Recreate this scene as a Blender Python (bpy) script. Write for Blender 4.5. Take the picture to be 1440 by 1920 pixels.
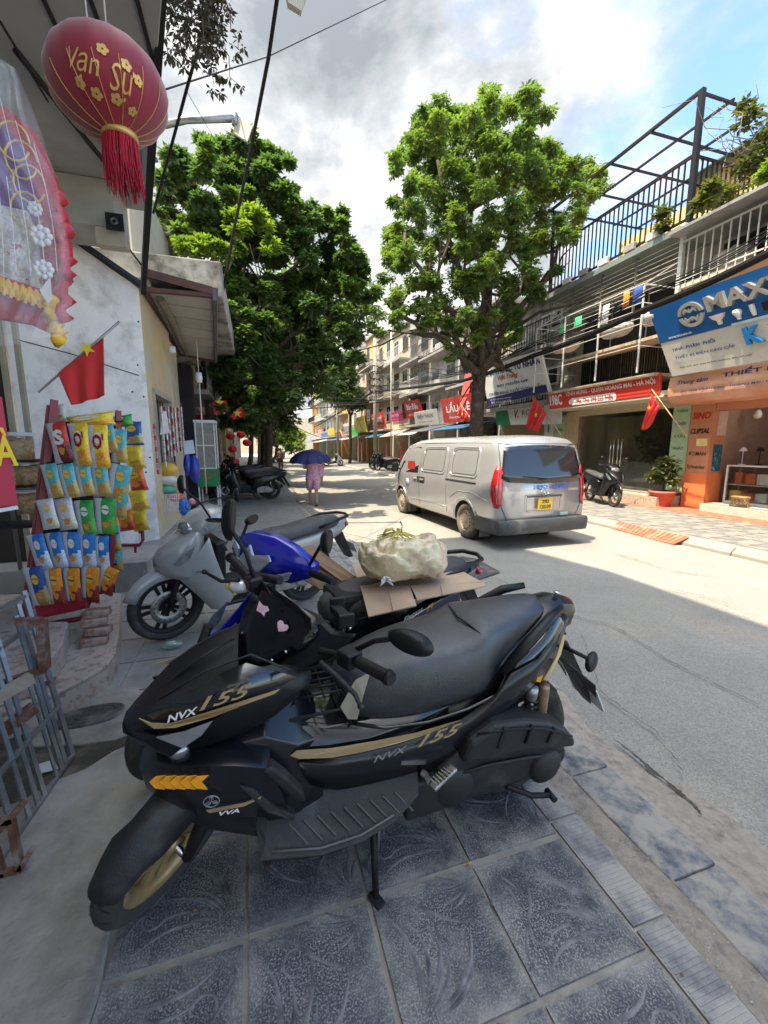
import bpy, math, random
import numpy as np
from mathutils import Vector, Matrix, Euler, Quaternion, noise as mnoise
random.seed(7); np.random.seed(7)
PI = math.pi; R = math.radians
sc = bpy.context.scene; COL = sc.collection
for _o in list(bpy.data.objects): bpy.data.objects.remove(_o, do_unlink=True)
# ------------------------------------------------------------ camera
CAM_H = 1.72; YAW = 17.2; PITCH = 8.89
cd = bpy.data.cameras.new('camera'); cam = bpy.data.objects.new('camera', cd); COL.objects.link(cam)
cd.sensor_fit = 'VERTICAL'; cd.sensor_height = 32; cd.sensor_width = 24; cd.lens = 13.0
cd.clip_start = 0.02; cd.clip_end = 2000
cam.location = (0, 0, CAM_H); cam.rotation_euler = (R(90-PITCH), 0, R(-YAW))
sc.camera = cam
# ------------------------------------------------------------ light
SUNV = Vector((-.42, -.10, 1)).normalized()          # towards the sun
w = bpy.data.worlds.new('World'); sc.world = w; w.use_nodes = True
nt = w.node_tree; nt.nodes.clear()
def WN(t, **k):
    n = nt.nodes.new(t)
    for a, b in k.items(): setattr(n, a, b)
    return n
out = WN('ShaderNodeOutputWorld'); bg = WN('ShaderNodeBackground'); nt.links.new(bg.outputs[0], out.inputs[0])
bg.inputs[1].default_value = 0.15
sky = WN('ShaderNodeTexSky', sky_type='NISHITA', sun_disc=False, sun_elevation=math.asin(SUNV.z),
         sun_rotation=math.atan2(SUNV.x, SUNV.y), air_density=1.0, dust_density=.3, ozone_density=4.0)
tc = WN('ShaderNodeTexCoord'); sep = WN('ShaderNodeSeparateXYZ'); nt.links.new(tc.outputs['Generated'], sep.inputs[0])
def WM(op, a, b=None, c=None, clamp=False):
    n = WN('ShaderNodeMath', operation=op, use_clamp=clamp)
    for i, v in enumerate((a, b, c)):
        if v is None: continue
        if isinstance(v, (int, float)): n.inputs[i].default_value = v
        else: nt.links.new(v, n.inputs[i])
    return n.outputs[0]
zz = WM('MAXIMUM', sep.outputs[2], 0.0); den = WM('ADD', zz, 0.22)
cx = WM('DIVIDE', sep.outputs[0], den); cy = WM('DIVIDE', sep.outputs[1], den)
cmb = WN('ShaderNodeCombineXYZ'); nt.links.new(cx, cmb.inputs[0]); nt.links.new(cy, cmb.inputs[1]); cmb.inputs[2].default_value = 3.7
def WNoise(scale, det, rough, off=0, dist=0.0):
    n = WN('ShaderNodeTexNoise'); n.inputs['Scale'].default_value = scale; n.inputs['Detail'].default_value = det
    n.inputs['Roughness'].default_value = rough; n.inputs['Distortion'].default_value = dist
    m = WN('ShaderNodeMapping'); m.inputs['Location'].default_value = (off, off*.7, off)
    nt.links.new(cmb.outputs[0], m.inputs[0]); nt.links.new(m.outputs[0], n.inputs[0]); return n.outputs[0]
n1 = WNoise(1.15, 9, .58, 2.0, .12); n2 = WNoise(2.3, 9, .60, 11.3, .15)
# cloud cover: broken towards the south-east quarter (right of the street), closed elsewhere
az = WM('MULTIPLY_ADD', sep.outputs[0], 0.42, WM('MULTIPLY', sep.outputs[1], -0.14))
cov = WM('SUBTRACT', n1, WM('MULTIPLY', WM('MAXIMUM', WM('SUBTRACT', az, 0.11), 0), 1.35))
rp = WN('ShaderNodeValToRGB'); nt.links.new(cov, rp.inputs[0])
rp.color_ramp.elements[0].position = .30; rp.color_ramp.elements[0].color = (0, 0, 0, 1)
rp.color_ramp.elements[1].position = .44; rp.color_ramp.elements[1].color = (1, 1, 1, 1)
rc = WN('ShaderNodeValToRGB'); nt.links.new(n2, rc.inputs[0])
e = rc.color_ramp.elements; e[0].position = .38; e[0].color = (.9, .98, 1.08, 1); e[1].position = .60; e[1].color = (2.55, 2.53, 2.49, 1)
e2 = e.new(.5); e2.color = (1.6, 1.67, 1.74, 1)
mx = WN('ShaderNodeMixRGB'); nt.links.new(rp.outputs[0], mx.inputs[0]); nt.links.new(sky.outputs[0], mx.inputs[1]); nt.links.new(rc.outputs[0], mx.inputs[2])
# cloud thins and brightens round the sun
dt = WN('ShaderNodeVectorMath', operation='DOT_PRODUCT'); nt.links.new(tc.outputs['Generated'], dt.inputs[0]); dt.inputs[1].default_value = SUNV
gl = WM('MULTIPLY_ADD', WM('POWER', WM('MAXIMUM', dt.outputs['Value'], 0), 7.0), 8.0, 1.0)
sc_ = WN('ShaderNodeVectorMath', operation='SCALE'); nt.links.new(mx.outputs[0], sc_.inputs[0]); nt.links.new(gl, sc_.inputs[3])
nt.links.new(sc_.outputs[0], bg.inputs[0])
sl = bpy.data.lights.new('sun', 'SUN'); sl.energy = 3.15; sl.angle = R(.53); sl.color = (1, .86, .655)
so = bpy.data.objects.new('sun', sl); COL.objects.link(so); so.location = (-8, -2, 30)
so.rotation_euler = (-SUNV).to_track_quat('-Z', 'Y').to_euler()
sc.view_settings.view_transform = 'Standard'; sc.view_settings.look = 'None'
sc.view_settings.exposure = 1.78; sc.view_settings.gamma = 1; sc.view_settings.use_curve_mapping = False
try:
    sc.cycles.max_bounces = 7; sc.cycles.diffuse_bounces = 4; sc.cycles.transparent_max_bounces = 12
except Exception: pass
# ------------------------------------------------------------ helpers
_p = R(PITCH); _t = R(YAW)
_f = np.array([math.sin(_t)*math.cos(_p), math.cos(_t)*math.cos(_p), -math.sin(_p)])
_r = np.array([math.cos(_t), -math.sin(_t), 0.]); _u = np.cross(_r, _f); _C = np.array([0, 0, CAM_H])
def at(px, py, X=None, Y=None, Z=None):
    """the real-world point seen at a photo pixel, on the plane X=, Y= or Z="""
    d = _f + _r*(px-720)/780. - _u*(py-960)/780.
    i, v = (0, X) if X is not None else (1, Y) if Y is not None else (2, Z)
    return Vector(_C + d*((v-_C[i])/d[i]))
def bsdf(m): return m.node_tree.nodes['Principled BSDF']
MATS = {}
def mat(name, col, rough=.6, metal=0., var=.12, vs=6., bump=0., bs=60., coat=0., trans=0., alpha=1., emit=None, es=1.,
        col2=None, c2s=3., c2lo=.5, c2hi=.65, spec=.5, det=5, sheen=0., rand=0.):
    """procedural material: base colour broken by noise, a second colour (dirt, wear) through a noise mask, fine bump"""
    if name in MATS: return MATS[name]
    m = bpy.data.materials.new(name); m.use_nodes = True; t = m.node_tree; b = bsdf(m); L = t.links.new
    b.inputs['Roughness'].default_value = rough; b.inputs['Metallic'].default_value = metal
    b.inputs['Specular IOR Level'].default_value = spec
    b.inputs['Coat Weight'].default_value = coat; b.inputs['Coat Roughness'].default_value = .08
    b.inputs['Transmission Weight'].default_value = trans; b.inputs['Alpha'].default_value = alpha
    if sheen: b.inputs['Sheen Weight'].default_value = sheen
    if emit: b.inputs['Emission Color'].default_value = (*emit, 1); b.inputs['Emission Strength'].default_value = es
    tcn = t.nodes.new('ShaderNodeTexCoord'); o = tcn.outputs['Object']
    def noise(s, d=det, r=.6):
        n = t.nodes.new('ShaderNodeTexNoise'); n.inputs['Scale'].default_value = s; n.inputs['Detail'].default_value = d
        n.inputs['Roughness'].default_value = r; L(o, n.inputs[0]); return n.outputs[0]
    cur = None
    if var or col2 or rand:
        mr = t.nodes.new('ShaderNodeMapRange'); L(noise(vs), mr.inputs[0]); mr.inputs[1].default_value = .3; mr.inputs[2].default_value = .7
        mr.inputs[3].default_value = 1-var; mr.inputs[4].default_value = 1+var
        v = mr.outputs[0]
        if rand:
            oi = t.nodes.new('ShaderNodeObjectInfo'); ma = t.nodes.new('ShaderNodeMath'); ma.operation = 'MULTIPLY_ADD'
            L(oi.outputs['Random'], ma.inputs[0]); ma.inputs[1].default_value = rand*2; ma.inputs[2].default_value = 1-rand
            mm = t.nodes.new('ShaderNodeMath'); mm.operation = 'MULTIPLY'; L(v, mm.inputs[0]); L(ma.outputs[0], mm.inputs[1]); v = mm.outputs[0]
        vm = t.nodes.new('ShaderNodeVectorMath'); vm.operation = 'SCALE'; vm.inputs[0].default_value = col[:3]; L(v, vm.inputs[3]); cur = vm.outputs[0]
        if col2:
            rr = t.nodes.new('ShaderNodeMapRange'); L(noise(c2s, 8, .65), rr.inputs[0]); rr.inputs[1].default_value = c2lo; rr.inputs[2].default_value = c2hi
            mxn = t.nodes.new('ShaderNodeMixRGB'); L(rr.outputs[0], mxn.inputs[0]); L(cur, mxn.inputs[1]); mxn.inputs[2].default_value = (*col2, 1); cur = mxn.outputs[0]
        L(cur, b.inputs['Base Color'])
    else: b.inputs['Base Color'].default_value = (*col[:3], 1)
    if bump:
        bn = t.nodes.new('ShaderNodeBump'); bn.inputs['Strength'].default_value = bump; bn.inputs['Distance'].default_value = .01
        L(noise(bs, 6), bn.inputs['Height']); L(bn.outputs[0], b.inputs['Normal'])
    MATS[name] = m; return m
WM4 = {}                                             # world matrix of every root and part (parts share their root's frame)
def tag(o, label=None, cat=None, group=None, kind=None):
    if label: o['label'] = label
    if cat: o['category'] = cat
    if group: o['group'] = group
    if kind: o['kind'] = kind
    return o
def thing(name, label, cat, loc=(0, 0, 0), rz=0., group=None, rot=None, scale=1.):
    o = bpy.data.objects.new(name, None); COL.objects.link(o); o.empty_display_size = .1
    o.location = loc; o.rotation_euler = rot or (0, 0, rz); o.scale = (scale,)*3
    WM4[o.name] = Matrix.LocRotScale(Vector(loc), Euler(rot or (0, 0, rz)), Vector((scale,)*3))
    return tag(o, label, cat, group)
class MB:
    def __init__(s): s.v = []; s.f = []; s.mi = []; s.k = 0; s.sm = []; s.smooth = False
    def add(s, vs, fs, smooth=None):
        n = len(s.v); s.v += [tuple(p) for p in vs]; sm = s.smooth if smooth is None else smooth
        for f in fs: s.f.append(tuple(i+n for i in f)); s.mi.append(s.k); s.sm.append(sm)
        return s
    def box(s, c, d, rot=None, sh=None):
        x, y, z = (q/2 for q in d)
        P = [Vector((i*x, j*y, k*z)) for i in (-1, 1) for j in (-1, 1) for k in (-1, 1)]
        if rot is not None:
            E = rot if isinstance(rot, (Matrix, Quaternion)) else Euler(rot).to_matrix()
            P = [E @ p for p in P]
        c = Vector(c)
        return s.add([p+c for p in P], [(0, 1, 3, 2), (4, 6, 7, 5), (0, 4, 5, 1), (2, 3, 7, 6), (0, 2, 6, 4), (1, 5, 7, 3)], False)
    def bb(s, a, b):
        a = Vector(a); b = Vector(b); return s.box((a+b)/2, [abs(q) for q in (b-a)])
    def beam(s, p, q, w=.03, h=None, up=(0, 0, 1)):
        p = Vector(p); q = Vector(q); d = q-p; h = h or w
        z = d.normalized(); x = z.cross(Vector(up))
        if x.length < 1e-4: x = z.cross(Vector((1, 0, 0)))
        x.normalize(); y = z.cross(x)
        return s.box((p+q)/2, (w, h, d.length), Matrix((x, y, z)).transposed())
    def cyl(s, p, q, r0, r1=None, n=12, caps=True, smooth=True):
        return s.tube([p, q], [r0, r0 if r1 is None else r1], n, caps, smooth)
    def tube(s, pts, r, n=8, caps=True, smooth=True, sq=1.):
        pts = [Vector(p) for p in pts]; m = len(pts)
        if isinstance(r, (int, float)): r = [r]*m
        vs = []; ref = None
        for i, p in enumerate(pts):
            d = (pts[min(i+1, m-1)]-pts[max(i-1, 0)])
            d = d.normalized() if d.length > 1e-9 else Vector((0, 0, 1))
            if ref is None:
                ref = d.cross(Vector((0, 0, 1)));
                if ref.length < .1: ref = d.cross(Vector((1, 0, 0)))
            a = (ref - d*ref.dot(d)).normalized(); ref = a; b = d.cross(a)
            for j in range(n):
                t = 2*PI*(j+.5)/n; vs.append(p + a*math.cos(t)*r[i] + b*math.sin(t)*r[i]*sq)
        fs = [(i*n+j, i*n+(j+1) % n, (i+1)*n+(j+1) % n, (i+1)*n+j) for i in range(m-1) for j in range(n)]
        s.add(vs, fs, smooth)
        if caps:
            k = len(s.v)-m*n
            for base, rev in ((0, True), ((m-1)*n, False)):
                f = [k+base+j for j in range(n)]; s.f.append(tuple(reversed(f)) if rev else tuple(f)); s.mi.append(s.k); s.sm.append(False)
        return s
    def loft(s, rings, closed=True, caps=True, smooth=True):
        n = len(rings[0]); m = len(rings); vs = [p for r in rings for p in r]
        fs = [(i*n+j, i*n+(j+1) % n, (i+1)*n+(j+1) % n, (i+1)*n+j) for i in range(m-1) for j in range(n if closed else n-1)]
        s.add(vs, fs, smooth)
        if caps and closed:
            k = len(s.v)-m*n
            s.f.append(tuple(reversed([k+j for j in range(n)]))); s.mi.append(s.k); s.sm.append(False)
            s.f.append(tuple(k+(m-1)*n+j for j in range(n))); s.mi.append(s.k); s.sm.append(False)
        return s
    def grid(s, fn, nu, nv, smooth=True, thick=0.):
        P = [[Vector(fn(i/nu, j/nv)) for j in range(nv+1)] for i in range(nu+1)]
        vs = [p for r in P for p in r]; W = nv+1
        fs = [(i*W+j, (i+1)*W+j, (i+1)*W+j+1, i*W+j+1) for i in range(nu) for j in range(nv)]
        return s.add(vs, fs, smooth)
    def ell(s, c, r, n=12, m=8, rot=None, smooth=True):
        c = Vector(c); vs = []; M3 = Euler(rot).to_matrix() if rot else Matrix.Identity(3)
        for i in range(m+1):
            a = PI*i/m
            for j in range(n):
                b = 2*PI*j/n; vs.append(c + M3 @ Vector((r[0]*math.sin(a)*math.cos(b), r[1]*math.sin(a)*math.sin(b), r[2]*math.cos(a))))
        return s.add(vs, [(i*n+j, (i+1)*n+j, (i+1)*n+(j+1) % n, i*n+(j+1) % n) for i in range(m) for j in range(n)], smooth)
    def lathe(s, prof, c=(0, 0, 0), ax='z', n=20, smooth=True):
        """prof: (radius, height) pairs turned about an axis through c"""
        c = Vector(c); vs = []; Q = ax if isinstance(ax, (Matrix, Quaternion)) else {'z': Matrix.Identity(3), 'y': Matrix(((1, 0, 0), (0, 0, 1), (0, -1, 0))), 'x': Matrix(((0, 0, 1), (1, 0, 0), (0, 1, 0)))}[ax]
        for r, h in prof:
            for j in range(n): vs.append(c + Q @ Vector((r*math.cos(2*PI*j/n), r*math.sin(2*PI*j/n), h)))
        return s.add(vs, [(i*n+j, i*n+(j+1) % n, (i+1)*n+(j+1) % n, (i+1)*n+j) for i in range(len(prof)-1) for j in range(n)], smooth)
    def plate(s, pts, t, smooth=False, dir=None):
        """a flat or slightly bent outline given thickness t along its normal (or dir)"""
        P = [Vector(p) for p in pts]; n = len(P)
        if dir is None:
            nn = Vector((0, 0, 0))
            for i in range(n): nn += (P[i]).cross(P[(i+1) % n])
            c = sum(P, Vector())/n; nn = Vector((0, 0, 0))
            for i in range(n): nn += (P[i]-c).cross(P[(i+1) % n]-c)
            nn.normalize()
        else: nn = Vector(dir)
        vs = P + [p+nn*t for p in P]
        fs = [tuple(reversed(range(n))), tuple(range(n, 2*n))]+[(i, (i+1) % n, n+(i+1) % n, n+i) for i in range(n)]
        return s.add(vs, fs, smooth)
    def build(s, name, mats, parent=None, w=False, bevel=0., solid=0., sub=0, kind=None, seg=2, merge=False):
        me = bpy.data.meshes.new(name); V = s.v
        if parent is not None and w:
            Mi = WM4[parent.name].inverted(); V = [tuple(Mi @ Vector(p)) for p in V]
        me.from_pydata(V, [], s.f)
        mats = mats if isinstance(mats, (list, tuple)) else [mats]
        for m in mats: me.materials.append(m)
        me.polygons.foreach_set('material_index', s.mi); me.polygons.foreach_set('use_smooth', s.sm); me.update()
        o = bpy.data.objects.new(name, me); COL.objects.link(o)
        if parent is not None: o.parent = parent; WM4[o.name] = WM4.get(parent.name, Matrix.Identity(4))
        else: WM4[o.name] = Matrix.Identity(4)
        if merge:
            md = o.modifiers.new('w', 'WELD'); md.merge_threshold = .0005
        if sub: md = o.modifiers.new('s', 'SUBSURF'); md.levels = md.render_levels = sub
        if solid: md = o.modifiers.new('t', 'SOLIDIFY'); md.thickness = solid; md.offset = 0
        if bevel: md = o.modifiers.new('b', 'BEVEL'); md.width = bevel; md.segments = seg; md.limit_method = 'ANGLE'; md.angle_limit = R(35)
        if kind: o['kind'] = kind
        return o
    def at(s, M):  # transform everything so far
        s.v = [tuple(M @ Vector(p)) for p in s.v]; return s
def copy_tree(o, parent=None, mats=None):
    c = o.copy(); COL.objects.link(c); c.parent = parent
    WM4[c.name] = WM4.get(o.name, Matrix.Identity(4))
    for ch in list(o.children): copy_tree(ch, c)
    return c
_TC = {}
def text_geo(s, bold=0., shear=0., spacing=1., ext=0.):
    k = (s, bold, shear, spacing, ext)
    if k not in _TC:
        cu = bpy.data.curves.new('t', 'FONT'); cu.body = s; cu.size = 1; cu.offset = bold; cu.shear = shear; cu.extrude = ext
        cu.space_character = spacing; cu.resolution_u = 2; cu.align_x = 'CENTER'; cu.align_y = 'CENTER'
        ob = bpy.data.objects.new('t', cu); COL.objects.link(ob)
        dg = bpy.context.evaluated_depsgraph_get(); me = ob.evaluated_get(dg).to_mesh()
        vs = np.array([v.co[:] for v in me.vertices]) if len(me.vertices) else np.zeros((0, 3)); fs = [tuple(p.vertices) for p in me.polygons]
        ob.to_mesh_clear(); bpy.data.objects.remove(ob, do_unlink=True); bpy.data.curves.remove(cu)
        if len(vs):
            lo, hi = vs.min(0), vs.max(0); vs = vs-[(lo[0]+hi[0])/2, (lo[1]+hi[1])/2, 0]; wh = (hi-lo)[:2]
        else: wh = (1, 1)
        _TC[k] = (vs, fs, wh)
    return _TC[k]
def put_text(m, s, c, U, V, width, height, bold=.012, shear=0., off=.004, spacing=1., ext=0.):
    """letters of a string fitted into width x height round point c, running along U, upright along V"""
    vs, fs, wh = text_geo(s, bold, shear, spacing, ext); U = Vector(U).normalized(); V = Vector(V).normalized(); N = U.cross(V); c = Vector(c)
    if not len(vs): return m
    sx = width/wh[0]; sy = height/wh[1]
    m.add([c + U*float(p[0])*sx + V*float(p[1])*sy + N*(off+float(p[2])) for p in vs], fs, False); return m
def star(m, c, U, V, r, off=.004):
    U = Vector(U).normalized(); V = Vector(V).normalized(); N = U.cross(V); c = Vector(c)
    P = [c+N*off]+[c+N*off+(U*math.sin(PI*i/5)+V*math.cos(PI*i/5))*(r if i % 2 == 0 else r*.4) for i in range(10)]
    m.add(P, [(0, 1+i, 1+(i+1) % 10) for i in range(10)], False)
def catenary(p, q, sag, n=12):
    p = Vector(p); q = Vector(q)
    return [p.lerp(q, i/n)-Vector((0, 0, sag*4*(i/n)*(1-i/n))) for i in range(n+1)]
# ============================================================ materials
def asphalt_mat():
    m = mat('asphalt', (.235, .226, .205), .88, var=.10, vs=1.2, bump=.35, bs=190, col2=(.32, .28, .22), c2s=.55, c2lo=.52, c2hi=.8)
    t = m.node_tree; L = t.links.new; b = bsdf(m); src = b.inputs['Base Color'].links[0].from_socket
    tcn = t.nodes.new('ShaderNodeTexCoord'); vo = t.nodes.new('ShaderNodeTexVoronoi'); vo.inputs['Scale'].default_value = 130; L(tcn.outputs['Object'], vo.inputs[0])
    bw = t.nodes.new('ShaderNodeSeparateColor'); L(vo.outputs['Color'], bw.inputs[0])
    mr = t.nodes.new('ShaderNodeMapRange'); L(bw.outputs[0], mr.inputs[0]); mr.inputs[3].default_value = .78; mr.inputs[4].default_value = 1.25
    vm = t.nodes.new('ShaderNodeVectorMath'); vm.operation = 'SCALE'; L(src, vm.inputs[0]); L(mr.outputs[0], vm.inputs[3]); L(vm.outputs[0], b.inputs['Base Color'])
    return m
M_ASPH = asphalt_mat()
M_CONC = mat('concrete', (.30, .285, .26), .9, var=.18, vs=2.5, bump=.5, bs=40, col2=(.15, .14, .125), c2s=1.8, c2lo=.52, c2hi=.78)
M_CONCL = mat('pale_concrete', (.40, .38, .34), .9, var=.15, vs=3, bump=.4, bs=50, col2=(.22, .20, .18), c2s=2.6, c2lo=.55, c2hi=.8)
M_GROUT = mat('grout', (.31, .29, .26), .95, var=.2, vs=14, bump=.6, bs=60, col2=(.13, .12, .11), c2s=7, c2lo=.55, c2hi=.7)
def tile_mat(name, base, dust, sp):
    m = mat(name, base, .62, var=.2, vs=5, bump=.35, bs=90, rand=.16)
    t = m.node_tree; L = t.links.new; b = bsdf(m); src = b.inputs['Base Color'].links[0].from_socket
    tcn = t.nodes.new('ShaderNodeTexCoord'); oi = t.nodes.new('ShaderNodeObjectInfo')
    va = t.nodes.new('ShaderNodeVectorMath'); va.operation = 'ADD'; L(tcn.outputs['Object'], va.inputs[0]); L(oi.outputs['Location'], va.inputs[1]); P = va.outputs[0]
    def N(s, d, r, lo, hi):
        n = t.nodes.new('ShaderNodeTexNoise'); n.inputs['Scale'].default_value = s; n.inputs['Detail'].default_value = d; n.inputs['Roughness'].default_value = r; L(P, n.inputs[0])
        q = t.nodes.new('ShaderNodeMapRange'); L(n.outputs[0], q.inputs[0]); q.inputs[1].default_value = lo; q.inputs[2].default_value = hi; return q.outputs[0]
    fine = N(170, 2, .5, .46, .68); big = N(4.5, 7, .7, .30, .62); patch = N(3.4, 10, .75, .50, .72)
    sx = t.nodes.new('ShaderNodeSeparateXYZ'); L(tcn.outputs['Object'], sx.inputs[0]); ab = []
    for k in (0, 1):
        q = t.nodes.new('ShaderNodeMath'); q.operation = 'ABSOLUTE'; L(sx.outputs[k], q.inputs[0]); ab.append(q.outputs[0])
    mxx = t.nodes.new('ShaderNodeMath'); mxx.operation = 'MAXIMUM'; L(ab[0], mxx.inputs[0]); L(ab[1], mxx.inputs[1])
    ed_ = t.nodes.new('ShaderNodeMapRange'); L(mxx.outputs[0], ed_.inputs[0]); ed_.inputs[1].default_value = .135; ed_.inputs[2].default_value = .205
    nz = N(9, 8, .7, .36, .60); em = t.nodes.new('ShaderNodeMath'); em.operation = 'MULTIPLY'; L(ed_.outputs[0], em.inputs[0]); L(nz, em.inputs[1])
    pm = t.nodes.new('ShaderNodeMath'); pm.operation = 'MAXIMUM'; L(em.outputs[0], pm.inputs[0]); L(patch, pm.inputs[1]); pq = t.nodes.new('ShaderNodeMath'); pq.operation = 'MULTIPLY'; L(pm.outputs[0], pq.inputs[0]); pq.inputs[1].default_value = .8; patch = pq.outputs[0]
    mm = t.nodes.new('ShaderNodeMath'); mm.operation = 'MULTIPLY'; L(fine, mm.inputs[0]); L(big, mm.inputs[1])
    m2 = t.nodes.new('ShaderNodeMath'); m2.operation = 'MULTIPLY'; L(mm.outputs[0], m2.inputs[0]); m2.inputs[1].default_value = sp
    a = t.nodes.new('ShaderNodeMixRGB'); L(m2.outputs[0], a.inputs[0]); L(src, a.inputs[1]); a.inputs[2].default_value = (*dust, 1)
    c = t.nodes.new('ShaderNodeMixRGB'); L(patch, c.inputs[0]); L(a.outputs[0], c.inputs[1]); c.inputs[2].default_value = (dust[0]*.85, dust[1]*.82, dust[2]*.78, 1)
    L(c.outputs[0], b.inputs['Base Color']); return m
M_TILE = tile_mat('dark_patterned_tile', (.050, .056, .070), (.40, .39, .375), 1.0)
M_TILEG = tile_mat('worn_grey_tile', (.20, .20, .20), (.36, .35, .33), .8)
M_RIDGE = mat('dusty_relief', (.085, .090, .10), .8, var=.4, vs=16, bump=.4, bs=80, col2=(.27, .27, .275), c2s=9, c2lo=.40, c2hi=.66)
M_KERB = mat('dark_kerb_stone', (.095, .11, .135), .7, var=.3, vs=14, bump=.6, bs=60, col2=(.32, .29, .25), c2s=7, c2lo=.38, c2hi=.56, rand=.1)
M_SAND = mat('sandy_grit', (.33, .285, .235), .95, var=.2, vs=20, bump=1, bs=120, col2=(.16, .145, .125), c2s=16, c2lo=.52, c2hi=.7)
M_TERR = mat('pink_terrazzo', (.40, .34, .29), .45, var=.12, vs=6, bump=.1, bs=80, col2=(.25, .17, .135), c2s=18, c2lo=.52, c2hi=.62)
M_GULLY = mat('wet_dirt', (.045, .04, .03), .35, var=.3, vs=8, bump=1, bs=25, col2=(.13, .12, .08), c2s=6, c2lo=.5, c2hi=.62)
M_WHITEW = mat('old_white_wall', (.72, .69, .63), .9, var=.08, vs=2, bump=.25, bs=30, col2=(.40, .38, .34), c2s=2.3, c2lo=.47, c2hi=.68)
M_YELW = mat('old_yellow_wall', (.55, .43, .22), .9, var=.12, vs=2, bump=.25, bs=30, col2=(.50, .46, .38), c2s=1.5, c2lo=.45, c2hi=.62)
M_CREAM = mat('cream_wall', (.56, .50, .37), .9, var=.1, vs=2, bump=.2, bs=20, col2=(.33, .29, .22), c2s=1.4, c2lo=.55, c2hi=.8)
M_GREYW = mat('stained_grey_wall', (.38, .365, .32), .92, var=.25, vs=2.5, bump=.4, bs=18, col2=(.09, .09, .08), c2s=2.8, c2lo=.46, c2hi=.66)
M_SOFF = mat('grey_soffit', (.30, .30, .29), .9, var=.08, vs=1.5, bump=.1, bs=30, col2=(.18, .18, .17), c2s=1.2, c2lo=.52, c2hi=.8)
M_DARK = mat('dark_interior', (.02, .019, .018), .9, var=.3, vs=3)  # near-black that puts the shade of rooms and openings into the colour
M_BLACK = mat('black_steel', (.012, .012, .013), .55, 0, var=.1, spec=.3)
M_STEEL = mat('grey_steel', (.30, .31, .32), .42, .8, var=.2, vs=12, col2=(.14, .09, .06), c2s=5, c2lo=.58, c2hi=.7)
M_WSTEEL = mat('white_painted_steel', (.62, .61, .57), .5, .1, var=.12, vs=9, col2=(.25, .15, .09), c2s=7, c2lo=.6, c2hi=.7)
M_RUST = mat('rusty_steel', (.17, .075, .045), .8, .3, var=.3, vs=14, bump=.5, bs=80, col2=(.30, .25, .22), c2s=8, c2lo=.5, c2hi=.65)
M_GLASS = mat('shop_glass', (.35, .42, .38), .04, 0, var=0, trans=1.0, alpha=.38)
M_DGLASS = mat('dark_glass', (.015, .018, .022), .06, 0, var=0, spec=.8)
M_RED = mat('red_paint', (.42, .018, .03), .4, var=.1, vs=8)
M_FLAG = mat('red_flag_cloth', (.62, .022, .02), .75, var=.08, vs=6, sheen=.3)
M_FSTAR = mat('yellow_star_cloth', (.85, .62, .03), .7, var=.05)
M_WOOD = mat('bamboo_pole', (.42, .27, .12), .6, var=.15, vs=20)
M_ORANGE = mat('orange_paint', (.47, .21, .11), .7, var=.1, vs=2, bump=.1, bs=20, col2=(.48, .22, .12), c2s=1.6, c2lo=.5, c2hi=.75)
M_ORAW = mat('faded_orange_awning', (.50, .25, .15), .65, var=.1, vs=2, col2=(.62, .40, .28), c2s=1.3, c2lo=.5, c2hi=.7)
M_GREENP = mat('pale_green_sign', (.37, .52, .31), .6, var=.08, vs=3, col2=(.46, .52, .42), c2s=2, c2lo=.5, c2hi=.7)
M_DKGREEN = mat('dark_green_letters', (.02, .10, .04), .6, var=.0)
M_SIGNW = mat('sign_white', (.66, .66, .64), .5, var=.06, vs=2, col2=(.45, .44, .41), c2s=2.5, c2lo=.55, c2hi=.75)
M_SIGNR = mat('sign_red', (.55, .04, .025), .5, var=.06, vs=2)
M_SIGNB = mat('sign_blue', (.012, .10, .30), .45, var=.07, vs=2)
M_NAVY = mat('navy_letters', (.015, .02, .13), .5, var=0)
M_WLET = mat('white_letters', (.75, .74, .71), .5, var=0)
M_RLET = mat('red_letters', (.50, .02, .02), .5, var=0)
M_KLET = mat('black_letters', (.012, .012, .014), .5, var=0)
M_CHROME = mat('bare_metal', (.55, .54, .50), .22, 1., var=.1, vs=20)
M_CORR = mat('yellow_corrugated_sheet', (.62, .53, .24), .6, .1, var=.08, vs=3, col2=(.50, .45, .27), c2s=2, c2lo=.5, c2hi=.7)
M_TIN = mat('grey_tin_sheet', (.34, .35, .35), .5, .5, var=.15, vs=4, col2=(.20, .15, .11), c2s=3, c2lo=.55, c2hi=.7)
M_REDTILE = mat('red_carpet', (.50, .12, .07), .9, var=.15, vs=8, bump=.6, bs=90, col2=(.60, .28, .17), c2s=4, c2lo=.5, c2hi=.7)
# ============================================================ ground
g = MB(); g.bb((-400, -60, -.30), (400, 900, -.02)); tag(g.build('ground', M_CONC), kind='structure')
m = MB()
def sheet(m, fn, xs, ys):
    m.add([(x, y, fn(x, y)) for x in xs for y in ys], [(i*len(ys)+j, (i+1)*len(ys)+j, (i+1)*len(ys)+j+1, i*len(ys)+j+1) for i in range(len(xs)-1) for j in range(len(ys)-1)], True)
ys = [-4+.25*i for i in range(80)]+[16+2*i for i in range(20)]+[60, 90, 160]
sheet(m, lambda x, y: .012*math.sin(y*.8+x)*math.sin(x*1.3) + .012, [1.02+.25*i for i in range(27)], ys)
tag(m.build('road', M_ASPH), kind='structure')
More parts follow.
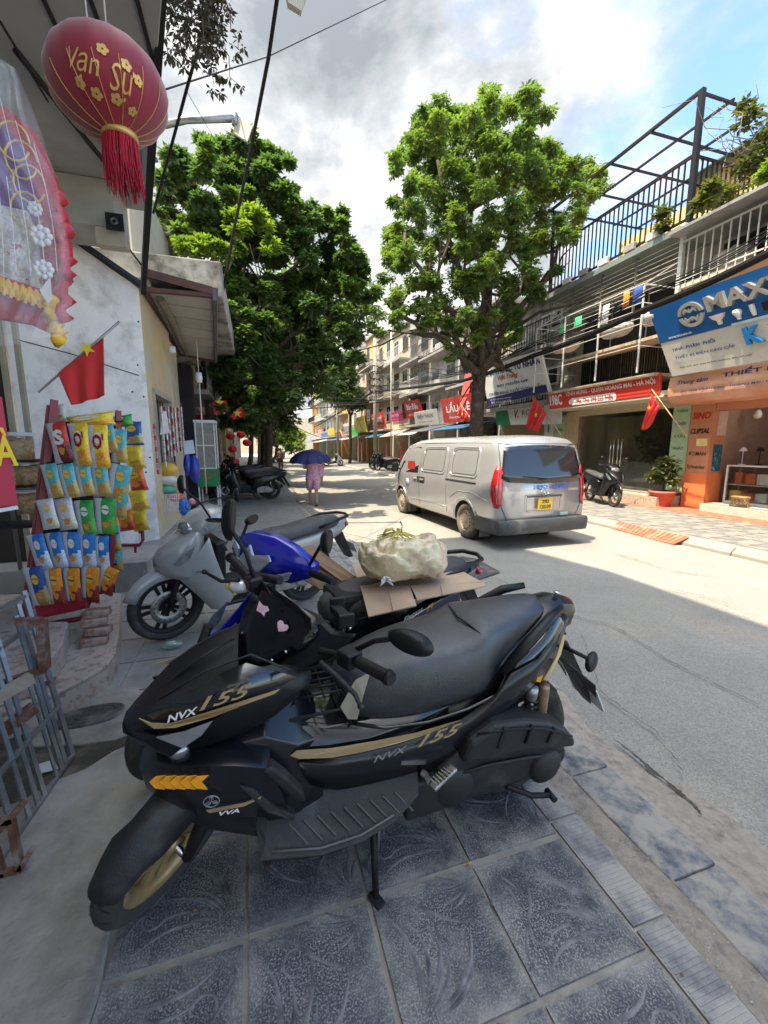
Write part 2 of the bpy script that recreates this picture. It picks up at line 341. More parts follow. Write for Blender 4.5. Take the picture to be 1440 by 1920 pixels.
# rough dusty skirt of mortar where the asphalt meets the left kerb
m = MB(); n = 60; vs = []
for i in range(n+1):
    y = -2+.35*i; wob = .05*math.sin(y*2.7)+.035*math.sin(y*6.1+1)+.03*math.sin(y*13)
    kx = 1.67 if y < 4 else max(1.2, 1.67-(y-4)*.026)
    vs += [(kx-.02, y, .075), (kx+.10+wob*.4, y, .055), (kx+.24+wob, y, .030), (kx+.33+wob*1.3, y, .012)]
m.add(vs, [(i*4+j, i*4+j+1, (i+1)*4+j+1, (i+1)*4+j) for i in range(n) for j in range(3)], True)
tag(m.build('mortar_skirt', M_SAND), kind='structure')
m = MB(); ed = [(1150, 1385), (1185, 1410), (1225, 1445), (1270, 1480), (1305, 1512), (1318, 1530)]; rc_ = random.Random(2); P = [at(*e, Z=.040) for e in ed]; Q = [P[min(4, int(k/8))].lerp(P[min(4, int(k/8))+1], (k % 8)/8) for k in range(40)]
wd = [(.004+.016*math.sin(PI*k/40))*rc_.uniform(.4, 1.3) for k in range(40)]; m.add([p+Vector((-w_+rc_.uniform(-.004, .004), 0, 0)) for p, w_ in zip(Q, wd)]+[p+Vector((w_*.35+rc_.uniform(-.004, .004), 0, .002)) for p, w_ in zip(Q, wd)], [(i, i+1, 41+i, 40+i) for i in range(39)], True)
m.k = 0; tag(m.build('asphalt_crack', M_GULLY), kind='structure')
m = MB(); pt = [(822, 1050), (880, 1043), (935, 1073), (890, 1090), (850, 1060)]
P = [at(*q, Z=.028) for q in [(800, 1052), (868, 1043), (895, 1048), (938, 1072), (893, 1088), (845, 1080)]]
m.plate(P, .004); tag(m.build('road_patch', mat('dark_asphalt_patch', (.07, .065, .065), .9, var=.2, vs=4, bump=.6, bs=120, col2=(.16, .15, .14), c2s=5)), kind='structure')
for k, (ed, wmax) in enumerate((([(905, 1075), (980, 1105), (1060, 1150), (1150, 1172), (1260, 1240), (1440, 1330)], .006), ([(1090, 1190), (1130, 1300), (1230, 1370), (1290, 1460)], .005), ([(1240, 1100), (1330, 1120), (1440, 1160)], .007), ([(1150, 1035), (1260, 1070), (1380, 1085)], .010))):
    m = MB(); P = [at(*e, Z=.040) for e in ed]; n_ = (len(P)-1)*12; Q = [P[min(len(P)-2, k2//12)].lerp(P[min(len(P)-2, k2//12)+1], (k2 % 12)/12) for k2 in range(n_)]; J = [Vector((rc_.uniform(-.012, .012), rc_.uniform(-.012, .012), 0)) for _ in Q]; W2 = [wmax*rc_.uniform(.15, 1) for _ in Q]
    m.add([p+j+Vector((-w_, -w_*.4, 0)) for p, j, w_ in zip(Q, J, W2)]+[p+j+Vector((w_, w_*.4, 0)) for p, j, w_ in zip(Q, J, W2)], [(i, i+1, n_+1+i, n_+i) for i in range(n_-1)], True); tag(m.build('road_crack', mat('crack_dirt', (.085, .08, .07), .95, var=.2)), kind='structure')
# left pavement: bed, tiles, band, kerb stones
m = MB(); kl = [(1.44, -3), (1.44, 4), (1.24, 12), (1.06, 18), (.95, 40), (.85, 110)]
m.plate([(x, y, -.01) for x, y in kl]+[(-9, 110, -.01), (-9, -3, -.01)], .10, dir=(0, 0, 1))
pave = tag(m.build('pavement', M_GROUT), kind='structure')
def tile_mesh(w, d, h=.012, relief=True, seed=0):
    b = MB(); b.bb((-w/2, -d/2, -h), (w/2, d/2, 0)); b.k = 1
    if relief:
        rr = random.Random(seed)
        def ridge(pts, r=.0026):
            vs = []; n = len(pts)
            for i, (x, y) in enumerate(pts):
                a = pts[min(i+1, n-1)]; c = pts[max(i-1, 0)]; dx, dy = a[0]-c[0], a[1]-c[1]; l = math.hypot(dx, dy) or 1; px, py = -dy/l, dx/l
                k = r*math.sin(PI*(i+.6)/(n+.2))*1.2
                vs += [(x+px*k*1.5, y+py*k*1.5, -.0002), (x, y, k*.75), (x-px*k*1.5, y-py*k*1.5, -.0002)]
            b.add(vs, [(i*3+j, i*3+j+1, (i+1)*3+j+1, (i+1)*3+j) for i in range(n-1) for j in (0, 1)], True)
        L = w*.5
        for q in range(8):                       # a fan of curved fronds from one corner
            a0 = .02+.165*q; l = w*(.62+.16*math.sin(q*1.9))
            ridge([(-L*.78+l*t*math.cos(a0+.42*t*t), -L*.80+l*t*math.sin(a0+.42*t*t)) for t in [.22+.78*i/11 for i in range(12)]], .0040)
        for q in range(5):                       # a small answering fan
            a0 = PI+.15+.27*q; l = w*(.30+.05*math.sin(q*2.3)); ridge([(L*.84+l*t*math.cos(a0-.5*t), L*.86+l*t*math.sin(a0-.5*t)) for t in [.25+.75*i/8 for i in range(9)]], .0034)
        ridge([(-L*.90+w*.90*t, d*(.40-.50*t*t+.06*math.sin(8*t))) for t in [i/16 for i in range(17)]], .0030)
        ridge([(-L*.30+w*.085*math.cos(t)*(1+.2*t/6), d*.24+d*.085*math.sin(t)*(1+.2*t/6)) for t in [i*.5 for i in range(12)]], .0028)
    o = b.build('tile', [M_TILE, M_RIDGE], pave, bevel=0); return o
protoT = [tile_mesh(.400, .408, seed=i) for i in range(1)]
protoG = None
first = True
XS = [-.94, -.52, -.10, .32, .74]; Y0 = .81-.43*2
b = MB(); b.bb((-.200, -.204, -.012), (.200, .204, 0)); protoG = b.build('tile', [M_TILEG], pave)
usedG = False
for r_ in range(0, 38):
    for c_, x in enumerate([-1.36]+XS):
        y = Y0+.43*r_; cxx = x+.21; cyy = y+.215
        if r_ < 7 and c_ <= 1: continue
        if r_ < 5 and c_ <= 1: continue
        if c_ == 0 and r_ > 12: continue
        near = r_ <= 6
        if near:
            if first: o = protoT[0]; first = False
            else: o = protoT[0].copy(); COL.objects.link(o)
            o.rotation_euler = (0, 0, PI/2*((r_*3+c_*2+(r_*c_) % 3) % 4))
        else:
            if not usedG: o = protoG; usedG = True
            else: o = protoG.copy(); COL.objects.link(o)
        o.location = (cxx+random.uniform(-.002, .002), cyy+random.uniform(-.002, .002), .1+random.uniform(-.0015, .0015))
        if not near and c_ == 5 and r_ > 24: o.scale = (.8, 1, 1); o.location.x -= .04
o = None
for i in range(46):                                     # narrow ribbed band tiles
    b = None
    if i == 0:
        b = MB(); b.bb((-.068, -.208, -.012), (.068, .208, 0)); b.k = 0
        for q in range(26): b.bb((-.060, -.200+q*.0155, -.001), (.060, -.193+q*.0155, .0022))
        bt = b.build('band_tile', [mat('grey_ribbed_tile', (.17, .17, .18), .8, var=.2, vs=8, bump=.3, bs=80, col2=(.36, .34, .31), c2s=5, c2lo=.40, c2hi=.56, rand=.12)], pave); o = bt
    else: o = bt.copy(); COL.objects.link(o)
    y = -.2+.43*i; o.location = (1.235-(0 if y < 4 else (y-4)*.02), y, .099)
m = MB(); sheet(m, lambda x, y: .095+.006*math.sin(x*60+y*3)*math.sin(y*9), [1.305+.028*i for i in range(6)], [-2+.12*i for i in range(60)])
tag(m.build('grit_strip', M_SAND), kind='structure')
ks = None
for i in range(44):
    if ks is None:
        b = MB(); b.bb((-.118, -.2625, -.2), (.118, .2625, 0)); ks = b.build('kerb_stone', M_KERB, pave, bevel=.008); o = ks
    else: o = ks.copy(); COL.objects.link(o)
    y = -.9+.53*i; o.location = (1.55-(0 if y < 4 else min(.45, (y-4)*.026)), y, .101); o.rotation_euler.z = .0 if y < 4 else .026
# bare concrete apron of the near shop with its ragged edge
m = MB(); P = [at(x, y, Z=.112) for x, y in [(150, 1960), (185, 1860), (205, 1750), (232, 1640), (300, 1520), (330, 1420), (270, 1385), (215, 1405), (160, 1440), (95, 1465), (40, 1500), (-120, 1545), (-500, 1700), (-500, 2300), (60, 2300)]]
m.plate([(p.x, p.y, .06) for p in P], .05, dir=(0, 0, 1)); tag(m.build('concrete_apron', mat('worn_apron_concrete', (.30, .285, .255), .92, var=.25, vs=3.5, bump=.8, bs=35, col2=(.155, .145, .125), c2s=2.4, c2lo=.46, c2hi=.70), bevel=.008), kind='structure')
m = MB(); P = [at(x, y, Z=.095) for x, y in [(-300, 1440), (60, 1375), (160, 1388), (225, 1372), (300, 1345), (345, 1400), (300, 1440), (100, 1490), (-100, 1560), (-400, 1650)]]
m.plate([(p.x, p.y, .088) for p in P], .006, dir=(0, 0, 1)); tag(m.build('wet_gutter', M_GULLY), kind='structure')
m = MB(); P = [at(x, y, Z=.10) for x, y in [(20, 1350), (60, 1305), (130, 1292), (200, 1284), (255, 1290), (290, 1315), (262, 1368), (215, 1388), (140, 1398), (60, 1400)]]
m.plate([(p.x, p.y, .08) for p in P], .026, dir=(0, 0, 1)); tag(m.build('cement_collar', mat('worn_apron_concrete', (0, 0, 0)), bevel=.006), kind='structure')
t = thing('manhole_cover', 'oval dark iron cover set in cement beside the terrazzo step', 'manhole cover', at(170, 1342, Z=.108))
c0 = at(168, 1342, Z=.11); ax = (at(226, 1330, Z=.11)-at(112, 1352, Z=.11)); a = ax.length/2+.02; ang = math.atan2(ax.y, ax.x)
m = MB(); ring = []
def oval(rx, ry, z, n=32): return [(math.copysign(abs(math.cos(2*PI*i/n))**.75, math.cos(2*PI*i/n))*rx, math.copysign(abs(math.sin(2*PI*i/n))**.8, math.sin(2*PI*i/n))*ry, z) for i in range(n)]
M_IRON = mat('cast_iron', (.07, .07, .075), .6, .4, var=.2, vs=12, bump=.5, bs=90, col2=(.18, .175, .165), c2s=8, c2lo=.5, c2hi=.65)
m.loft([oval(a, .105, -.02), oval(a, .105, .006), oval(a-.006, .099, .009)], caps=True)
for r_ in (.75, .45): 
    m.loft([oval(a*r_, .105*r_, .0092), oval(a*r_, .105*r_, .0125), oval(a*r_-.006, .105*r_-.006, .0125), oval(a*r_-.006, .105*r_-.006, .0092)], caps=False)
o = m.build('plate', M_IRON, t); o.rotation_euler.z = ang
m = MB(); m.box((a*.72, .02, .0115), (.02, .012, .004)); o = m.build('lifting_slot', M_KLET, t); o.rotation_euler.z = ang
# far right pavement
PR = [(7.15, -3), (7.15, 6), (7.3, 14), (7.6, 34), (7.9, 110)]
m = MB(); m.plate([(x+.22, y, 0) for x, y in reversed(PR)]+[(30, -3, 0), (30, 110, 0)], .145, dir=(0, 0, 1))
tag(m.build('pavement_right', mat('sunlit_grey_paving', (.19, .18, .165), .9, var=.2, vs=3, bump=.4, bs=50, col2=(.17, .165, .16), c2s=2, c2lo=.48, c2hi=.66)), kind='structure')
pr_ = [o for o in COL.objects if o.name == 'pavement_right'][0]
kr = None
for i in range(60):
    if kr is None:
        b = MB(); b.plate([(0, -.495, -.2), (0, .495, -.2), (0, .495, .10), (0, -.495, .10)], .0); b = MB()
        b.loft([[(-.02, y, -.2), (-.0, y, .06), (.09, y, .135), (.24, y, .145), (.24, y, -.2)] for y in (-.495, .495)], smooth=False)
        kr = b.build('kerb_stone', mat('pale_kerb_stone', (.27, .25, .21), .9, var=.15, vs=5, bump=.5, bs=40, col2=(.25, .23, .2), c2s=4, c2lo=.5, c2hi=.7, rand=.1), pr_, bevel=.01); o = kr
    else: o = kr.copy(); COL.objects.link(o)
    y = -1+1.0*i; xx = np.interp(y, [p[1] for p in PR], [p[0] for p in PR]); o.location = (xx-.01, y, .004); o.rotation_euler.z = -.018
tr = None                                              # paving tiles big enough to tell apart
for i in range(6):
    for j in range(16):
        if tr is None:
            b = MB(); b.bb((-.29, -.29, -.01), (.29, .29, 0)); tr = b.build('tile', mat('sunlit_paving_tile', (.165, .16, .15), .88, var=.25, vs=3, bump=.4, bs=60, col2=(.25, .235, .20), c2s=3, c2lo=.45, c2hi=.62, rand=.14), pr_); o = tr
        else: o = tr.copy(); COL.objects.link(o)
        o.location = (7.75+.6*i, 1.2+.6*j, .15+.001*((i+j) % 2))
# entrance mat strip and the metal ramp at the kerb
m = MB(); m.bb((9.75, 1.0, .152), (10.9, 9.6, .158)); tag(m.build('red_mat', M_REDTILE), 'long faded red carpet strip before the orange shop', 'mat')
t = thing('kerb_ramp', 'red metal ramp laid from the road onto the far kerb', 'ramp', at(1220, 1000, Z=.1))
q = [at(1147, 992, Z=.01), at(1262, 1022, Z=.01), at(1292, 1008, Z=.15), at(1158, 979, Z=.15)]
m = MB(); m.plate(q, .02, dir=(0, 0, 1)); m.build('deck', M_REDTILE, t, w=True)
for i in range(16):
    a = q[0].lerp(q[1], (i+.5)/16); b_ = q[3].lerp(q[2], (i+.5)/16); m = MB(); m.beam(a+Vector((0, 0, .024)), b_+Vector((0, 0, .024)), .012, .008); m.build('anti_slip_bar', M_REDTILE, t, w=True)
# ============================================================ left side: near tall house and the low corner shop
t = thing('tall_house', 'tall grey house with a concrete slab overhanging the lantern', 'house', (-2.5, 2, .1))
outl = [(-.41, -6), (-.41, 3.25), (-1.07, 5.85), (-4.5, 5.85), (-4.5, -6)]
m = MB(); m.plate([(x, y, 4.4) for x, y in reversed(outl)], .22, dir=(0, 0, 1)); m.build('soffit_slab', M_SOFF, t, w=True, bevel=.01)
m = MB(); m.plate([(x-.06, y-.04, 4.625) for x, y in reversed(outl)], 7.6, dir=(0, 0, 1)); m.build('upper_wall', M_GREYW, t, w=True)
m = MB(); m.bb((-4.5, -6, .1), (-2.45, 4.6, 4.398)); m.build('ground_wall', M_GREYW, t, w=True)
m = MB(); m.bb((-3.6, 5.3, 3.95), (-1.25, 5.84, 4.397)); m.build('end_beam', mat('grey_beam', (.33, .32, .29), .9, var=.15, vs=3), t, w=True, bevel=.01)
m = MB(); m.bb((-1.45, 5.30, 3.78), (-1.17, 5.45, 3.948)); m.build('wall_stub', mat('pale_beam', (.42, .38, .30), .9, var=.15, vs=3), t, w=True, bevel=.01)
m = MB(); m.tube([at(30, 95, Z=4.33), at(175, 278, Z=4.33), at(235, 350, Z=4.33)], .022, 8); m.tube([at(0, 40, Z=4.3), at(90, 190, Z=4.33)], .008, 6); m.build('conduit_pipe', M_BLACK, t, w=True)
for k in range(3):
    m = MB(); x = -.55-.27*k; m.bb((x-.012, -3, 4.385), (x+.012, 5.0-1.1*(0 if k else 1), 4.399)); m.build('board_joint', M_BLACK, t, w=True)
# folded steel sign frame running up from the shop's corner
t = thing('steel_sign_frame', 'tall dark steel upright rising from the shop corner past the lantern', 'sign frame', at(268, 545, Y=6.0))
m = MB()
A0 = at(268, 546, Y=6.0); B0 = at(306, -60, Y=3.25); 
m.beam(A0, B0, .05, .10); m.build('upright', M_BLACK, t, w=True)
m = MB(); A1 = at(276, 546, Y=6.02); B1 = at(293, -60, Y=3.3); m.beam(at(274, 380, Y=5.4), at(279, -60, Y=3.3), .07, .03); m.build('cover_strip', mat('aged_alu', (.33, .34, .35), .4, .7, var=.2, vs=7), t, w=True)
m = MB(); m.beam(at(279, 300, Y=5.0), at(296, 300, Y=5.0), .03); m.beam(at(283, 100, Y=4), at(303, 100, Y=4), .03); m.build('bracket', M_STEEL, t, w=True)
m = MB(); m.tube([at(210, 420, Y=5.3), at(222, 440, Y=5.4), at(266, 498, Y=5.95)], .010, 6); m.build('stay_rod', M_BLACK, t, w=True)
t = thing('bracket_plate', 'small square black hook plate under the slab near the lantern', 'bracket', at(215, 416, Y=5.2))
m = MB(); c = at(215, 416, Y=5.2); m.box(c, (.16, .012, .16)); m.build('plate', M_BLACK, t, w=True)
m = MB(); m.lathe([(.035, -.012), (.035, .004), (.018, .006), (.018, -.012)], (c.x, c.y-.012, c.z), 'y', 14); m.build('eyelet', M_STEEL, t, w=True)
# ---- corner shop
CA = Vector((-1.33, 6.45, .43)); CB = Vector((-2.42, 5.55, .43)); dn = (CA-CB).normalized(); nrm = Vector((dn.y, -dn.x, 0))     # nrm points to camera side
shop = thing('corner_shop', 'low whitewashed corner shop with yellow side wall under a lean-to awning', 'shop', (-2.2, 8, .1))
zt = at(270, 543, Y=6.45).z
zl = zt+.62
m = MB(); back = -nrm*.2
m.add([CA, CB, CB+Vector((0, 0, zl-.43)), CA+Vector((0, 0, zt-.43))]+[p+back for p in [CA, CB, CB+Vector((0, 0, zl-.43)), CA+Vector((0, 0, zt-.43))]], [(0, 3, 2, 1), (4, 5, 6, 7), (0, 4, 7, 3), (1, 2, 6, 5), (3, 7, 6, 2), (0, 1, 5, 4)], False)
m.build('side_wall', M_WHITEW, shop, w=True)
m = MB(); m.beam(CB+Vector((-.1, 0, zl-.40))+nrm*.04, CA+Vector((.03, 0, zt-.40))+nrm*.04, .10, .05, up=(0, 0, 1)); m.build('roof_edge', M_BLACK, shop, w=True)
m = MB(); h0 = CB.lerp(CA, .05)+Vector((0, 0, 2.42))+nrm*.004; h1 = CB.lerp(CA, .93)+Vector((0, 0, 2.22))+nrm*.004; m.tube([h0, h0.lerp(h1, .4)+Vector((0, 0, .02)), h1], .006, 5); m.build('wall_cable', M_BLACK, shop, w=True)
m = MB()                                           # nails and small holes in the wall
for u, z in ((.93, 2.35), (.96, 1.95), (.9, 1.5), (.97, 1.15), (.92, .95), (.6, 2.45), (.3, 2.44), (.97, 2.9), (.86, 2.0), (.4, 1.65)): 
    c = CB.lerp(CA, u)+Vector((0, 0, z))+nrm*.006; m.ell(c, (.012, .008, .012), 6, 4)
m.build('wall_nails', M_BLACK, shop, w=True, kind='stuff')
# yellow street front with an opening, piers
def wallseg(y0, y1, z0, z1, mt, nm='front_wall', x=-1.33, th=.2): 
    m = MB(); m.bb((x-th, y0, z0), (x, y1, z1)); return m.build(nm, mt, shop, w=True)
wallseg(6.46, 6.75, .43, 3.75, M_YELW); wallseg(6.752, 8.1, 2.55, 3.75, M_YELW); wallseg(8.102, 8.45, .43, 3.75, M_YELW)
wallseg(6.752, 8.1, .43, 1.35, M_YELW)
m = MB(); m.bb((-1.55, 6.76, 2.47), (-1.30, 8.09, 2.548)); m.bb((-1.55, 6.752, 1.352), (-1.30, 6.80, 2.468)); m.bb((-1.55, 8.05, 1.352), (-1.30, 8.099, 2.468)); m.build('window_frame', mat('grey_timber', (.38, .35, .29), .8, var=.2, vs=9), shop, w=True)
m = MB()
for k in range(6): m.tube([(-1.42, 6.95+.19*k, 1.36), (-1.42, 6.95+.19*k, 2.46)], .007, 6)
m.tube([(-1.42, 6.8, 1.95), (-1.42, 8.05, 1.95)], .006, 6); m.build('window_bars', M_BLACK, shop, w=True)
wallseg(8.452, 9.3, .43, 3.6, mat('bare_plaster', (.45, .39, .31), .9, var=.15, vs=2, col2=(.33, .28, .22), c2s=1.5), 'pier', x=-1.36)
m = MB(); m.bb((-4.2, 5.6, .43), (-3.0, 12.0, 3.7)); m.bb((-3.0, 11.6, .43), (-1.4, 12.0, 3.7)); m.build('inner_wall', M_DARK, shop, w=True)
m = MB(); m.bb((-4.0, 6.5, 3.76), (-1.2, 12.0, 3.9)); m.build('roof_slab', M_GREYW, shop, w=True)
m = MB(); m.bb((-4.2, 5.2, .0), (-1.22, 12, .43)); 
ld = m.build('concrete_ledge', M_CONC, shop, w=True, bevel=.012)
# awning (lean-to) with boarded underside
aw = thing('lean_to_awning', 'timber framed lean-to awning with pale boarded underside', 'awning', (-.9, 6.45, 3.6))
nw = at(272, 540, Y=6.45); no_ = at(398, 556, Y=6.5); fo = at(402, 676, Y=10.3); fw = at(337, 663, Y=10.3)
for k in range(7):
    a = nw.lerp(fw, k/7+.004); b_ = no_.lerp(fo, k/7+.004); c = no_.lerp(fo, (k+1)/7-.004); d = nw.lerp(fw, (k+1)/7-.004)
    m = MB(); m.plate([a, b_, c, d], .012, dir=(0, 0, 1)); m.build('ceiling_board', mat('pale_board', (.43, .40, .36), .8, var=.06, vs=3, rand=.08), aw, w=True)
M_BRN = mat('dark_red_timber', (.12, .045, .04), .7, var=.2, vs=9, col2=(.06, .04, .035), c2s=5)
up = Vector((0, 0, .02))
for nm, a, b_, ww, hh in (('end_rafter', nw-Vector((0, .03, .03)), no_-Vector((0, .03, .0)), .07, .05), ('end_rafter', at(274, 512, Y=6.42), at(398, 546, Y=6.45), .05, .10), ('fascia', no_+Vector((.03, 0, .03)), fo+Vector((.03, 0, .03)), .05, .16), ('back_rafter', fw, fo, .06, .08), ('wall_plate', nw, fw, .05, .07)):
    m = MB(); m.beam(a, b_, ww, hh); m.build(nm, M_BRN if nm != 'fascia' else mat('grey_fascia', (.12, .11, .11), .7, var=.2), aw, w=True)
m = MB(); m.tube([at(300, 560, Y=6.7), at(322, 600, Y=7.6), at(338, 640, Y=8.9), at(350, 665, Y=10)], [.05, .06, .05, .04], 8); m.build('rolled_blind', mat('woven_blind', (.20, .17, .13), .9, var=.4, vs=30, bump=1, bs=60), aw, w=True)
m = MB(); m.add([nw+Vector((0, 0, .12)), no_+Vector((.08, 0, .12)), fo+Vector((.08, 0, .12)), fw+Vector((0, 0, .12))], [(0, 1, 2, 3)]); m.build('tin_roof', M_TIN, aw, w=True, solid=.012)
t = thing('wall_lamp', 'white round bulkhead lamp on the yellow wall below the awning', 'lamp', at(318, 655, X=-1.3))
m = MB(); c = at(318, 655, X=-1.24); m.lathe([(.0, .09), (.05, .085), (.06, .03), (.06, 0), (.03, -.02)], c, 'x', 14); m.build('shade', M_SIGNW, t, w=True)
# concrete parapet and next houses on the left
h = thing('parapet_house', 'low flat-roofed house with a mould-stained concrete parapet above the awning', 'house', (-2.5, 9, .1))
px_ = at(414, 490, Y=7.0); m = MB(); m.bb((-4.4, 7.0, 3.92), (px_.x, 11.7, px_.z)); m.build('parapet', M_GREYW, h, w=True, bevel=.02)
m = MB(); m.bb((-4.4, 8.3, px_.z+.003), (-1.75, 12, 6.6)); m.build('rear_wall', M_CREAM, h, w=True)
m = MB(); m.bb((-4.0, 9.302, .1), (-1.75, 12.0, 3.7)); m.build('wall', mat('dim_plaster', (.30, .27, .23), .9, var=.2, vs=2), h, w=True)
m = MB(); m.bb((-1.55, 9.6, .43), (-1.5, 10.6, 2.7)); m.build('brown_shutter', mat('brown_shutter', (.10, .05, .035), .7, var=.2), h, w=True)
# facade generator for the rows of shop houses
def facade(side, y0, y1, X, h, wallm, floors, label, seed, gf=3.1, signm=None, deep=8, balcony=True, roofm=None, gfm=None):
    rr = random.Random(seed); s = side; t = thing('shop_house', label, 'shop house', (X+s*deep/2, (y0+y1)/2, .15))
    def bx(nm, xa, xb, ya, yb, za, zb, mt, par=t):
        m = MB(); m.bb((min(X+s*xa, X+s*xb), ya, za), (max(X+s*xa, X+s*xb), yb, zb)); return m.build(nm, mt, par, w=True)
    bx('wall', 0, deep, y0+.02, y1-.02, gf, h, wallm)
    bx('roof', -.25, deep, y0+.0, y1-.0, h+.002, h+.18, roofm or M_CONC)
    bx('party_wall', 0, deep, y0+.02, y0+.25, .1, gf-.002, wallm); bx('party_wall', 0, deep, y1-.25, y1-.02, .1, gf-.002, wallm)
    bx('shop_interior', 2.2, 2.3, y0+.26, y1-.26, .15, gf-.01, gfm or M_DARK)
    wv = y1-y0; fh = (h-gf)/floors
    for f in range(floors):
        z = gf+f*fh
        nw_ = 2 if wv > 3.4 else 1
        for k in range(nw_):
            yc = y0+wv*(k+.5)/nw_; ww = min(1.15, wv/nw_*.6)
            o = bx('window', -.05, .02, yc-ww/2, yc+ww/2, z+.75, z+fh-.55, rr.choice([M_SIGNW, M_WSTEEL, mat('brown_timber', (.16, .08, .04), .7)]))
            bx('pane', -.058, -.052, yc-ww/2+.07, yc-.03, z+.82, z+fh-.62, M_DGLASS, o); bx('pane', -.058, -.052, yc+.03, yc+ww/2-.07, z+.82, z+fh-.62, M_DGLASS, o)
        if balcony and rr.random() < .8:
            bx('balcony_slab', -.85, -.001, y0+.1, y1-.1, z-.02, z+.10, M_CONC)
            m = MB(); xr = X-s*.82
            for q in range(int(wv/.16)): m.beam((xr, y0+.15+q*.16, z+.1), (xr, y0+.15+q*.16, z+.98), .018)
            for zz_ in (.15, .98): m.beam((xr, y0+.1, z+zz_), (xr, y1-.1, z+zz_), .035)
            m.build('balcony_rail', rr.choice([M_BLACK, M_WSTEEL, M_STEEL]), t, w=True)
        if rr.random() < .45: bx('air_conditioner', -.42, -.0, y0+wv*.42, y0+wv*.42+.7, z+.2, z+.72, M_SIGNW)
    return t
wl = [M_CREAM, M_YELW, M_GREYW, mat('pink_wall', (.55, .36, .28), .9, var=.1), M_WHITEW, mat('ochre_wall', (.60, .36, .13), .9, var=.12, vs=2), mat('mint_wall', (.40, .50, .42), .9, var=.1)]
cn = {0: 'cream', 1: 'yellow', 2: 'stained grey', 3: 'pink', 4: 'white', 5: 'ochre', 6: 'mint green'}
y = 12.0
for i, (wd, hh, c) in enumerate([(4.2, 6.8, 0), (4, 7.2, 3), (4.4, 8, 2), (4, 9, 4), (5, 9, 1), (4, 10, 0), (5, 11, 5), (6, 10, 2), (6, 12, 4), (8, 11, 0), (9, 12, 3)]):
    facade(-1, y, y+wd, -1.9-.01*i, hh, wl[c], 2, '%s shop house, number %s back along the left of the street behind the trees' % (cn[c], ['one', 'two', 'three', 'four', 'five', 'six', 'seven', 'eight', 'nine', 'ten', 'eleven'][i]), i, balcony=i < 5); y += wd
# ============================================================ right side: glass shop (Y 8.2-12.8), orange shop (Y<8.2), pharmacy (12.8-17.2)
FX = 11.0
def sign(name, label, c4, mt, t_=.04, frame=None, cat='sign', group=None):
    """a signboard from its four corners TL,TR,BR,BL as seen from the street; returns root + frame vectors"""
    TL, TR, BR, BL = [Vector(p) for p in c4]; c = (TL+TR+BR+BL)/4
    t = thing(name, label, cat, BL.lerp(BR, .5), group=group)
    m = MB(); m.plate([BL, BR, TR, TL], -t_); m.build('panel', mt, t, w=True)
    return t, TL, TR, BR, BL
def words_on(t, TL, TR, BR, BL, s, u, v, wf, hf, mt, bold=.012, shear=0, nm='lettering', off=.006, ext=0., spacing=1.):
    """put a string with its centre at (u,v) of the sign (v down), width wf and height hf as fractions"""
    U = (TR-TL); V = (TL-BL); c = TL+(TR-TL)*u-(TL-BL)*v
    m = MB(); put_text(m, s, c, U, V, U.length*wf, V.length*hf, bold, shear, off, spacing, ext); return m.build(nm, mt, t, w=True)
# ---- glass-fronted shop house
g = thing('glass_front_house', 'shop house with wide glass front under the red 198C sign and caged balconies', 'shop house', (FX+3, 10.5, .15))
def gb(nm, a, b_, mt, par=g, bev=0): m = MB(); m.bb(a, b_); return m.build(nm, mt, par, w=True, bevel=bev)
gb('floor_plinth', (FX-.95, 8.25, .15), (FX+4.9, 12.9, .42), mat('pebble_floor', (.45, .38, .28), .85, var=.3, vs=20, col2=(.2, .17, .13), c2s=20, c2lo=.5, c2hi=.6))
gb('pier', (FX-.1, 12.3, .42), (FX+.2, 12.8, 2.95), mat('tan_pier', (.50, .36, .22), .8, var=.1))
gb('lintel', (FX-.12, 8.25, 2.78), (FX+.2, 12.29, 3.02), mat('cream_lintel', (.46, .40, .27), .8, var=.1))
gb('side_wall', (FX+.2, 8.1, .42), (FX+5, 8.24, 3.4), M_CREAM); gb('side_wall', (FX+.2, 12.82, .42), (FX+5, 12.95, 3.4), M_CREAM)
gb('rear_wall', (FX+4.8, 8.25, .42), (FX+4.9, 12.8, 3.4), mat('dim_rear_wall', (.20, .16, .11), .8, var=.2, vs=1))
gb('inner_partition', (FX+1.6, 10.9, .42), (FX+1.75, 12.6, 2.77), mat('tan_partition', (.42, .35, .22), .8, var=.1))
gb('ceiling', (FX, 8.25, 3.05), (FX+5, 12.8, 3.12), M_CREAM)
for i, (a, b_) in enumerate([(8.72, 9.75), (9.76, 10.55), (10.56, 11.35), (11.36, 12.28)]): gb('glass_panel', (FX, a, .43), (FX+.012, b_, 2.77), M_GLASS)
for y in (10.35, 10.47, 10.64, 10.76):
    m = MB(); m.cyl((FX-.05, y, 1.1), (FX-.05, y, 1.95), .016, n=8); m.build('door_handle', M_CHROME, g, w=True)
m = MB(); m.bb((FX+.9, 9.3, .42), (FX+1.5, 12.2, 1.25)); m.build('reception_desk', mat('grey_marble', (.30, .31, .28), .3, var=.3, vs=3), g, w=True)
gb('upper_wall', (FX+.3, 8.1, 3.4), (FX+7, 12.95, 6.88), mat('upper_plaster', (.40, .37, .31), .9, var=.15, vs=1, col2=(.2, .18, .16), c2s=1))
gb('slab', (10.02, 8.1, 3.02), (FX+.3, 12.95, 3.14), M_CREAM); 
gb('roof_slab', (9.95, 8.2, 6.78), (FX+7, 13.2, 6.92), mat('green_grey_edge', (.17, .21, .20), .8, var=.15, vs=2)); gb('terrace_floor', (10.05, 8.25, 6.925), (FX+7, 13.1, 6.98), mat('terracotta_floor', (.50, .19, .10), .8, var=.1))
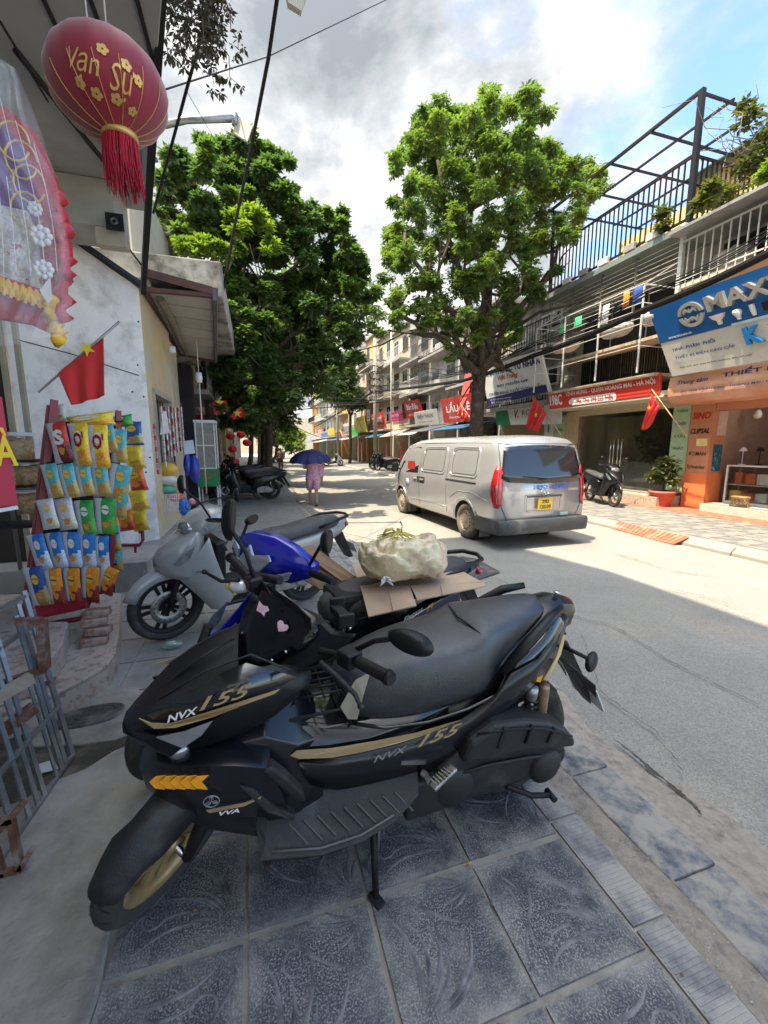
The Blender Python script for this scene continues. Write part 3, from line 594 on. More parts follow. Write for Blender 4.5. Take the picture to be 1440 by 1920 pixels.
gb('balcony_slab', (9.85, 8.5, 3.53), (FX+.3, 12.6, 3.60), mat('worn_slab_edge', (.42, .33, .24), .9, var=.3, vs=4)); 
gb('second_balcony_slab', (10.45, 8.3, 4.62), (FX+.3, 12.9, 4.70), mat('worn_slab_edge', (.42, .33, .24)))
# folding black grille on the first floor, each leaf its own part
for k in range(9):
    m = MB(); y = 8.75+.42*k
    for q in range(5): m.beam((FX+.12, y+.08*q, 3.62), (FX+.12, y+.08*q, 4.6), .035)
    for q in range(4): m.beam((FX+.10, y+.08*q, 3.7), (FX+.10, y+.08*(q+1), 3.95), .018); m.beam((FX+.10, y+.08*(q+1), 3.7), (FX+.10, y+.08*q, 3.95), .018)
    m.build('folding_grille', M_BLACK, g, w=True)
for y0, y1 in ((8.6, 10.1), (10.2, 11.4), (11.5, 12.6)):
    gb('upstairs_dark_sheet', (FX+.25, y0, 4.75), (FX+.295, y1, 6.2), M_DARK)  # flat near-black sheets on the wall, painting the shade of openings upstairs
# balcony cage of white tube
cg = thing('balcony_cage', 'white tube cage with laundry wrapped round both balconies above the 198C sign', 'cage', (9.3, 10.4, 3.6))
for z in (5.62, 5.2, 4.7, 4.2): 
    m = MB(); m.tube([(FX, 12.55, z), (9.25, 12.5, z), (9.2, 8.45, z), (FX, 8.42, z)], .018 if z > 5.5 else .010, 6, smooth=False); m.build('rail', M_WSTEEL, cg, w=True)
for y in (8.45, 9.8, 11.15, 12.5):
    m = MB(); m.beam((9.22, y, 3.55), (9.22, y, 5.62), .032); m.build('post', M_WSTEEL, cg, w=True)
for z in (4.85, 4.95, 5.05, 5.35):
    m = MB(); m.tube([(9.22, 12.5, z), (9.22, 8.45, z)], .008, 5); m.build('wire_rail', M_WSTEEL, cg, w=True)
for y in (8.45, 12.5):
    m = MB(); m.beam((9.22, y, 5.62), (FX, y, 6.7), .02); m.build('brace', M_WSTEEL, cg, w=True)
# upper cage: horizontal bars under the roof slab
ug = thing('upper_window_cage', 'grey cage of level bars under the green edged roof slab', 'cage', (10.1, 10.5, 5.6))
for y in (8.35, 9.6, 10.8, 12.0, 13.0):
    m = MB(); m.beam((10.15, y, 5.0), (10.15, y, 6.77), .05); m.build('post', M_STEEL if y > 8.5 else M_WSTEEL, ug, w=True)
for k in range(9):
    m = MB(); z = 5.7+.12*k; m.beam((10.13, 8.36, z), (10.13, 13.0, z), .010); m.build('bar', M_WSTEEL, ug, w=True)
# things on the balconies
def crumple(m, c, r, n=12, k=8, amp=.25, seed=0, ax=(1, 1, 1)):
    rr = random.Random(seed); ph = [rr.uniform(0, 6) for _ in range(6)]; c = Vector(c)
    def fn(u, v):
        a = 2*PI*u; b = PI*v; s = 1+amp*(math.sin(3*a+ph[0])*math.sin(2*b+ph[1])*.6+math.sin(7*a+ph[2])*math.sin(5*b+ph[3])*.4)
        return c+Vector((r[0]*s*math.sin(b)*math.cos(a), r[1]*s*math.sin(b)*math.sin(a), r[2]*s*math.cos(b)))
    return m.grid(fn, n, k)
for i, (px, py, col, nm, lb) in enumerate([(1230, 655, (.5, .48, .44), 'laundry_bundle', 'pale sacking bundle on the balcony just left of the blue sign'), (1155, 605, (.42, .40, .36), 'laundry_bundle', 'grey heaped sheet on the balcony in the middle of the cage'), (1060, 650, (.5, .42, .34), 'laundry_bundle', 'tan folded cover at the far end of the caged balcony')]):
    m = MB(); p = at(px, py, X=9.6); crumple(m, (p.x, p.y, 4.86), (.3, .55, .17), seed=i); tag(m.build(nm, mat('cloth_%d' % i, col, .9, var=.2, vs=8)), lb, 'laundry')
for i, (px, py, w_, h_, col, nm, lb) in enumerate([(1195, 555, .30, .42, (.03, .07, .30), 'hanging_shirt', 'dark blue shirt hanging behind the top rail of the cage'), (1173, 562, .2, .40, (.75, .25, .04), 'hanging_shirt', 'orange cloth hanging beside the blue shirt'), (1083, 605, .30, .32, (.05, .50, .22), 'green_bucket', 'green striped bag hanging in the cage, nearer of the two'), (1055, 617, .26, .30, (.05, .50, .22), 'green_bucket', 'green striped bag hanging in the cage, farther of the two'), (1135, 590, .25, .5, (.65, .65, .66), 'hanging_shirt', 'white cloth hanging in the middle of the cage')]):
    p = at(px, py, X=9.4); m = MB(); ww = w_
    m.grid(lambda u, v: (p.x+.04*math.sin(u*14+i)*(1-v), p.y-ww/2+ww*u*(1-.15*v), p.z+h_/2-h_*(1-v)), 8, 4); tag(m.build(nm, mat('hang_%d' % i, col, .8, var=.15, vs=18), solid=.01), lb, 'laundry')
# 198C sign
s1 = sign('address_sign', 'red 198C address sign in white letters under the balcony', [(10, 12.75, 3.63), (10, 8.45, 3.58), (9.98, 8.4, 3.06), (9.98, 12.6, 3.02)], M_SIGNR, .06)
words_on(*s1, '198C', .085, .52, .14, .62, M_WLET, .03); words_on(*s1, 'VĨNH HƯNG - QUẬN HOÀNG MAI - HÀ NỘI', .58, .28, .76, .34, M_WLET, .02)
TL, TR, BR, BL = s1[1:]; m = MB(); c = TL+(TR-TL)*.46-(TL-BL)*.73; hw = (TR-TL)*.20; hh_ = (TL-BL)*.19
m.plate([c-hw-hh_, c+hw-hh_, c+hw*1.05, c+hw+hh_, c-hw+hh_, c-hw*1.05], .006, dir=(-1, 0, 0)); m.build('phone_panel', M_WLET, s1[0], w=True)
words_on(*s1, 'Ms. Thu: 098 225 9486', .48, .73, .33, .24, M_RLET, .02, off=.012)
m = MB(); m.lathe([(.085, 0), (.085, .012), (.0, .012)], TL+(TR-TL)*.25-(TL-BL)*.73+Vector((-.004, 0, 0)), 'x', 16); 
m.v = [(2*(TL.x)-.02-p[0]-.03 if False else p[0]-.012, p[1], p[2]) for p in m.v]; m.build('phone_roundel', M_WLET, s1[0], w=True)
gb('sign_soffit', (9.99, 8.3, 2.98), (FX, 12.8, 3.015), mat('cream_soffit', (.55, .50, .40), .8, var=.1))
# green and white pillar signs
def pillar_sign(name, label, y0, y1, z0, z1, mt, lines, lm, x=FX-.11, hts=.09):
    s = sign(name, label, [(x, y1, z1), (x, y0, z1), (x, y0, z0), (x, y1, z0)], mt, .05)
    n = len(lines)
    for i, l in enumerate(lines): words_on(*s, l, .5, (i+.6)/n*.96, .62, .30/n, lm, .01)
    return s
pillar_sign('green_pillar_sign', 'tall pale green sign strip between the glass front and the orange pillar', 8.22, 8.70, .5, 2.86, M_GREENP, ['VIỆN', 'NGHIÊN', 'CỨU', 'PHÁT', 'TRIỂN', 'Y', 'DƯỢC'], M_DKGREEN)
pillar_sign('green_pillar_sign', 'tall pale green sign strip on the far side of the glass front by the van', 12.82, 13.42, .5, 2.86, M_GREENP, ['VIỆN', 'KHOA', 'HỌC', 'GIÁO', 'DỤC', '', ''], M_DKGREEN)
s = pillar_sign('medical_sign', 'narrow white upright sign with a black emblem next to the green strip', 13.45, 13.95, 1.0, 2.86, M_SIGNW, [], M_KLET, x=FX-.13)
m = MB(); c = Vector((FX-.142, 13.7, 2.55)); m.tube([c+Vector((0, 0, -.28)), c+Vector((0, 0, .2))], .02, 6); m.lathe([(.0, .0), (.13, .05), (.15, .09), (.0, .1)], c+Vector((0, 0, .02)), 'z', 10); m.bb(c+Vector((-.005, -.14, -1.0)), c+Vector((.0, -.08, -.62))); m.bb(c+Vector((-.005, .06, -1.0)), c+Vector((0, .12, -.62))); m.beam(c+Vector((0, -.1, -.64)), c+Vector((0, .1, -.98)), .04); m.build('emblem', M_KLET, s[0], w=True)
# terrace rail, pergola
tr_ = thing('terrace_railing', 'black upright-bar railing round the roof terrace', 'railing', (10.05, 10.2, 6.98))
yy = 8.15
for i in range(31):
    m = MB(); y = 8.25+i*.158; m.beam((10.08, y, 7.08), (10.08, y, 8.38), .03); m.build('bar', M_BLACK, tr_, w=True)
for i in range(24):
    m = MB(); x = 10.2+i*.158; m.beam((x, 8.2, 7.08), (x, 8.2, 8.38), .03); m.build('bar', M_BLACK, tr_, w=True)
for z in (8.40, 7.06):
    m = MB(); m.beam((10.08, 8.16, z), (10.08, 13.1, z), .05); m.beam((10.105, 8.2, z), (14, 8.2, z), .05); m.build('rail', M_BLACK, tr_, w=True)
pg = thing('pergola', 'open black steel pergola on a single corner post above the terrace', 'pergola', (10.05, 8.15, 6.98))
m = MB(); m.beam((10.02, 8.12, 6.7), (10.02, 8.12, 9.68), .11); m.build('post', M_BLACK, pg, w=True)
m = MB(); m.beam((10.1, 13.1, 6.98), (10.1, 13.1, 9.62), .08); m.build('post', M_BLACK, pg, w=True); m = MB(); m.beam((14.2, 8.2, 6.98), (14.2, 8.2, 9.6), .08); m.build('post', M_BLACK, pg, w=True)
for k in range(5):
    m = MB(); x = 10.02+k*.95; m.beam((x, 8.08, 9.66-.0*k), (x, 13.3, 9.66), .05 if k else .07); m.build('long_beam', M_BLACK, pg, w=True)
for k in range(5):
    m = MB(); y = 8.12+k*1.25; m.beam((9.98, y, 9.60), (14.2, y, 9.60), .05); m.build('cross_beam', M_BLACK, pg, w=True)
# corrugated structure behind
cs = thing('corrugated_shed', 'pale yellow corrugated shed on the roofs behind the pergola', 'shed', (14, 6.2, 7))
m = MB(); n_ = 60
for i in range(0):
    x = 11.4+i*.12; m.add([(x, 7.6, 7.0), (x+.06, 7.56, 7.0), (x+.12, 7.6, 7.0), (x, 7.6, 9.3+.12*0), (x+.06, 7.56, 9.3), (x+.12, 7.6, 9.3)], [(0, 1, 4, 3), (1, 2, 5, 4)], False)
for i in range(64):
    y = 6.0+i*.12; zt = 9.75 if y < 11 else 9.3; m.add([(13.5, y, 7.0), (13.46, y+.06, 7.0), (13.5, y+.12, 7.0), (13.5, y, zt), (13.46, y+.06, zt), (13.5, y+.12, zt)], [(0, 3, 4, 1), (1, 4, 5, 2)], False)
m.build('wall_sheet', M_CORR, cs, w=True)
m = MB(); m.plate([(13.1, 5.8, 9.9), (13.1, 10.9, 9.8), (18, 10.9, 9.8), (18, 5.8, 9.9)], .06, dir=(0, 0, 1)); m.build('roof_sheet', mat('green_roof_edge', (.05, .14, .10), .5, var=.1), cs, w=True)
# ---- orange electrical shop
og = thing('orange_shop_house', 'orange electrical shop house under the big blue sign', 'shop house', (FX+3, 5, .15))
def ob_(nm, a, b_, mt, par=og, bev=0): m = MB(); m.bb(a, b_); return m.build(nm, mt, par, w=True, bevel=bev)
ob_('pillar', (FX-.15, 7.62, .15), (FX+.35, 8.18, 2.84), M_ORANGE); ob_('pillar_base', (FX-.17, 7.60, .15), (FX+.36, 8.19, 1.05), mat('bright_orange_paint', (.66, .19, .06), .7, var=.08))
ob_('lintel', (FX-.1, 2.0, 2.62), (FX+.3, 7.61, 2.95), M_ORANGE)
ob_('floor_step', (FX-.5, 2.0, .15), (FX+5, 7.45, .34), mat('pale_step', (.50, .46, .38), .8, var=.12))
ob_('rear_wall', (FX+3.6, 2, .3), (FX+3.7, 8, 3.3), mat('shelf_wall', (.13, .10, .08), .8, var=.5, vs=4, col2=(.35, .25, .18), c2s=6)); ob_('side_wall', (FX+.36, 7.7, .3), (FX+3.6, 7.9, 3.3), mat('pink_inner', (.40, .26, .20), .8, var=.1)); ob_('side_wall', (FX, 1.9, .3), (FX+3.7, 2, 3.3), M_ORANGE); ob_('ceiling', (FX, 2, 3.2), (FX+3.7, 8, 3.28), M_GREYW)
ob_('upper_wall', (FX-.02, 1.9, 3.3), (FX+7, 8.08, 6.9), mat('upper_plaster', (.40, .37, .31)))
ob_('corrugated_eave', (9.5, 1.9, 6.60), (FX+7, 8.18, 6.66), M_TIN)
ob_('balcony_slab', (9.9, 1.9, 5.45), (FX, 8.05, 5.55), M_CREAM); ob_('balcony_dark_sheet', (FX-.06, 2.2, 5.56), (FX-.025, 7.9, 6.5), M_DARK)  # last box is a near-black sheet painting the shade behind the balcony
for k in range(34):
    m = MB(); y = 2.0+k*.18; m.beam((9.88, y, 5.5), (9.88, y, 6.5), .022); m.build('balcony_bar', M_WSTEEL, og, w=True)
m = MB(); m.beam((9.88, 1.9, 6.48), (9.88, 8.1, 6.48), .035); m.beam((9.88, 1.9, 5.62), (9.88, 8.1, 5.62), .03); m.build('balcony_rail', M_WSTEEL, og, w=True)
m = MB(); m.beam((9.9, 8.12, 5.0), (9.9, 8.12, 6.9), .09); m.build('corner_post', M_WSTEEL, og, w=True)
for k in range(4):
    m = MB(); crumple(m, (10.4, 7.3-1.2*k, 5.83), (.3, .45, .28), seed=k+9); tag(m.build('covered_load', mat('load_cloth_%d' % (k % 2), [(.50, .44, .36), (.33, .27, .22)][k % 2], .9, var=.2, vs=6)), ['beige wrapped load on the orange shop balcony, at its far corner', 'brown wrapped load on the orange shop balcony, second from its far corner', 'beige wrapped load on the orange shop balcony, third from its far corner', 'brown wrapped load on the orange shop balcony, nearest the camera'][k], 'bundle')
# brand names on the pillar
PX = FX-.155
def on_pillar(s_, z, wd, h_, mt, bold=.02, shear=0, par=og):
    m = MB(); put_text(m, s_, (PX, 7.90, z), (0, -1, 0), (0, 0, 1), wd, h_, bold, shear, .006); m.build('lettering', mt, par, w=True)
on_pillar('SINO', 2.50, .46, .17, M_RLET, .03, .2); on_pillar('CLIPSAL', 2.12, .48, .13, M_KLET, .03, .25); on_pillar('ROMAN', 1.55, .42, .10, M_KLET, .005); on_pillar('Schneider', 1.22, .46, .10, M_KLET, .005)
m = MB(); m.bb((PX-.004, 7.68, 1.74), (PX-.014, 7.95, 1.93)); m.build('notice', mat('yellow_paper', (.68, .58, .22), .8), og, w=True)
m = MB(); m.bb((FX-.02, 7.605, 1.12), (FX+.28, 7.612, 1.78)); m.build('blue_poster', mat('blue_poster', (.02, .11, .16), .5, var=.5, vs=9, col2=(.30, .45, .50), c2s=10, c2lo=.58, c2hi=.62), og, w=True)
m = MB(); m.bb((FX+.02, 7.60, 2.0), (FX+.33, 7.615, 2.6)); m.build('pink_poster', mat('pink_poster', (.55, .40, .36), .8, var=.1), og, w=True)
# shop contents
cb = thing('glass_counter', 'low glass display counter at the mouth of the orange shop', 'counter', (FX+.35, 6.5, .34))
for a, b_ in (((FX+.2, 5.2, .34), (FX+.24, 5.24, 1.25)), ((FX+.2, 7.36, .34), (FX+.24, 7.4, 1.25)), ((FX+.2, 6.3, .34), (FX+.24, 6.34, 1.25)), ((FX+.66, 7.36, .34), (FX+.7, 7.4, 1.25)), ((FX+.2, 5.2, 1.251), (FX+.7, 7.4, 1.28)), ((FX+.2, 5.2, .341), (FX+.7, 7.4, .40)), ((FX+.245, 5.25, .8), (FX+.65, 7.35, .815))):
    m = MB(); m.bb(a, b_); m.build('frame_bar', M_WSTEEL, cb, w=True)
m = MB(); m.bb((FX+.205, 5.25, .40), (FX+.215, 7.35, 1.25)); m.build('pane', M_GLASS, cb, w=True); m = MB(); m.bb((FX+.25, 7.37, .40), (FX+.65, 7.38, 1.25)); m.build('pane', M_GLASS, cb, w=True)
rr = random.Random(3); pc = [mat('goods_%d' % i, c, .5) for i, c in enumerate([(.6, .5, .4), (.5, .12, .05), (.08, .12, .25), (.55, .55, .5), (.7, .45, .1), (.05, .05, .05)])]
k = 0
for z in (.42, .83):
    for y in [5.4+.28*q for q in range(7)]:
        m = MB(); h_ = rr.uniform(.12, .3); m.bb((FX+.3, y, z), (FX+.55, y+rr.uniform(.15, .25), z+h_)); k += 1
        tag(m.build('goods_box', pc[rr.randrange(6)]), 'small carton on the %s shelf of the glass counter, place %s from the near end' % ('upper' if z > .8 else 'lower', ['one', 'two', 'three', 'four', 'five', 'six', 'seven'][k % 7]), 'box', 'cartons in the glass counter')
for i, (y, z, x) in enumerate([(7.2, 1.29, .4), (6.9, 1.29, .5), (6.5, 1.29, .4), (6.1, 1.29, .5), (5.7, 1.29, .4)]):
    tt = thing('desk_lamp', ['white desk lamp standing at the pillar end of the glass counter', 'black desk lamp second along the glass counter', 'white desk lamp in the middle of the glass counter', 'black desk lamp fourth along the glass counter', 'white desk lamp nearest the picture edge on the counter'][i], 'lamp', (FX+x, y, z), group='desk lamps on the counter')
    mm_ = M_SIGNW if i % 2 == 0 else M_BLACK
    m = MB(); m.lathe([(0, .02), (.07, .02), (.07, 0)], n=12); m.build('base', mm_, tt); m = MB(); m.tube([(0, 0, .02), (.03, .02, .22), (-.06, -.04, .36)], .01, 6); m.build('stem', mm_, tt); m = MB(); m.lathe([(.02, .06), (.05, .04), (.085, -.03)], (-.08, -.05, .36), 'z', 12); m.build('shade', mm_, tt)
for i, (y, z) in enumerate([(7.3, 2.5), (6.9, 2.45), (6.5, 2.55), (6.1, 2.4), (5.7, 2.5), (7.1, 2.1), (6.4, 2.0)]):
    tt = thing('pendant_lamp', 'glass pendant lamp hanging in the orange shop, %s row, %s in from the pillar' % ('back' if i > 4 else 'front', ['first', 'second', 'third', 'fourth', 'fifth', 'first', 'second'][i]), 'lamp', (FX+.9+(.6 if i > 4 else 0), y, z), group='pendant lamps for sale')
    m = MB(); m.lathe([(.03, .12), (.06, .09), (.09, 0), (.07, -.07), (0, -.1)], n=12); m.build('bowl', M_SIGNW, tt); m = MB(); m.tube([(0, 0, .12), (0, 0, 3.19-z)], .006, 5); m.build('cord', M_BLACK, tt)
m = MB(); m.bb((FX+2.2, 6.2, 1.9), (FX+2.25, 7.65, 2.5)); t = tag(m.build('red_shop_banner', mat('red_banner', (.40, .02, .05), .6, var=.1)), 'dark red banner hanging inside the orange shop', 'banner')
m = MB(); put_text(m, 'ANHORI', (FX+2.2, 7.1, 2.22), (0, -1, 0), (0, 0, 1), .9, .2, .02, 0, .01); m.build('lettering', M_WLET, t)
t = thing('bright_bulb', 'lit white bulb under the orange shop ceiling', 'lamp', (FX+.8, 6.75, 2.72)); m = MB(); m.ell((0, 0, 0), (.045, .045, .055), 12, 8); m.build('bulb', mat('lit_bulb', (1, 1, 1), .5, emit=(1, .95, .85), es=14, var=0), t); m = MB(); m.cyl((0, 0, .05), (0, 0, .48), .008, n=6); m.build('cord', M_BLACK, t)
tt = thing('rattan_stool', 'low woven rattan stool at the mouth of the orange shop', 'stool', (FX-.2, 6.75, .34))
m = MB(); m.lathe([(0, .24), (.17, .24), (.18, .22), (.17, .20)], n=16); m.build('seat', M_WOOD, tt)
m = MB()
for k in range(14):
    a = 2*PI*k/14; b_ = a+2*PI/7; m.tube([(.165*math.cos(a), .165*math.sin(a), .20), (.19*math.cos(b_), .19*math.sin(b_), 0)], .008, 5); m.tube([(.165*math.cos(b_), .165*math.sin(b_), .20), (.19*math.cos(a), .19*math.sin(a), 0)], .008, 5)
m.build('woven_side', M_WOOD, tt)
# fascia and awnings
m = MB(); pr = []
for k in range(7): a = PI*k/12; pr.append((10.25-.35*math.cos(a)*.9-.0, 3.0-.34*math.sin(a)))
ring0 = [(9.95, 3.42), (9.90, 3.1), (9.92, 2.95), (9.98, 2.84), (10.1, 2.78), (10.9, 2.78), (10.9, 3.42)]
m.loft([[(x, y, z) for x, z in ring0] for y in (8.14, 1.9)], smooth=False); fa = tag(m.build('orange_fascia', M_ORAW, bevel=.02), 'faded orange awning box with blue lettering under the blue sign', 'awning'); WM4['orange_fascia'] = Matrix.Identity(4)
F4 = (fa, Vector((9.95, 8.14, 3.42)), Vector((9.95, 2.14, 3.42)), Vector((9.90, 2.14, 2.85)), Vector((9.90, 8.14, 2.85)))
words_on(*F4, 'Trung tâm', .10, .32, .12, .22, M_NAVY, .01, .3, off=.02); words_on(*F4, 'THIẾT BỊ ĐIỆN', .36, .22, .30, .28, M_NAVY, .02, off=.02); words_on(*F4, 'ĐC: 198B VĨNH HƯNG - HOÀNG MAI - HN', .22, .68, .32, .11, M_NAVY, .01, off=.03); words_on(*F4, 'Khuê Linh', .52, .66, .26, .34, M_NAVY, .01, .4, off=.03)
# the big blue sign, leaning out at its top
TLb = at(1215, 577, X=9.25); BLb = at(1260, 706, X=9.75); z_t, z_b = TLb.z, BLb.z; L_ = 7.0
bs_ = sign('blue_shop_sign', 'big leaning blue and cream sign of the electrical shop', [TLb, TLb-Vector((0, L_, 0)), BLb-Vector((0, L_, 0)), BLb], mat('sign_cream', (.52, .50, .44), .5, var=.08, vs=1.5, col2=(.36, .34, .3), c2s=1.5, c2lo=.55, c2hi=.8), .08)
TL, TR, BR, BL = bs_[1:]
m = MB(); f_ = .52; m.plate([TL+(BL-TL)*.0, TL+(BL-TL)*f_, TR+(BR-TR)*.50, TR], .006); nn = (TR-TL).cross(TL-BL).normalized()
m = MB(); m.plate([TL+(BL-TL)*f_, TR+(BR-TR)*f_, TR, TL], .008, dir=nn); m.build('blue_field', mat('maxi_blue', (.008, .085, .27), .4, var=.06, vs=2), bs_[0], w=True)
Ls = (TR-TL).length; Hs = (TL-BL).length; Un = (TR-TL).normalized(); Vn = (TL-BL).normalized()
def sp(du, dv): return TL+Un*du-Vn*dv
M_SILV = mat('silver_letters', (.55, .53, .48), .35, .6, var=.1)
m = MB(); c = sp(.92, Hs*.26)
for s0 in (0, 1):
    m.loft([[c+(Un*math.cos(a)+Vn*math.sin(a))*r_+nn*h_ for r_, h_ in ((.20, .01), (.20, .06), (.275, .06), (.275, .01))] for a in [s0*PI+.12+(PI-.24)*i/14 for i in range(15)]], closed=True, smooth=False)
for sg in (1, -1):
    P = [(-.15, .03), (-.15, .11), (-.09, .17), (-.03, .10), (0, .15), (.03, .10), (.09, .17), (.15, .11), (.15, .03), (.09, .09), (.0, .04), (-.09, .09)]
    m.plate([c+Un*x+Vn*(y*sg)+nn*.012 for x, y in (P if sg < 0 else P)], .045, dir=nn)
m.build('ring_emblem', M_SILV, bs_[0], w=True)
m = MB(); put_text(m, 'MAXWIN', sp(2.42, Hs*.20), Un, Vn, 2.25, .34, .03, 0, .05, 1, .05); m.build('raised_lettering', M_SILV, bs_[0], w=True)
for i, (du, ty) in enumerate([(1.42, 0), (1.78, 1), (2.05, 2), (2.3, 3), (2.7, 4), (3.2, 1), (3.6, 0)]):
    m = MB(); c = sp(du, Hs*.405)+nn*.03; Q = Matrix((Un, -nn, Vn)).transposed()
    if ty == 0: m.lathe([(.15, .10), (.11, .02), (.05, -.03), (.04, -.12)], c, Q, 12)
    elif ty == 1: m.lathe([(0, .11), (.07, .08), (.085, .02), (.04, -.06), (.035, -.12)], c, Q, 12)
    elif ty == 2: m.lathe([(.045, .11), (.045, -.02), (.03, -.12)], c, Q, 10)
    else: m.box(c, (.16, .03, .16), Q)
    m.build('product_shape', M_SIGNW if ty < 3 else M_BLACK, bs_[0], w=True)
m = MB(); m.plate([sp(1.6, Hs*.53)+nn*.01, sp(5, Hs*.53)+nn*.01, sp(5, Hs*.50)+nn*.01, sp(1.6, Hs*.50)+nn*.01], .01, dir=nn); m.build('pale_stripe', mat('ice_blue', (.45, .6, .65), .5), bs_[0], w=True)
for s_, du, dv, wd, hh_, mt, sh in [('www.maxwin.vn', .52, .475, .55, .06, M_WLET, 0), ('NHÀ  PHÂN  PHỐI', .72, .635, .95, .115, mat('blue_letters', (.01, .07, .24), .5), 0), ('THIẾT BỊ ĐIỆN CAO CẤP', .88, .755, 1.30, .105, mat('blue_letters', (0, 0, 0)), 0), ('ĐỊA CHỈ: 18 B VINH HƯNG, HOÀNG MAI, HÀ NỘI', 1.02, .90, 1.5, .048, M_KLET, 0), ('ĐT: 0912 345 678', 2.6, .88, .7, .055, M_KLET, 0)]:
    m = MB(); put_text(m, s_, sp(du, Hs*dv), Un, Vn, wd, hh_*Hs/1.75, .015, sh, .014); m.build('lettering', mt, bs_[0], w=True)
m = MB(); put_text(m, 'K', sp(1.92, Hs*.68), Un, Vn, .30, .36, .04, 0, .03, 1, .04); m.build('raised_lettering', mat('bright_blue_letter', (.01, .16, .42), .4), bs_[0], w=True)
m = MB(); put_text(m, 'HUÊ', sp(2.55, Hs*.68), Un, Vn, .85, .40, .03, 0, .03, 1, .04); m.build('raised_lettering', M_SILV, bs_[0], w=True)
# ---- pharmacy
ph = facade(1, 12.96, 17.2, FX, 7.3, M_GREYW, 2, 'dark stained shop house of the pharmacy behind the right-hand tree', 50, gf=3.3)
m = MB(); m.bb((FX-.02, 13.4, .15), (FX+.02, 16.9, 3.0)); sh_ = m.build('roller_shutter', mat('brass_shutter', (.34, .26, .13), .5, .3, var=.1), ph, w=True)
m = MB()
for k in range(22): m.beam((FX-.03, 13.4, .3+k*.125), (FX-.03, 16.9, .3+k*.125), .03)
m.build('shutter_ribs', mat('brass_shutter', (0, 0, 0)), ph, w=True)
s2 = sign('pharmacy_sign', 'white pharmacy sign with navy lettering leaning out beside the tree', [(9.75, 17.0, 5.20), (9.75, 12.95, 5.08), (10.0, 12.6, 3.62), (10.0, 16.7, 3.50)], M_SIGNW, .05)
words_on(*s2, 'NHÀ THUỐC TƯ NHÂN', .5, .17, .94, .20, M_NAVY, .04); words_on(*s2, 'Việt Trung', .45, .38, .34, .15, M_RLET, .02, .4); words_on(*s2, 'ĐẠT CHUẨN GPP', .50, .54, .52, .10, M_NAVY, .03); words_on(*s2, 'CHUYÊN BÁN LẺ THUỐC THÀNH PHẨM', .5, .70, .88, .11, M_NAVY, .02)
m = MB(); TL, TR, BR, BL = s2[1:]; nn2 = (TR-TL).cross(TL-BL).normalized(); m.plate([BL.lerp(TL, .005), BR.lerp(TR, .005), BR.lerp(TR, .19), BL.lerp(TL, .19)], .008, dir=nn2); m.build('blue_band', M_NAVY, s2[0], w=True)
words_on(*s2, 'ĐỊA CHỈ: 200 VĨNH HƯNG - HOÀNG MAI', .26, .855, .38, .05, M_WLET, .01, off=.014); words_on(*s2, 'ĐT: 0912.345.678', .26, .93, .36, .05, M_WLET, .01, off=.014)
m = MB(); m.plate([TR+Vector((0, .18, 0)), TR, BR, BR+Vector((0, .12, 0))], .02, dir=nn2); m.build('white_edge', M_WLET, s2[0], w=True)
s3 = sign('eye_drop_sign', 'white and green V.ROHTO sign over the pharmacy shutter', [at(930, 768, X=10.5), at(1052, 742, X=10.5), at(1052, 795, X=10.5), at(930, 797, X=10.5)], M_SIGNW, .04)
words_on(*s3, 'V.', .37, .5, .07, .5, M_KLET, .02, .3); words_on(*s3, 'ROHTO', .63, .52, .34, .32, M_KLET, .0)
TL, TR, BR, BL = s3[1:]; m = MB(); m.plate([BL, BL.lerp(BR, .27), TL.lerp(TR, .2), TL], .006, dir=(-1, 0, 0)); m.build('green_corner', mat('sign_green', (.01, .22, .10), .5), s3[0], w=True)
# ---- row further back on the right
y = 17.25
R_ = [(4.3, 8.2, 2, 3), (4.2, 9.0, 4, 3), (3.8, 9.5, 2, 3), (4.0, 10.5, 0, 3), (4.5, 11, 1, 3), (4.5, 12, 5, 3), (4, 10, 3, 3), (5, 12.5, 0, 3), (5, 11, 5, 3), (6, 12, 1, 3), (7, 13, 4, 3), (8, 12, 6, 3), (10, 13, 5, 3)]
nm_ = ['first', 'second', 'third', 'fourth', 'fifth', 'sixth', 'seventh', 'eighth', 'ninth', 'tenth', 'eleventh', 'twelfth', 'last']
sgn = [('red_shop_sign', (.45, .03, .02), 'LẨU DÊ', (.8, .8, .8)), ('white_shop_sign', (.66, .65, .62), 'ĐIỆN THOẠI', (.02, .02, .02)), ('red_shop_sign', (.42, .03, .02), 'Bún Đậu', (.8, .8, .8)), ('pink_shop_sign', (.62, .02, .22), 'Táo Việt', (.8, .8, .8)), ('red_shop_sign', (.7, .015, .03), 'BÁNH MÌ', (.8, .8, .8)), ('yellow_shop_sign', (.75, .62, .03), 'ATM', (.05, .3, .05)), ('green_shop_sign', (.03, .45, .08), 'CAFE', (.8, .8, .8)), ('white_shop_sign', (.66, .65, .62), 'NHÀ ĐẤT', (.5, .02, .02)), ('red_shop_sign', (.6, .03, .03), 'PHỞ', (.8, .7, .1)), ('yellow_shop_sign', (.8, .55, .03), 'GIÀY', (.5, .02, .02)), ('blue_shop_sign', (.02, .15, .5), 'SIM', (.8, .8, .8)), ('red_shop_sign', (.6, .03, .03), 'TÓC', (.8, .8, .8)), ('white_shop_sign', (.6, .6, .58), 'XE', (.02, .02, .4))]
aws = [((.03, .12, .25), 'blue'), ((.10, .10, .11), 'dark'), ((.5, .5, .48), 'pale'), ((.55, .35, .30), 'pink')]
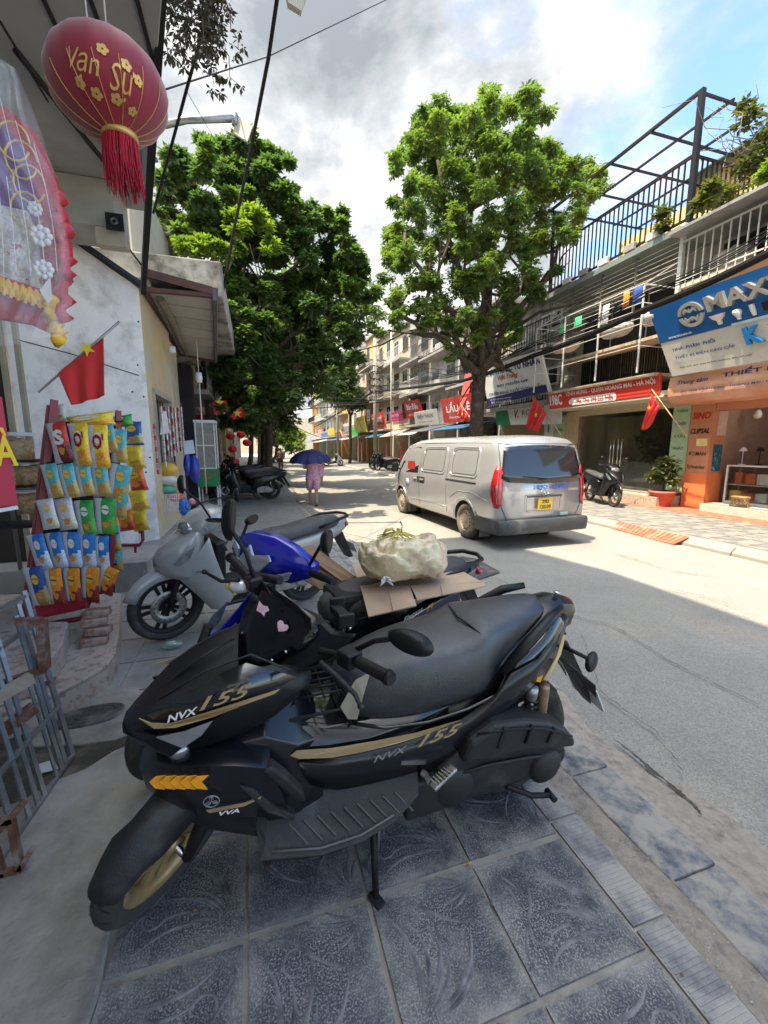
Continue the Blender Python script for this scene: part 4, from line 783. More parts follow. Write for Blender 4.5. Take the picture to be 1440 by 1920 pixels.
for i, (wd, hh, c, fl) in enumerate(R_):
    X_ = 11.0-.0*i+(y-17)*.012
    facade(1, y, y+wd, X_, hh, wl[c], fl, '%s shop house, %s in the row beyond the pharmacy' % (cn[c], nm_[i]), 100+i, gfm=None)
    nm, cc, tx, lc = sgn[i]; rz_ = random.Random(i*7+1); zb = 2.95+rz_.uniform(-.15, .75); dp = rz_.uniform(.55, 1.35); sh_ = rz_.uniform(.75, 1.5)
    s = sign(nm, '%s sign reading %s on the %s house beyond the pharmacy' % (nm.split('_')[0], tx, nm_[i]), [(X_-dp, y+wd-rz_.uniform(.1, .9), zb+sh_), (X_-dp, y+rz_.uniform(.1, .6), zb+sh_*rz_.uniform(.9, 1.05)), (X_-dp+.25, y+.2, zb), (X_-dp+.25, y+wd-.3, zb+.08)], mat('fs_%s' % nm, cc, .5, var=.08, vs=2, col2=tuple(q*.6+.12 for q in cc), c2s=1.6, c2lo=.5, c2hi=.7), .06)
    words_on(*s, tx, .5, .38, .7, .42, mat('fl_%d' % (i), lc, .5, var=0), .02); words_on(*s, 'VĨNH HƯNG - HÀ NỘI', .5, .8, .6, .13, mat('fl_%d' % (i), lc), .01)
    ac, an = aws[i % 4]; m = MB(); m.plate([(X_-dp-.6, y+.1, 2.45+dp*.1), (X_-.1, y+.1, 3.0), (X_-.1, y+wd-.3, 3.0), (X_-dp-.6, y+wd-.3, 2.45+dp*.1)], .03, dir=(0, 0, 1)); a_ = tag(m.build('shop_awning', mat('aw_'+an, ac, .7, var=.15, vs=5)), '%s sloping awning over the %s shop beyond the pharmacy' % (an, nm_[i]), 'awning')
    if i in (3, 4, 6): 
        m = MB(); m.bb((X_-.4, y+.4, .15), (X_-.35, y+.9, 2.2)); tag(m.build('standing_banner', M_RED), 'red upright banner beside the %s shop beyond the pharmacy' % nm_[i], 'banner')
    y += wd
# greenery and buildings closing the street
m = MB(); m.bb((-8, 110, 0), (20, 116, 9)); tag(m.build('end_building', M_CREAM), 'pale building closing the far end of the street', 'building')
# ============================================================ trees
def leaf_mat(name, c, trans=.35):
    m = bpy.data.materials.new(name); m.use_nodes = True; t = m.node_tree; b = bsdf(m); L = t.links.new
    at_ = t.nodes.new('ShaderNodeAttribute'); at_.attribute_name = 'tint'
    mr = t.nodes.new('ShaderNodeMixRGB'); L(at_.outputs['Fac'], mr.inputs[0]); mr.inputs[1].default_value = (c[0]*.55, c[1]*.62, c[2]*.8, 1); mr.inputs[2].default_value = (c[0]*1.7, c[1]*1.35, c[2]*.9, 1)
    L(mr.outputs[0], b.inputs['Base Color']); b.inputs['Roughness'].default_value = .42; b.inputs['Specular IOR Level'].default_value = .45
    tr = t.nodes.new('ShaderNodeBsdfTranslucent'); v = t.nodes.new('ShaderNodeVectorMath'); v.operation = 'MULTIPLY'; L(mr.outputs[0], v.inputs[0]); v.inputs[1].default_value = (1.7, 2.0, .8); L(v.outputs[0], tr.inputs[0])
    mx_ = t.nodes.new('ShaderNodeMixShader'); mx_.inputs[0].default_value = trans; L(b.outputs[0], mx_.inputs[1]); L(tr.outputs[0], mx_.inputs[2]); L(mx_.outputs[0], t.nodes['Material Output'].inputs[0]); return m
M_BARK = mat('bark', (.075, .058, .042), .9, var=.3, vs=9, bump=1, bs=30, col2=(.16, .145, .12), c2s=5, c2lo=.52, c2hi=.7)
def leaves(name, clumps, n, size, mt, parent, rng, droop=.3, spread=1., fingers=True):
    """leaf-sized folded blades scattered in sprays round the clump centres (x,y,z,r)"""
    C_ = np.array(clumps); wts = C_[:, 3]**1.6; wts /= wts.sum()
    ns = max(1, n//6); idx = rng.choice(len(C_), ns, p=wts)
    d = rng.normal(size=(ns, 3)); d /= np.linalg.norm(d, axis=1)[:, None]; r = rng.random(ns)**.55
    ctr = C_[idx, :3]+d*(r*C_[idx, 3])[:, None]*np.array([1, 1, .8])
    # sprays of six leaves each
    K = 6; c6 = np.repeat(ctr, K, 0); N = ns*K
    ang = np.tile(np.arange(K)*2*math.pi/K, ns)+np.repeat(rng.random(ns)*6.28, K)+rng.normal(size=N)*.2
    outw = np.repeat(d, K, 0); tilt = rng.normal(size=N)*.35-droop
    ax = np.stack([np.cos(ang), np.sin(ang), tilt], 1)+outw*.35; ax /= np.linalg.norm(ax, axis=1)[:, None]
    up = np.repeat(rng.normal(size=(ns, 3))*.35, K, 0)+np.array([0, 0, 1.]); side = np.cross(ax, up); side /= np.linalg.norm(side, axis=1)[:, None]; nn = np.cross(side, ax)
    s = size*(.45+1.0*rng.random(N))[:, None]; base = c6+ax*s*.15; wd = .23
    P0 = base; P1 = base+ax*s*.5+side*s*wd-nn*s*.04; P2 = base+ax*s-nn*s*.12; P3 = base+ax*s*.5-side*s*wd-nn*s*.04
    V = np.stack([P0, P1, P2, P3], 1).reshape(-1, 3); F = np.arange(N*4).reshape(-1, 4)
    me = bpy.data.meshes.new(name); me.vertices.add(N*4); me.vertices.foreach_set('co', V.ravel()); me.loops.add(N*4); me.loops.foreach_set('vertex_index', F.ravel()); me.polygons.add(N); me.polygons.foreach_set('loop_start', np.arange(N)*4); me.polygons.foreach_set('loop_total', np.full(N, 4))
    me.update(calc_edges=True); me.materials.append(mt)
    cl = rng.random(len(C_)); tint = np.clip(np.repeat(cl[idx]*.55+rng.random(ns)*.35, K)+rng.normal(size=N)*.08, 0, 1)
    a = me.attributes.new('tint', 'FLOAT', 'POINT'); a.data.foreach_set('value', np.repeat(tint, 4).astype(np.float32))
    o = bpy.data.objects.new(name, me); COL.objects.link(o)
    if parent: o.parent = parent; Mi = WM4[parent.name].inverted(); me.transform(Mi)
    o['kind'] = 'stuff'; return o
def limb(m, p, q, r0, r1, rng, n=6, wob=.12):
    p = Vector(p); q = Vector(q); pts = [p.lerp(q, i/n)+Vector(rng.normal(size=3))*wob*(0 < i < n) for i in range(n+1)]
    m.tube(pts, [r0+(r1-r0)*i/n for i in range(n+1)], 9); return pts
def tree(name, label, base, fork, r, tips, clumps, n, size, mt, seed, group=None, droop=.3):
    rng = np.random.default_rng(seed); t = thing(name, label, 'tree', base, group=group)
    m = MB(); bz = Vector(base); fk = Vector(fork); pts = [bz+Vector((0, 0, -.1)), bz+Vector((.0, 0, .25)), bz.lerp(fk, .4)+Vector((.05, 0, 0)), bz.lerp(fk, .7), fk]
    m.tube(pts, [r*1.35, r*1.08, r*.95, r*.9, r*.85], 14); m.build('trunk', M_BARK, t, w=True)
    for q in tips:
        m = MB(); pp = limb(m, fk-Vector((0, 0, .15)), q, r*.55, r*.16, rng, 7, .16)
        for k in range(5):
            a = pp[3+k % 4]; e_ = Vector(a)+Vector(rng.normal(size=3))*1.2+Vector((0, 0, .5)); limb(m, a, e_, r*.22, r*.05, rng, 4, .1)
        m.build('limb', M_BARK, t, w=True)
    leaves('crown', clumps, n, size, mt, t, rng, droop); return t
def crown_from_px(spots, Yc, jit, rng, rs):
    """clump centres: (px, py, radius_px) outlines at given depth Yc +- jit"""
    out_ = []
    for px, py, rp in spots:
        for k in range(7):
            Y_ = Yc+rng.uniform(-jit, jit); p = at(px+rng.uniform(-.8, .8)*rp, py+rng.uniform(-.8, .8)*rp, Y=Y_)
            d = (p-Vector((0, 0, CAM_H))).length; out_.append((p.x, p.y, p.z, rp/780*d*rng.uniform(.22, .42)))
    return out_
rg = np.random.default_rng(5)
ML1 = leaf_mat('leaf_dark_green', (.075, .130, .055), .4); ML2 = leaf_mat('leaf_green', (.105, .165, .055), .4); ML3 = leaf_mat('leaf_bright_green', (.10, .155, .03), .5); ML4 = leaf_mat('leaf_dull_green', (.09, .11, .04), .3)
# right tree: tall open crown over the far kerb
sp2 = [(800, 215, 38), (795, 250, 34), (850, 225, 30), (890, 215, 38), (940, 205, 40), (985, 178, 28), (1000, 200, 30), (760, 300, 26), (775, 270, 22), (745, 312, 18), (820, 290, 45), (880, 280, 50), (940, 270, 50), (1000, 260, 44), (1045, 285, 34), (1060, 320, 28), (1100, 330, 32), (1125, 318, 16), (1130, 350, 20), (800, 350, 40), (850, 350, 50), (910, 345, 52), (970, 340, 50), (1030, 345, 42), (1080, 380, 40), (760, 400, 30), (790, 420, 44), (850, 420, 52), (910, 420, 55), (970, 410, 50), (1030, 420, 44), (1070, 440, 30), (745, 450, 30), (730, 480, 30), (780, 490, 45), (840, 500, 50), (900, 495, 50), (960, 490, 50), (1015, 490, 38), (720, 540, 34), (770, 555, 40), (830, 565, 44), (890, 560, 48), (950, 555, 44), (1000, 545, 32), (700, 575, 24), (735, 590, 26), (800, 600, 34), (860, 620, 36), (905, 610, 36), (960, 600, 30), (700, 610, 18), (850, 655, 22), (950, 625, 24)]
cl2 = crown_from_px(sp2, 13.2, 2.3, rg, 1)
b2 = at(885, 862, X=7.9); tree('street_tree', 'tall spreading street tree on the far kerb behind the silver van', (b2.x, b2.y, .12), at(900, 690, X=7.9), .27,
    [at(870, 640, Y=13.5), at(980, 600, Y=13.5), at(900, 330, Y=13.5), at(990, 260, Y=13.2), at(820, 300, Y=13.6), at(1080, 400, Y=13.4), at(760, 430, Y=12.8), at(720, 560, Y=13), at(1000, 470, Y=13), at(930, 450, Y=14)], cl2, 135000, .122, ML2, 1, droop=.35)
# left tree: dense dark crown over the pavement
sp1 = [(350, 300, 26), (400, 285, 26), (450, 280, 34), (500, 300, 34), (530, 300, 18), (320, 350, 30), (370, 350, 36), (430, 345, 42), (490, 350, 42), (540, 370, 28), (320, 420, 34), (370, 420, 40), (430, 420, 46), (490, 420, 46), (550, 420, 40), (600, 420, 34), (630, 410, 22), (650, 440, 30), (430, 490, 40), (490, 490, 46), (550, 490, 46), (610, 490, 46), (660, 490, 34), (680, 515, 22), (450, 550, 40), (510, 560, 46), (570, 560, 46), (630, 555, 40), (670, 550, 22), (440, 610, 40), (500, 620, 46), (560, 625, 46), (620, 615, 36), (660, 640, 26), (430, 670, 36), (480, 680, 42), (540, 685, 42), (600, 680, 34), (640, 680, 22), (670, 670, 14), (440, 730, 34), (490, 735, 34), (530, 735, 26), (430, 780, 22), (460, 790, 24), (420, 560, 22), (425, 690, 22), (480, 775, 18), (330, 300, 18), (310, 330, 16)]
cl1 = crown_from_px(sp1, 12.8, 1.8, rg, 1)
tree('street_tree', 'dense dark-leaved street tree over the left pavement above the parked motorbikes', (-1.25, 14.2, .1), at(392, 720, Y=13.6), .17,
    [at(430, 500, Y=13), at(500, 400, Y=13), at(600, 450, Y=13), at(640, 560, Y=12.8), at(350, 380, Y=13.2), at(560, 640, Y=12.6), at(450, 650, Y=13), at(640, 660, Y=12.6)], cl1, 190000, .132, ML1, 2, droop=.15)
sp = [(350, 465, 16), (375, 450, 18), (400, 460, 18), (420, 470, 16), (440, 415, 18), (470, 400, 20), (490, 415, 16), (370, 478, 14), (510, 460, 16), (450, 430, 16), (340, 455, 10)]
rng = np.random.default_rng(9); cl = crown_from_px(sp, 9.6, .4, rg, 1)
t = thing('climbing_shrub', 'sunlit yellow-green shrub growing over the concrete parapet', 'shrub', at(400, 500, Y=9.6)); leaves('foliage', cl, 5200, .11, ML3, t, rng, .1)
m = MB(); limb(m, at(380, 520, Y=9.8), at(400, 455, Y=9.6), .03, .01, rng); limb(m, at(400, 520, Y=9.8), at(470, 410, Y=9.6), .03, .01, rng); m.build('stem', M_BARK, t, w=True)
# thin trunk and small crown further down the left pavement, and more beyond
for i, (px, py, Y_, cy, rr_) in enumerate([(488, 870, 19.5, 760, 40), (465, 860, 25, 770, 26), (512, 850, 48, 808, 22), (528, 846, 65, 815, 18)]):
    b_ = at(px, py, Y=Y_); f_ = at(px+8, cy+30, Y=Y_); cc = []
    for k in range(14):
        a = rg.normal(size=3); p = at(px+8, cy, Y=Y_); q = rr_/780*Y_; cc.append((p.x+a[0]*q*.8, p.y+a[1]*q, p.z+a[2]*q*.5, q*.6))
    tree('street_tree', ['thin dark trunked tree behind the parked motorbikes', 'thin trunked tree next behind it under the dark crown', 'sunlit light green tree far down the left pavement', 'small bright tree at the far end of the street'][i], (b_.x, Y_, .1), f_, .14, [(c[0], c[1], c[2]) for c in cc[:4]], cc, [7000, 5000, 5000, 4000][i], [.25, .3, .45, .5][i], [ML1, ML1, ML3, ML3][i], 20+i, group='trees down the left pavement')
# overhanging twigs at the top left
t = thing('overhanging_branch', 'fine dark twigs and small leaves hanging in from the top edge', 'branch', at(380, -60, Y=4.2)); rng = np.random.default_rng(31)
m = MB(); cc = []
for k in range(16):
    x0 = rng.uniform(330, 440); e = (rng.uniform(312, 455), rng.uniform(30, 185)) ; a = at(x0, -70, Y=4.3); b_ = at(e[0], e[1] if e[0] > 400 or e[1] < 120 else e[1]*.7, Y=4.2+rng.uniform(-.4, .4)); pp = limb(m, a, b_, .008, .002, rng, 7, .03)
    for p in pp[2:]: cc.append((p.x, p.y, p.z, .07))
m.build('twigs', M_BARK, t, w=True, kind='stuff'); leaves('foliage', cc, 1500, .05, mat('leaf_brownish', (.07, .065, .04), .6, var=.2), t, rng, .5)
# ============================================================ vehicle materials and shared builders
M_TYRE = mat('tyre_rubber', (.036, .034, .032), .85, var=.2, vs=20, bump=.3, bs=120, col2=(.085, .078, .068), c2s=6, c2lo=.5, c2hi=.75)
M_PLAST = mat('matte_black_plastic', (.0055, .006, .0075), .42, var=.2, vs=8, bump=.12, bs=220, col2=(.032, .031, .030), c2s=7, c2lo=.58, c2hi=.85, spec=.36)
M_DPLAST = mat('dusty_black_plastic', (.014, .014, .015), .55, var=.25, vs=8, bump=.3, bs=160, col2=(.085, .078, .068), c2s=5, c2lo=.54, c2hi=.78)
M_GLOSSK = mat('gloss_black_paint', (.008, .008, .010), .16, var=.1, vs=8, coat=.8, col2=(.03, .028, .026), c2s=5, c2lo=.56, c2hi=.8)
M_SATINK = mat('satin_black_paint', (.008, .0085, .011), .27, var=.15, vs=6, bump=.04, bs=200, col2=(.030, .029, .028), c2s=6, c2lo=.60, c2hi=.85)
M_SEAT = mat('seat_vinyl', (.026, .030, .038), .30, var=.2, vs=10, bump=.3, bs=240, col2=(.06, .062, .066), c2s=7, c2lo=.50, c2hi=.72, spec=.85)
M_GOLD = mat('gold_stripe', (.50, .36, .19), .38, .35, var=.06, vs=9)
M_GOLDW = mat('gold_rim_paint', (.42, .29, .14), .42, .45, var=.12, vs=12, col2=(.20, .15, .10), c2s=7, c2lo=.5, c2hi=.7)
M_LENS = mat('clear_lens', (.30, .31, .33), .08, .6, var=.25, vs=30, coat=1.)
M_SMOKE = mat('smoked_screen', (.002, .002, .005), .12, var=0, coat=.15, spec=.35)
M_ALU = mat('cast_aluminium', (.36, .36, .35), .42, .85, var=.2, vs=14, col2=(.16, .14, .12), c2s=8, c2lo=.5, c2hi=.7)
M_AMBER = mat('amber_reflector', (.85, .33, .01), .25, var=.12, vs=40, coat=.5)
M_TAIL = mat('red_tail_lens', (.40, .008, .015), .12, var=.3, vs=40, coat=1.)
M_MIRG = mat('mirror_glass', (.6, .62, .65), .03, 1., var=0)
def bool_cut(o, cutters):
    cs = []
    for c in cutters:
        c.location = c.location; md = o.modifiers.new('b', 'BOOLEAN'); md.operation = 'DIFFERENCE'; md.object = c; md.solver = 'EXACT'; cs.append(c)
    bpy.context.view_layer.update(); dg = bpy.context.evaluated_depsgraph_get(); me = bpy.data.meshes.new_from_object(o.evaluated_get(dg)); o.modifiers.clear(); old = o.data; o.data = me; bpy.data.meshes.remove(old)
    for c in cs: bpy.data.objects.remove(c, do_unlink=True)
def wheel(par, c, r, w, rr, ax=(0, 1, 0), spokes=5, rimm=None, disc=True, tread=True, tm=None, wire=False, rot=None, side=1):
    """tyre, rim with spokes, hub and disc about c; ax is the axle direction in the thing's frame"""
    c = Vector(c); ax = Vector(ax).normalized(); e1 = Vector((0, 0, 1)); e1 = (e1-ax*ax.dot(e1)).normalized(); e2 = ax.cross(e1); Q = Matrix((e2, e1, ax)).transposed(); Q = Matrix((e2, -e1*-1, ax)).transposed()
    if Q.determinant() < 0: Q = Matrix((e1, e2, ax)).transposed()
    hw = w/2; m = MB(); prof = [(rr-.004, -hw*.62), (rr+.02, -hw*.86), ((rr+r)/2, -hw), (r-.022, -hw*.86), (r-.006, -hw*.5), (r, 0), (r-.006, hw*.5), (r-.022, hw*.86), ((rr+r)/2, hw), (rr+.02, hw*.86), (rr-.004, hw*.62)]
    m.lathe(prof, c, Q, 44)
    ty = m.build('tyre', tm or M_TYRE, par)
    if tread:
        m = MB(); nt_ = 26
        for i in range(nt_):
            for s in (-1, 1):
                pts = []
                for k in range(5):
                    a = 2*PI*(i+.11*k*1.0+(.5 if s > 0 else 0))/nt_; h = s*hw*(.08+.19*k); rad = r+.0008-.0055*(h/(hw*.5))**2*.9 if abs(h) < hw*.5 else r-.006-.016*((abs(h)-hw*.5)/(hw*.36))+.0012
                    u = Q @ Vector((math.cos(a), math.sin(a), 0)); v_ = Q @ Vector((-math.sin(a), math.cos(a), 0)); p = c+u*rad+ax*h
                    pts += [p-v_*.0028, p+v_*.0028]
                m.add(pts, [(2*k, 2*k+1, 2*k+3, 2*k+2) for k in range(4)], False)
        m.build('tread_grooves', M_KLET, ty, kind='stuff')
    rimm = rimm or M_BLACK; m = MB()
    m.lathe([(rr-.006, -hw*.66), (rr+.008, -hw*.70), (rr+.008, -hw*.62), (rr-.012, -hw*.55), (rr-.022, 0), (rr-.012, hw*.55), (rr+.008, hw*.62), (rr+.008, hw*.70), (rr-.006, hw*.66), (rr-.020, hw*.5), (rr-.032, 0), (rr-.020, -hw*.5), (rr-.006, -hw*.66)], c, Q, 40)
    if not wire:
        m.lathe([(.0, -hw*.7), (.032, -hw*.7), (.034, 0), (.032, hw*.7), (0, hw*.7)], c, Q, 16)
        for i in range(spokes):
            a = 2*PI*i/spokes+.3; u = Q @ Vector((math.cos(a), math.sin(a), 0)); v_ = Q @ Vector((-math.sin(a), math.cos(a), 0))
            for s in ((-1, 1) if spokes < 6 else (0,)):
                m.beam(c+u*.02+v_*s*.012, c+u*(rr-.018)+v_*s*.030, .014 if s else .022, hw*.7, up=v_)
    rim = m.build('rim', rimm, par)
    if wire:
        m = MB(); m.lathe([(.0, -hw*.8), (.045, -hw*.8), (.03, 0), (.045, hw*.8), (0, hw*.8)], c, Q, 16); m.build('hub', M_ALU, rim)
        m = MB()
        for i in range(32):
            a = 2*PI*i/32; b_ = a+(.5 if i % 2 else -.5); s = -1 if i % 4 < 2 else 1
            m.tube([c+(Q @ Vector((math.cos(a)*.04, math.sin(a)*.04, 0)))+ax*hw*.6*s, c+(Q @ Vector((math.cos(b_)*(rr-.02), math.sin(b_)*(rr-.02), 0)))], .0018, 3, caps=False)
        m.build('spokes', M_CHROME, rim, kind='stuff')
    if disc:
        m = MB(); d0 = hw*.85*side; rd = rr*.62; m.lathe([(rd*.55, d0), (rd, d0), (rd, d0+.004*side), (rd*.55, d0+.004*side), (rd*.55, d0)], c, Q, 32); m.build('brake_disc', M_ALU, rim)
        m = MB()
        for i in range(18):
            a = 2*PI*i/18; m.lathe([(0, 0), (.006, 0), (.006, .001*side)], c+(Q @ Vector((math.cos(a)*rd*.8, math.sin(a)*rd*.8, 0)))+ax*(d0+.0045*side), Q, 6)
        m.build('disc_holes', M_KLET, rim, kind='stuff')
    return ty
def sym(m, st, smooth=True, caps=True):
    """loft symmetrical stations (x, [(y,z) bottom centre -> top centre])"""
    rings = []
    for x, pr_ in st:
        x_ = x; L_ = [(x_, y, z) for y, z in pr_]; Rr = [(x_, -y, z) for y, z in reversed(pr_) if y > 1e-6]; rings.append(L_+Rr)
    return m.loft(rings, True, caps, smooth)
def mirror_(par, ball, head, w, h, face, glassm=M_MIRG, back=M_PLAST, tip=.6, stalk=True, nm='mirror'):
    """rear-view mirror: stalk from ball joint to head, housing of width w and height h facing `face`"""
    ball = Vector(ball); head = Vector(head); F_ = Vector(face).normalized(); U = F_.cross(Vector((0, 0, 1))).normalized(); V = U.cross(F_)
    m = MB(); ring = []; n = 22
    def outl(k, dz): return [head+F_*dz+U*(math.cos(a)*w/2*k*(1-.18*math.sin(a)*tip))+V*(math.sin(a)*h/2*k*(1+.12*math.cos(a))) for a in [2*PI*i/n for i in range(n)]]
    m.loft([outl(.98, .0), outl(1, -.006), outl(.93, -.022), outl(.6, -.036), outl(.1, -.040)], True, True); hd = m.build(nm, back, par)
    m = MB(); m.loft([outl(.90, .0005), outl(.88, .002)], True, True, False); m.build('mirror_glass', glassm, hd)
    if stalk: m = MB(); m.tube([ball, ball.lerp(head, .35)+Vector((0, 0, .02)), head-F_*.03], .0075, 8); m.build('mirror_stalk', M_BLACK, hd)
    return hd
# ============================================================ silver van
VR = math.atan2(.999, -.043)
van = thing('panel_van', 'dusty silver panel van driving away past the trash bag', 'van', (4.70, 5.94, .012), rz=VR)
M_SILVER = mat('silver_car_paint', (.52, .525, .525), .26, .55, var=.04, vs=2, coat=.5, col2=(.36, .34, .30), c2s=1.6, c2lo=.55, c2hi=.85)
M_BUMP = mat('dark_bumper_plastic', (.045, .046, .048), .5, var=.2, vs=5, col2=(.13, .125, .115), c2s=3, c2lo=.5, c2hi=.75)
def vz(x, z):        # roofline / bonnet line squeeze
    k = np.interp(x, [0, 3.7, 4.05, 4.35, 4.72, 5.0, 5.12], [1, 1, .93, .62, .12, -.05, -.28]); top = np.interp(x, [0, .35, 1.2, 3.2, 3.8], [-.045, -.01, 0, -.005, -.03]) if x < 3.8 else -.03
    return z if z < 1.05 else 1.05+(z-1.05+top*((z-1.05)/.87))*k
def vhw(x, z):
    base = np.interp(z, [.28, .34, .55, .85, 1.05, 1.12, 1.45, 1.68, 1.80, 1.88], [.84, .915, .945, .960, .958, .945, .895, .845, .775, .62])
    return base*np.interp(x, [0, .06, .25, .8, 4.2, 4.7, 5.0, 5.12], [.955, .975, .99, 1, 1, .95, .82, .62])
def vx(x, y, z):
    """rear leans forward above the belt and is bowed in plan"""
    f = max(0, 1-x/.9); sh = .17*max(0, (z-1.0)/.85)**1.25 + .02*max(0, (.6-z)) ; bow = .05*(abs(y)/.93)**2.6
    return x+f*(sh+bow)
ZL = [.28, .34, .55, .72, .85, .97, 1.05, 1.12, 1.28, 1.45, 1.58, 1.68, 1.75, 1.80, 1.85, 1.88]
def vring(x):
    L_ = [(x, .0, .28), (x, .5, .28)]+[(x, vhw(x, z), z) for z in ZL]+[(x, .42, 1.912), (x, .2, 1.922), (x, 0, 1.925)]
    P = [(vx(a, b_, c), b_, vz(x, c)) for a, b_, c in L_]; return P+[(a, -b_, c) for a, b_, c in reversed(P[1:-1])]
m = MB(); xs = [0, .02, .07, .16, .3, .5, .75, 1.0, 1.3, 1.7, 2.1, 2.5, 2.9, 3.3, 3.7, 3.9, 4.05, 4.2, 4.35, 4.55, 4.72, 4.88, 5.0, 5.08, 5.12]
R_v = [vring(x) for x in xs]; m.loft(R_v, True, False)
# rear face as a bowed grid joined to the first ring
n_ = len(R_v[0]); half = n_//2
k0 = len(m.v)
for i in range(half-1):
    a, b_ = R_v[0][i+0], R_v[0][i+1]; c, d = R_v[0][(n_-i-1) % n_], R_v[0][(n_-i) % n_]
    m.add([a, b_, c, d], [(0, 3, 2, 1)] if i else [(0, 2, 1)], True)
m.add([R_v[0][half-1], R_v[0][half], R_v[0][half+1]], [(0, 2, 1)], True)
k1 = R_v[-1]; m.add(k1, [tuple(range(n_))], False)
body = m.build('body', [M_SILVER, M_DARK], van)
bm_ = body.modifiers.new('w', 'WELD'); bm_.merge_threshold = .001
cuts = []
for cx_ in (1.02, 4.22):
    for s in (1, -1):
        c = MB(); c.cyl((cx_, s*.55, .34), (cx_, s*1.2, .34), .385, n=40); cuts.append(c.build('cutter', M_DARK))
for c in cuts: c.parent = van
try: bool_cut(body, cuts)
except Exception as ex: print('bool', ex)
for cx_ in (1.02, 4.22):
    for s in (1, -1):
        m = MB(); m.lathe([(.395, .50), (.395, .70), (.393, .86)], (cx_, 0, .34), Matrix(((1, 0, 0), (0, 0, s), (0, 1, 0))), 30); m.lathe([(0, .50), (.395, .50)], (cx_, 0, .34), Matrix(((1, 0, 0), (0, 0, s), (0, 1, 0))), 30); m.build('wheel_well', M_DARK, van)
def vs_(x, z, off=.006, s=1): return Vector((vx(x, vhw(x, z), z), s*(vhw(x, z)+off), vz(x, z)))
def vside_poly(m, pts, off=.006, s=1, t=.0):
    P = [vs_(x, z, off, s) for x, z in pts]; c = sum(P, Vector())/len(P); n = len(P); m.add(P+[c], [(i, (i+1) % n, n) if s > 0 else ((i+1) % n, i, n) for i in range(n)], False)
def vside_line(m, pts, r=.006, off=.0, s=1, closed=False):
    q = []
    L_ = pts+[pts[0]] if closed else pts
    for a, b_ in zip(L_, L_[1:]):
        for k in range(6): q.append(vs_(a[0]+(b_[0]-a[0])*k/6, a[1]+(b_[1]-a[1])*k/6, off, s))
    q.append(vs_(*L_[-1], off, s)); m.tube(q, r, 6)
def rrect(x0, x1, z0, z1, r=.07, sl0=0, sl1=0):
    P = []
    for cx_, cz_, a0 in ((x1-r, z1-r, 0), (x0+r, z1-r, 90), (x0+r, z0+r, 180), (x1-r, z0+r, 270)):
        for k in range(4): a = R(a0+30*k); P.append((cx_+r*math.cos(a), cz_+r*math.sin(a)))
    return [(x+(sl1 if x > (x0+x1)/2 else sl0)*(z-z0)/(z1-z0), z) for x, z in P]
M_SEAM = mat('panel_gap', (.03, .03, .03), .8, var=0); M_SILV2 = mat('pressed_panel', (.42, .425, .42), .33, .55, var=.05, vs=2, coat=.4)
